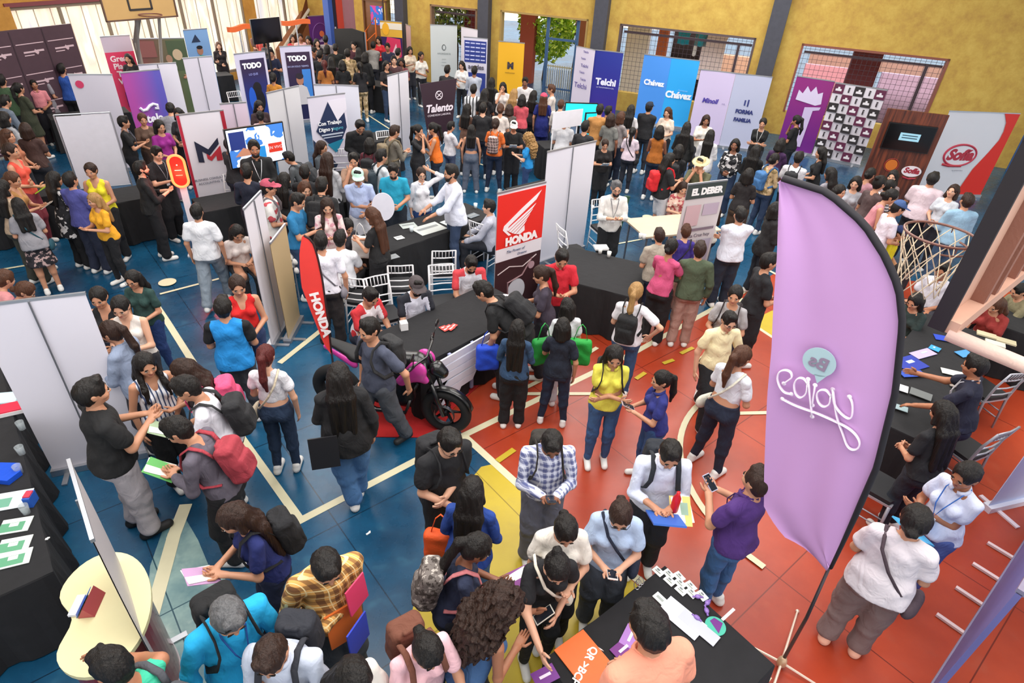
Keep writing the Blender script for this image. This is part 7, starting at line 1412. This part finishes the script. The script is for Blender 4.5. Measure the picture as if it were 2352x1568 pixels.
Q(294, 134, 'woman in black with long dark hair by the pink banner', 'f', 200, 'bb', 's', 0, 10, 't', '#18141a', 'p', '#1c1c20', 'lk', 0)
Q(411, 122, 'man in black jacket with lanyard under the light blue banner', 'm', 175, 'db', 's', 0, 5, 'j', '#1c1a1e', 'p', '#1c1c20', 'sk', 0, lan='#c0b8c8')
Q(502, 105, 'woman in black blazer with long brown hair before the glazed wall', 'f', 170, 'bc', 's', 0, 5, 'jV', '#1c1418', 'p', '#1a1418', 'lm', 3)
# --- middle left crowd
Q(567, 393, 'man in navy sweater seen from behind at the crimson striped banner', 'm', 16, 'bb', 's', 0, 12, 'l', '#181c2e', 'p', '#1c1c24', 'sk', 0)
Q(584, 340, 'bearded man in black jacket with white lanyard below the lit display', 'm', 176, 'bb', 's', 0, 10, 'j', '#161618', 'p', '#18181c', 'sk', 1, lan='#d8d8dc', beard=True)
Q(662, 362, 'person with dark hood bending beside the light grey banner back', 'm', -62, 'pt', 's', 30, 20, 'l', '#54585c', 'p', '#1c1c20', 'sk', 0, bag=('#34363a', 'dark grey backpack on the bending person in grey'))
Q(619, 430, 'young man in pink cap and white tee with red print', 'm', 100, 'bb', 's', 0, 10, 'tL', pattern('blotch', '#d8d4d0', '#b84850', '#e0dcd8', 7), 'p', '#2c2c30', 'sk', 0, cap='#b04c60', bag=('#6c6468', 'grey backpack on the young man in the pink cap'))
Q(686, 462, 'man in blue tee over white collar checking his phone', 'm', 112, 'pp', 's', 2, 32, 't', '#2270a0', 'j', '#2c4060', 'sk', 0, hold=('phone', '#202024', 'phone in the hands of the man in blue tee'))
Q(702, 434, 'woman in cream top right behind the blue tee', 'f', 160, 'pp', 's', 2, 20, 't', '#cfc8bc', 'p', '#40403c', 'hm', 3)
Q(752, 474, 'woman with long dark hair in pale pink floral dress', 'f', 178, 'pp', 's', 2, 28, 'lO', pattern('blotch', '#dcc4c4', '#c8909c', '#e4d4d0', 14), 'p', '#c8a8a8', 'wb', 3)
Q(740, 425, 'person in black with grey hood bending in the centre crowd', 'm', 20, 'bb', 's', 20, 20, 'j', '#1e1e20', 'p', '#1c1c20', 'sk', 0, bag=('#202022', 'black backpack in the centre crowd behind the pink floral dress'))
Q(741, 338, 'woman in grey jacket with glasses under the blue diamond banner', 'f', 120, 'bb', 's', 0, 20, 'j', '#40464c', 'p', '#20242c', 'lb', 0, glasses='e')
Q(754, 366, 'woman with long dark brown hair and white sleeves, back turned', 'f', 30, 'bb', 's', 0, 15, 'l', '#b4b4b8', 'p', '#1c1c20', 'lxb', 0)
Q(852, 494, 'woman in black top with long brown hair holding a white bag', 'f', -62, 'pp', 's', 4, 15, 't', '#18181a', 'p', '#16161a', 'lxm', 0)
held_item('bag', '#e0dedc', 'crumpled white bag held by the woman in black top', at(826, 515, 1.25), 0, .8)
Q(737, 552, 'man in white tee with grey straps standing behind the red flag', 'm', 6, 'dd', 's', 0, 5, 't', '#dcdae4', 'p', '#2a2424', 'sk', 0, foot=(757, 792), cross=('#7c7880', 'grey sling bag on the man behind the red flag', True))
Q(782, 547, 'seated man in white tee on a white chair', 'm', 18, 'tt', 'i', 8, 12, 'tL', '#dfe0e6', 'p', '#18181c', 'sk', 0, h=1.74)
Q(800, 520, 'dark haired woman seated beyond the man in white tee', 'f', 150, 'tt', 'i', 10, 35, 't', '#2c2c34', 'p', '#18181c', 'hk', 0)
Q(822, 405, 'man in mint cap and pale blue polo holding a red fan', 'm', 178, 'cb', 's', 2, 28, 'p', '#aab8dc', 'p', '#d8d8e0', 'sk', 0, cap='#b8dccc')
held_item('folder', '#d02c34', 'round red fan held by the man in mint cap', at(828, 465, 1.15), 0, .5)
Q(903, 392, 'bearded man in turquoise tee looking down', 'm', 182, 'bb', 's', 2, 38, 't', '#1c94b4', 'p', '#1c2430', 'sk', 0, beard=True)
Q(812, 368, 'man in brown tee holding a hand to his face', 'm', 185, 'fd', 's', 0, 20, 't', '#9c7c68', 'p', '#2c2c34', 'sk', 0)
Q(878, 358, 'young man in white tee with dark straps behind the turquoise tee', 'm', 60, 'bb', 's', 0, 18, 't', '#d0d4d8', 'p', '#20242c', 'sk', 0, bag=('#28343c', 'dark teal backpack behind the turquoise tee'))
Q(968, 400, 'woman in white blouse and glasses raising a hand to her head', 'f', 165, 'du', 's', 0, 12, 's', '#dcdae0', 'j', '#2c4c88', 'Bb', 3, glasses='e')
Q(1034, 396, 'bearded man in white shirt and jeans leaning on the middle table', 'm', -105, 'tt', 's', 4, 10, 'sL', '#dfe2f0', 'j', '#344460', 'sk', 0, foot=(1030, 600), beard=True)
Q(1121, 474, 'young man in pale grey shirt sitting sideways', 'm', -85, 'tt', 'i', 4, 5, 'lL', '#b0b2c0', 'p', '#22242c', 'sk', 3)
Q(908, 302, 'man in khaki hoodie with a tan backpack', 'm', 60, 'pp', 's', 4, 30, 'l', '#6c665c', 'p', '#20242c', 'sb', 0, bag=('#786a54', 'tan backpack on the man in khaki hoodie'), lan='#c8c8c8')
Q(962, 300, 'woman in black with hands near her face left of the orange top', 'f', 120, 'ff', 's', 0, 15, 't', '#1c1c20', 'p', '#1c1c20', 'pk', 0)
Q(993, 295, 'woman in orange sleeveless top eating from a cup', 'f', -80, 'fp', 's', 2, 20, 'n', '#dc6c1c', 'j', '#202838', 'pk', 0, hold=('cup', '#e0e0e0', 'white cup near the woman in orange top'))
Q(1037, 290, 'young man in white tee with grey jeans beside the orange top', 'm', 55, 'pb', 's', 0, 22, 't', '#d4d2d8', 'j', '#46506c', 'sk', 0, foot=(1030, 385))
Q(1083, 297, 'woman in slate open-back top and wide grey jeans', 'f', 4, 'dd', 'b', 0, 4, 'c', '#505668', 'p', '#5c6474', 'lk', 0, foot=(1080, 432))
Q(1139, 284, 'woman in orange shirt with checked backpack and navy jeans', 'f', 12, 'bb', 'b', 0, 10, 't', '#d86828', 'j', '#1c2840', 'Bb', 0, foot=(1130, 440), bag=(pattern('plaid', '#8c6c64', '#3c3438', '#c8b8b4', 14), 'checked red grey backpack on the woman in orange shirt'))
Q(1180, 290, 'man in black tee and white printed cap reading white sheets', 'm', 178, 'pp', 's', 0, 25, 't', '#131315', 'p', '#18181c', 'sk', 1, cap='#d4d0d0', foot=(1175, 440), hold=('papers', '#e8e6e4', 'large white sheets read by the man in black tee'))
Q(1210, 318, 'woman in azure blouse with curly blond hair', 'f', -88, 'pp', 's', 0, 18, 't', '#1c86c8', 'j', '#2c4470', 'cy', 3, foot=(1190, 435))
Q(1249, 224, 'woman in royal blue dress and pink cap seen from behind', 'f', 2, 'dd', 's', 0, 0, 'tO', '#1a2470', 'p', '#141c58', 'lm', 0, cap='#c84460')
Q(828, 290, 'stout man in black tracksuit bending over papers', 'm', 165, 'bb', 's', 18, 32, 'j', '#17171a', 'p', '#18181c', 'sk', 0, w=1.15)
Q(596, 244, 'woman with long dark hair seated by the poster banner', 'f', 165, 'bb', 's', 5, 25, 't', '#3c2c30', 'p', '#1c1c20', 'lk', 0)
Q(598, 266, 'child sized figure in pink top with hair bun, back turned', 'f', 5, 'bb', 's', 0, 10, 't', '#d8b8c0', 'p', '#1c1c20', 'Bk', 0, h=1.4)
Q(546, 535, 'woman in white blouse taking notes in the gap beside the banner back', 'f', 165, 'pp', 'i', 15, 35, 't', '#d8ccc8', 'p', '#1c1c20', 'hk', 0, h=1.65)
# --- far middle
far = [
 (672, 88, 'woman in red tee in the far corner left of the purple banner', 'f', 170, 't', '#b83038', 'hb'), (690, 86, 'man in white and red tee in the far corner', 'm', 175, 't', '#d8a8a8', 'sb'), (708, 92, 'woman in maroon beside the far purple banner', 'f', 200, 't', '#542028', 'lk'),
 (728, 98, 'woman in black with dark curls under the far purple banner', 'f', 160, 't', '#1c141c', 'hk'), (748, 90, 'man in grey shirt under the far purple banner', 'm', 10, 'l', '#8c8488', 'sk'), (770, 110, 'man in black tee with white sleeves, back turned, far crowd', 'm', 4, 't', '#141614', 'sk'),
 (745, 148, 'woman with ginger ponytail in ochre top, back turned', 'f', 2, 't', '#a8662c', 'pr'), (804, 88, 'man in white shirt standing out in the far dark crowd', 'm', 30, 'l', '#d8d8dc', 'sk'), (798, 122, 'man in camouflage uniform seen from behind', 'm', 2, 'l', 'CAMO', 'sk'),
 (780, 98, 'woman in dark red top in the far crowd', 'f', 170, 't', '#7c2430', 'hk'), (824, 118, 'woman in black with long black hair in the far crowd', 'f', 5, 't', '#141416', 'lxk'), (858, 104, 'tall man in grey sweatshirt leaning on the far black table', 'm', 20, 'lL', '#86827e', 'sk'),
 (869, 92, 'woman in red tee behind the grey sweatshirt', 'f', 200, 't', '#c0202c', 'hk'), (905, 138, 'man with round face in dark tee near the narrow white banner back', 'm', 175, 't', '#4c3034', 'sk'), (922, 143, 'woman with dark red top near the narrow white banner back', 'f', 190, 't', '#70343c', 'hk'),
 (942, 116, 'woman in cream blouse by the first slate pillar', 'f', 165, 't', '#d0c0ac', 'lk'), (968, 128, 'woman in white tee with long ponytail by the ochre wall', 'f', 150, 't', '#d8d4cc', 'pk'), (915, 120, 'man in dark clothes behind the cream blouse', 'm', 30, 't', '#202028', 'sk'),
 (760, 75, 'dark dressed man near the far red column', 'm', 180, 't', '#28242a', 'sk'), (790, 78, 'dark dressed woman near the far red column', 'f', 180, 't', '#2c2428', 'hk'), (840, 130, 'woman in black coat between camouflage and grey sweatshirt', 'f', 30, 'j', '#131315', 'hk'), (722, 118, 'man in dark shirt leaning on the far table left', 'm', 120, 't', '#302028', 'sk'),
 (600, 82, 'blond woman with red top behind the left poster banner', 'f', 20, 't', '#b04038', 'hw'), (588, 76, 'brown haired man behind the left poster banner', 'm', 170, 't', '#5c4038', 'sm'), (612, 96, 'dark haired person in grey scarf between the poster banners', 'f', 150, 't', '#4c4a4c', 'hk'), (622, 122, 'man in navy shirt between the two poster banners', 'm', 170, 't', '#141c38', 'sk'), (628, 178, 'woman in mustard top between the two poster banners', 'f', 20, 't', '#b87828', 'Bk'),
 (1028, 160, 'person with dark hair above the plum x-stand banner', 'm', 20, 't', '#26262a', 'sk'), (1060, 150, 'woman in white tee with black hair near the grid printed banner', 'f', 200, 't', '#d8d8d8', 'lk'), (1090, 162, 'person in pale shirt before the grid printed banner', 'm', 10, 'l', '#b0b4c0', 'sk'),
 (1088, 205, 'person in white striped top in front of the x-stand banner', 'm', 10, 't', 'STR', 'sk'), (1130, 188, 'woman with long straight black hair left of the yellow banner', 'f', 20, 'l', '#2c282c', 'lxk'), (1155, 200, 'woman in white top with a hand on her cheek', 'f', 185, 't', '#d4ccc8', 'lk'),
 (1182, 215, 'woman with very long fair hair below the yellow banner', 'f', 20, 't', '#b8a088', 'ly'), (1206, 188, 'man in white shirt bending below the yellow banner', 'm', 190, 'l', '#dcd8d8', 'sk'), (1200, 228, 'woman in coral red tee in the queue', 'f', 15, 't', '#c8505c', 'hk'),
 (1227, 218, 'woman in dark tee with black hair in the queue', 'f', 30, 't', '#28242c', 'lk'), (1265, 205, 'man in pale shirt turned left by the gate', 'm', -90, 'l', '#d0c4bc', 'sm'), (1289, 240, 'bald man in off-white shirt with black backpack', 'm', 10, 'l', '#cac4c0', 'zm'),
 (1115, 215, 'woman with dark hair in black left of the queue', 'f', 20, 't', '#1c1a1e', 'lk'), (1150, 250, 'woman with brown bun and white top in the queue', 'f', 10, 't', '#d8ccc4', 'Bm'), (1170, 250, 'woman in grey top behind the printed cap', 'f', 0, 't', '#5c5450', 'hb'),
 (1297, 275, 'person in white tee with pink bag near the small blank sign', 'm', 5, 't', '#d4d4d8', 'sk'), (1378, 252, 'man in tan shirt in front of the cyan screens', 'm', 5, 'lL', '#b07c44', 'sk'), (1404, 272, 'woman in grey top beside the tan shirt', 'f', 20, 't', '#70706c', 'hb'),
 (1428, 268, 'woman in grey blouse with auburn hair below the blue banners', 'f', 40, 't', '#8c8484', 'hm'), (1398, 255, 'person in light top behind the tan shirt', 'm', 30, 't', '#b8b0ac', 'sk'), (1492, 246, 'man in black cap and black shirt before the cyan banner', 'm', 20, 'lL', '#17171b', 'sk'), (1533, 258, 'woman in white tee with brown hair before the cyan banner', 'f', 200, 't', '#d8c8b8', 'lm'),
 (1516, 300, 'woman in rust brown sleeveless top and white belt', 'f', 8, 'n', '#9c5818', 'hk'), (1578, 292, 'woman in long black coat with very long hair, right of the cyan banner', 'f', 5, 'jO', '#161616', 'lxk'), (1622, 276, 'woman in cream dress with a coat over her arm', 'f', 172, 'tO', '#d4d0c8', 'lb'), (1632, 310, 'woman in white jacket with long dark ponytail', 'f', 5, 'j', '#dcdadc', 'lxk'),
 (1560, 345, 'woman in black with black backpack under the lilac banner', 'f', 10, 't', '#161618', 'hk'), (1688, 332, 'laughing woman in black and white patterned blouse', 'f', 190, 'l', 'PAT', 'hk'), (1752, 283, 'woman in black tee with white badge clasping her hands', 'f', 185, 't', '#121214', 'Bk'), (1828, 276, 'woman in black tee covering her mouth beside the torch banner', 'f', -70, 't', '#131315', 'pk'),
 (1738, 345, 'woman with long black hair in black coat, back turned', 'f', 15, 'jO', '#131315', 'lxk'), (1780, 366, 'woman in camouflage blouse with denim blue backpack', 'f', 40, 'l', 'CAMO', 'Bk'), (1835, 362, 'man in white tee with small black backpack', 'm', 8, 't', '#dcdce2', 'sk'), (1884, 350, 'smiling woman in black with long dark hair by the checkered banner', 'f', -95, 't', '#131316', 'lk'),
 (1795, 330, 'woman in dark purple behind the camouflage blouse', 'f', 20, 't', '#3c2048', 'hk'), (1930, 440, 'dark haired woman just above the lilac flag edge', 'f', 120, 't', '#1c1c20', 'hk'), (1965, 420, 'woman in grey near the checkered banner base', 'f', 190, 't', '#a0a0a8', 'hk')]
far += [
 (735, 126, 'man in dark shirt right of the second poster banner', 'm', 20, 't', '#181c20', 'sk'), (762, 140, 'woman in plum top beside the ginger ponytail', 'f', 10, 't', '#3c2430', 'lk'), (786, 148, 'small woman in black left of the camouflage uniform', 'f', 0, 't', '#18181a', 'hk'),
 (826, 152, 'woman in black tee right of the camouflage uniform', 'f', -10, 't', '#1c1a1e', 'pk'), (812, 104, 'man in maroon tee in the far dark crowd', 'm', 200, 't', '#48202c', 'sk'), (752, 112, 'person with dark hair between poster banner and far crowd', 'f', 30, 't', '#2c2830', 'hk'),
 (888, 150, 'woman in black behind the narrow white banner back', 'f', 150, 't', '#201c20', 'hk'), (890, 108, 'man in dark blue beside the magenta printed banner', 'm', 190, 't', '#20243c', 'sk'), (1075, 250, 'woman in brown top with black hair near the x-stand banner', 'f', 30, 't', '#5c4034', 'lk'),
 (1110, 248, 'man in black tee with short hair left of the orange shirt', 'm', 10, 't', '#1c1c20', 'sk'), (1450, 252, 'woman in white tee below the dark blue banner', 'f', 10, 't', '#ccc8c8', 'lk'), (1345, 290, 'man in dark shirt beside the narrow cyan screen', 'm', 20, 't', '#26262a', 'sk'),
 (1905, 398, 'young woman in grey top above the lilac flag', 'f', -60, 't', '#8c8890', 'lk'), (2000, 400, 'woman in rose top before the wooden booth panel', 'f', 30, 't', '#b08088', 'Bk'), (655, 412, 'girl in dark top behind the pink cap', 'f', 40, 't', '#2a2c30', 'lk'),
 (700, 395, 'person in black tee in the centre left crowd', 'm', 10, 't', '#1c1c20', 'sk'), (850, 330, 'woman in maroon backpacked crowd near the stout man', 'f', 20, 't', '#5c2430', 'hk'), (530, 330, 'man in charcoal tee left of the lit display crowd', 'm', 60, 't', '#2c2c30', 'sk')]
CAMO = pattern('blotch', '#b89c74', '#7c6844', '#d8c09c', 12); PAT = pattern('blotch', '#1c1c20', '#c8c4c4', '#28282c', 10); STR = pattern('vstripe', '#d8d8dc', '#202024', f=12)
_arm = ['bb', 'pp', 'db', 'pb', 'bp', 'cb']
for i, (x, y, lab, sx, face, top, tc, hr) in enumerate(far):
    kw = {}
    if 'backpack' in lab: kw['bag'] = ('#3c6a9c' if 'denim' in lab else '#1c1c20', ('denim blue' if 'denim' in lab else 'black') + ' backpack on the ' + ' '.join(lab.split()[:6]))
    if 'black cap' in lab: kw['cap'] = '#1c2434'
    if 'badge' in lab: kw['lan'] = '#c8c8c8'
    tcc = {'CAMO': CAMO, 'PAT': PAT, 'STR': STR}.get(tc, tc)
    arm = 'fb' if 'hand on her cheek' in lab or 'covering' in lab else ('cc' if 'clasping' in lab else _arm[i % 6])
    Q(x, y, lab, sx, face, arm, 's', 14 if 'bending' in lab or 'leaning' in lab else 0, 8 + (i * 7) % 18, top, tcc, 'j' if i % 3 else 'p', CAMO if 'uniform' in lab else ['#1c1c22', '#20283c', '#2c3c58', '#303038'][i % 4], hr, [0, 1, 0, 3, 2][i % 5], **kw)
# --- right middle
Q(1453, 303, 'woman in pale pink tee with dark ponytail and black strap', 'f', 8, 'bb', 's', 0, 8, 't', '#d8c6d2', 'j', '#22242e', 'pk', 0, foot=(1445, 415), cross=('#1c1c20', 'thin black crossbody bag on the woman in pale pink tee', True))
Q(1390, 332, 'woman in black tee with tied hair writing on a pad', 'f', 168, 'pp', 's', 2, 28, 't', '#151113', 'p', '#16161a', 'Bb', 0, foot=(1372, 470), hold=('papers', '#e0e0e0', 'white pad held by the woman in black tee'))
Q(1416, 432, 'grey haired man in white shirt with glasses and lanyard', 'm', 165, 'pp', 's', 2, 18, 's', '#dcdad6', 'p', '#16181c', 'sg', 3, glasses='e', lan='#606068', beard=True)
Q(1540, 366, 'person in black tee and white shorts carrying red backpack', 'm', 62, 'pp', 's', 2, 10, 'tL', '#1b1c1f', 'sh', '#c4c4c8', 'lk', 0, foot=(1495, 545), bag=('#c41c24', 'bright red backpack on the person in white shorts'))
Q(1609, 376, 'person in olive tee and floppy straw hat', 'm', 195, 'ff', 's', 5, 22, 't', '#5a5a42', 'p', '#2c2c30', 'sk', 0, hat='#d0bc8c')
Q(1570, 432, 'woman in red and cream floral dress reading at the beige table', 'f', 165, 'pp', 'i', 8, 35, 'tO', pattern('blotch', '#d8b8a8', '#b05058', '#e8d8cc', 16), 'kf', '#c89890', 'lb', 3, h=1.66)
Q(1630, 462, 'woman in cream long sleeves holding a phone by the newspaper banner', 'f', -115, 'pp', 's', 4, 28, 'l', '#dcdad2', 'j', '#1c2438', 'lb', 1)
Q(1699, 492, 'man in loose white shirt folding his arms, back turned', 'm', -25, 'cc', 's', 0, 12, 'lL', '#d8dbe6', 'p', '#1c2434', 'sk', 0, foot=(1678, 705), w=1.08)
Q(1513, 540, 'man in beige polo leaning on the black table', 'm', -25, 'tb', 's', 10, 12, 'pL', '#a39a8c', 'j', '#344460', 'sb', 0, foot=(1478, 735))
Q(1575, 530, 'woman in violet long sleeves with short brown hair', 'f', -15, 'bb', 's', 0, 5, 'l', '#3a2d84', 'p', '#a88478', 'sm', 3, foot=(1592, 722), cross=('#1c1c20', 'small black bag on the woman in violet'))
Q(1543, 566, 'woman in pink patterned top between beige polo and violet sleeves', 'f', 20, 'tt', 's', 5, 12, 't', '#c04c74', 'p', '#16161a', 'Bk', 1)
Q(1607, 572, 'person in olive green shirt right of the violet sleeves', 'm', -10, 'db', 's', 0, 5, 'lL', '#4a5540', 'p', '#a88478', 'sb', 0, h=1.62)
Q(1768, 600, 'person in black half hidden behind the lilac flag', 'm', 60, 'bb', 's', 0, 5, 't', '#1c1c20', 'p', '#1c1c20', 'sk', 0)
Q(1785, 480, 'woman in black jacket left of the lilac flag top', 'f', 60, 'bb', 's', 0, 5, 'j', '#1c1a1c', 'p', '#20242e', 'hk', 0)
Q(1720, 400, 'woman in dark brown trousers behind the camouflage blouse', 'f', 10, 'bb', 's', 0, 5, 't', '#201c1e', 'p', '#4c3828', 'hk', 0)
Q(2045, 428, 'woman in black and white horizontally striped top with bun', 'f', 60, 'pp', 's', 6, 18, 't', pattern('hstripe', '#d0ccd0', '#4a4448', f=18), 'p', '#2c2c34', 'Bk', 0)
Q(2022, 420, 'woman with dark bun behind the striped top', 'f', 40, 'bb', 's', 4, 10, 't', '#4c3c3c', 'p', '#2c2c34', 'bk', 0)
Q(2050, 405, 'girl with dark hair facing the wooden booth panel', 'f', 190, 'bb', 's', 0, 10, 't', '#8c7c7c', 'p', '#2c2c34', 'lk', 3)
Q(2048, 452, 'woman in pink off-shoulder top bending over the counter', 'f', 80, 'pp', 's', 14, 25, 'n', '#c8848c', 'p', '#4c3c38', 'Bk', 0)
Q(2143, 410, 'large man in pale pink tee seen from behind near the oval lettering', 'm', 4, 'db', 's', 6, 5, 'tL', '#d8c4cc', 'p', '#2c2c34', 'sk', 0, w=1.15)
Q(2188, 438, 'woman in white with chin raised before the oval lettering', 'f', 200, 'bb', 's', 0, -5, 't', '#c8ccd4', 'p', '#2c2c34', 'hb', 3)
Q(2220, 460, 'person in pale denim shirt just behind the hoop', 'm', -30, 'bb', 's', 4, 8, 'lL', '#8eb0c8', 'j', '#3c5878', 'sb', 0, w=1.08)
Q(2066, 478, 'man in blue cap and white tee behind the lilac flag', 'm', 60, 'bb', 's', 6, 22, 't', '#d4ccd8', 'p', '#2c2c34', 'sk', 0, cap='#3a5484')
Q(2070, 536, 'person in navy cap and yellow tee near the net', 'm', 100, 'bb', 'i', 8, 12, 't', '#dccc1c', 'p', '#2c2c34', 'sk', 0, cap='#22305c', h=1.72)
print('PEOPLE', len([o for o in bpy.data.objects if o.name.split('.')[0] == 'person']), 'FACES', sum(len(o.data.polygons) for o in bpy.data.objects if o.type == 'MESH'))
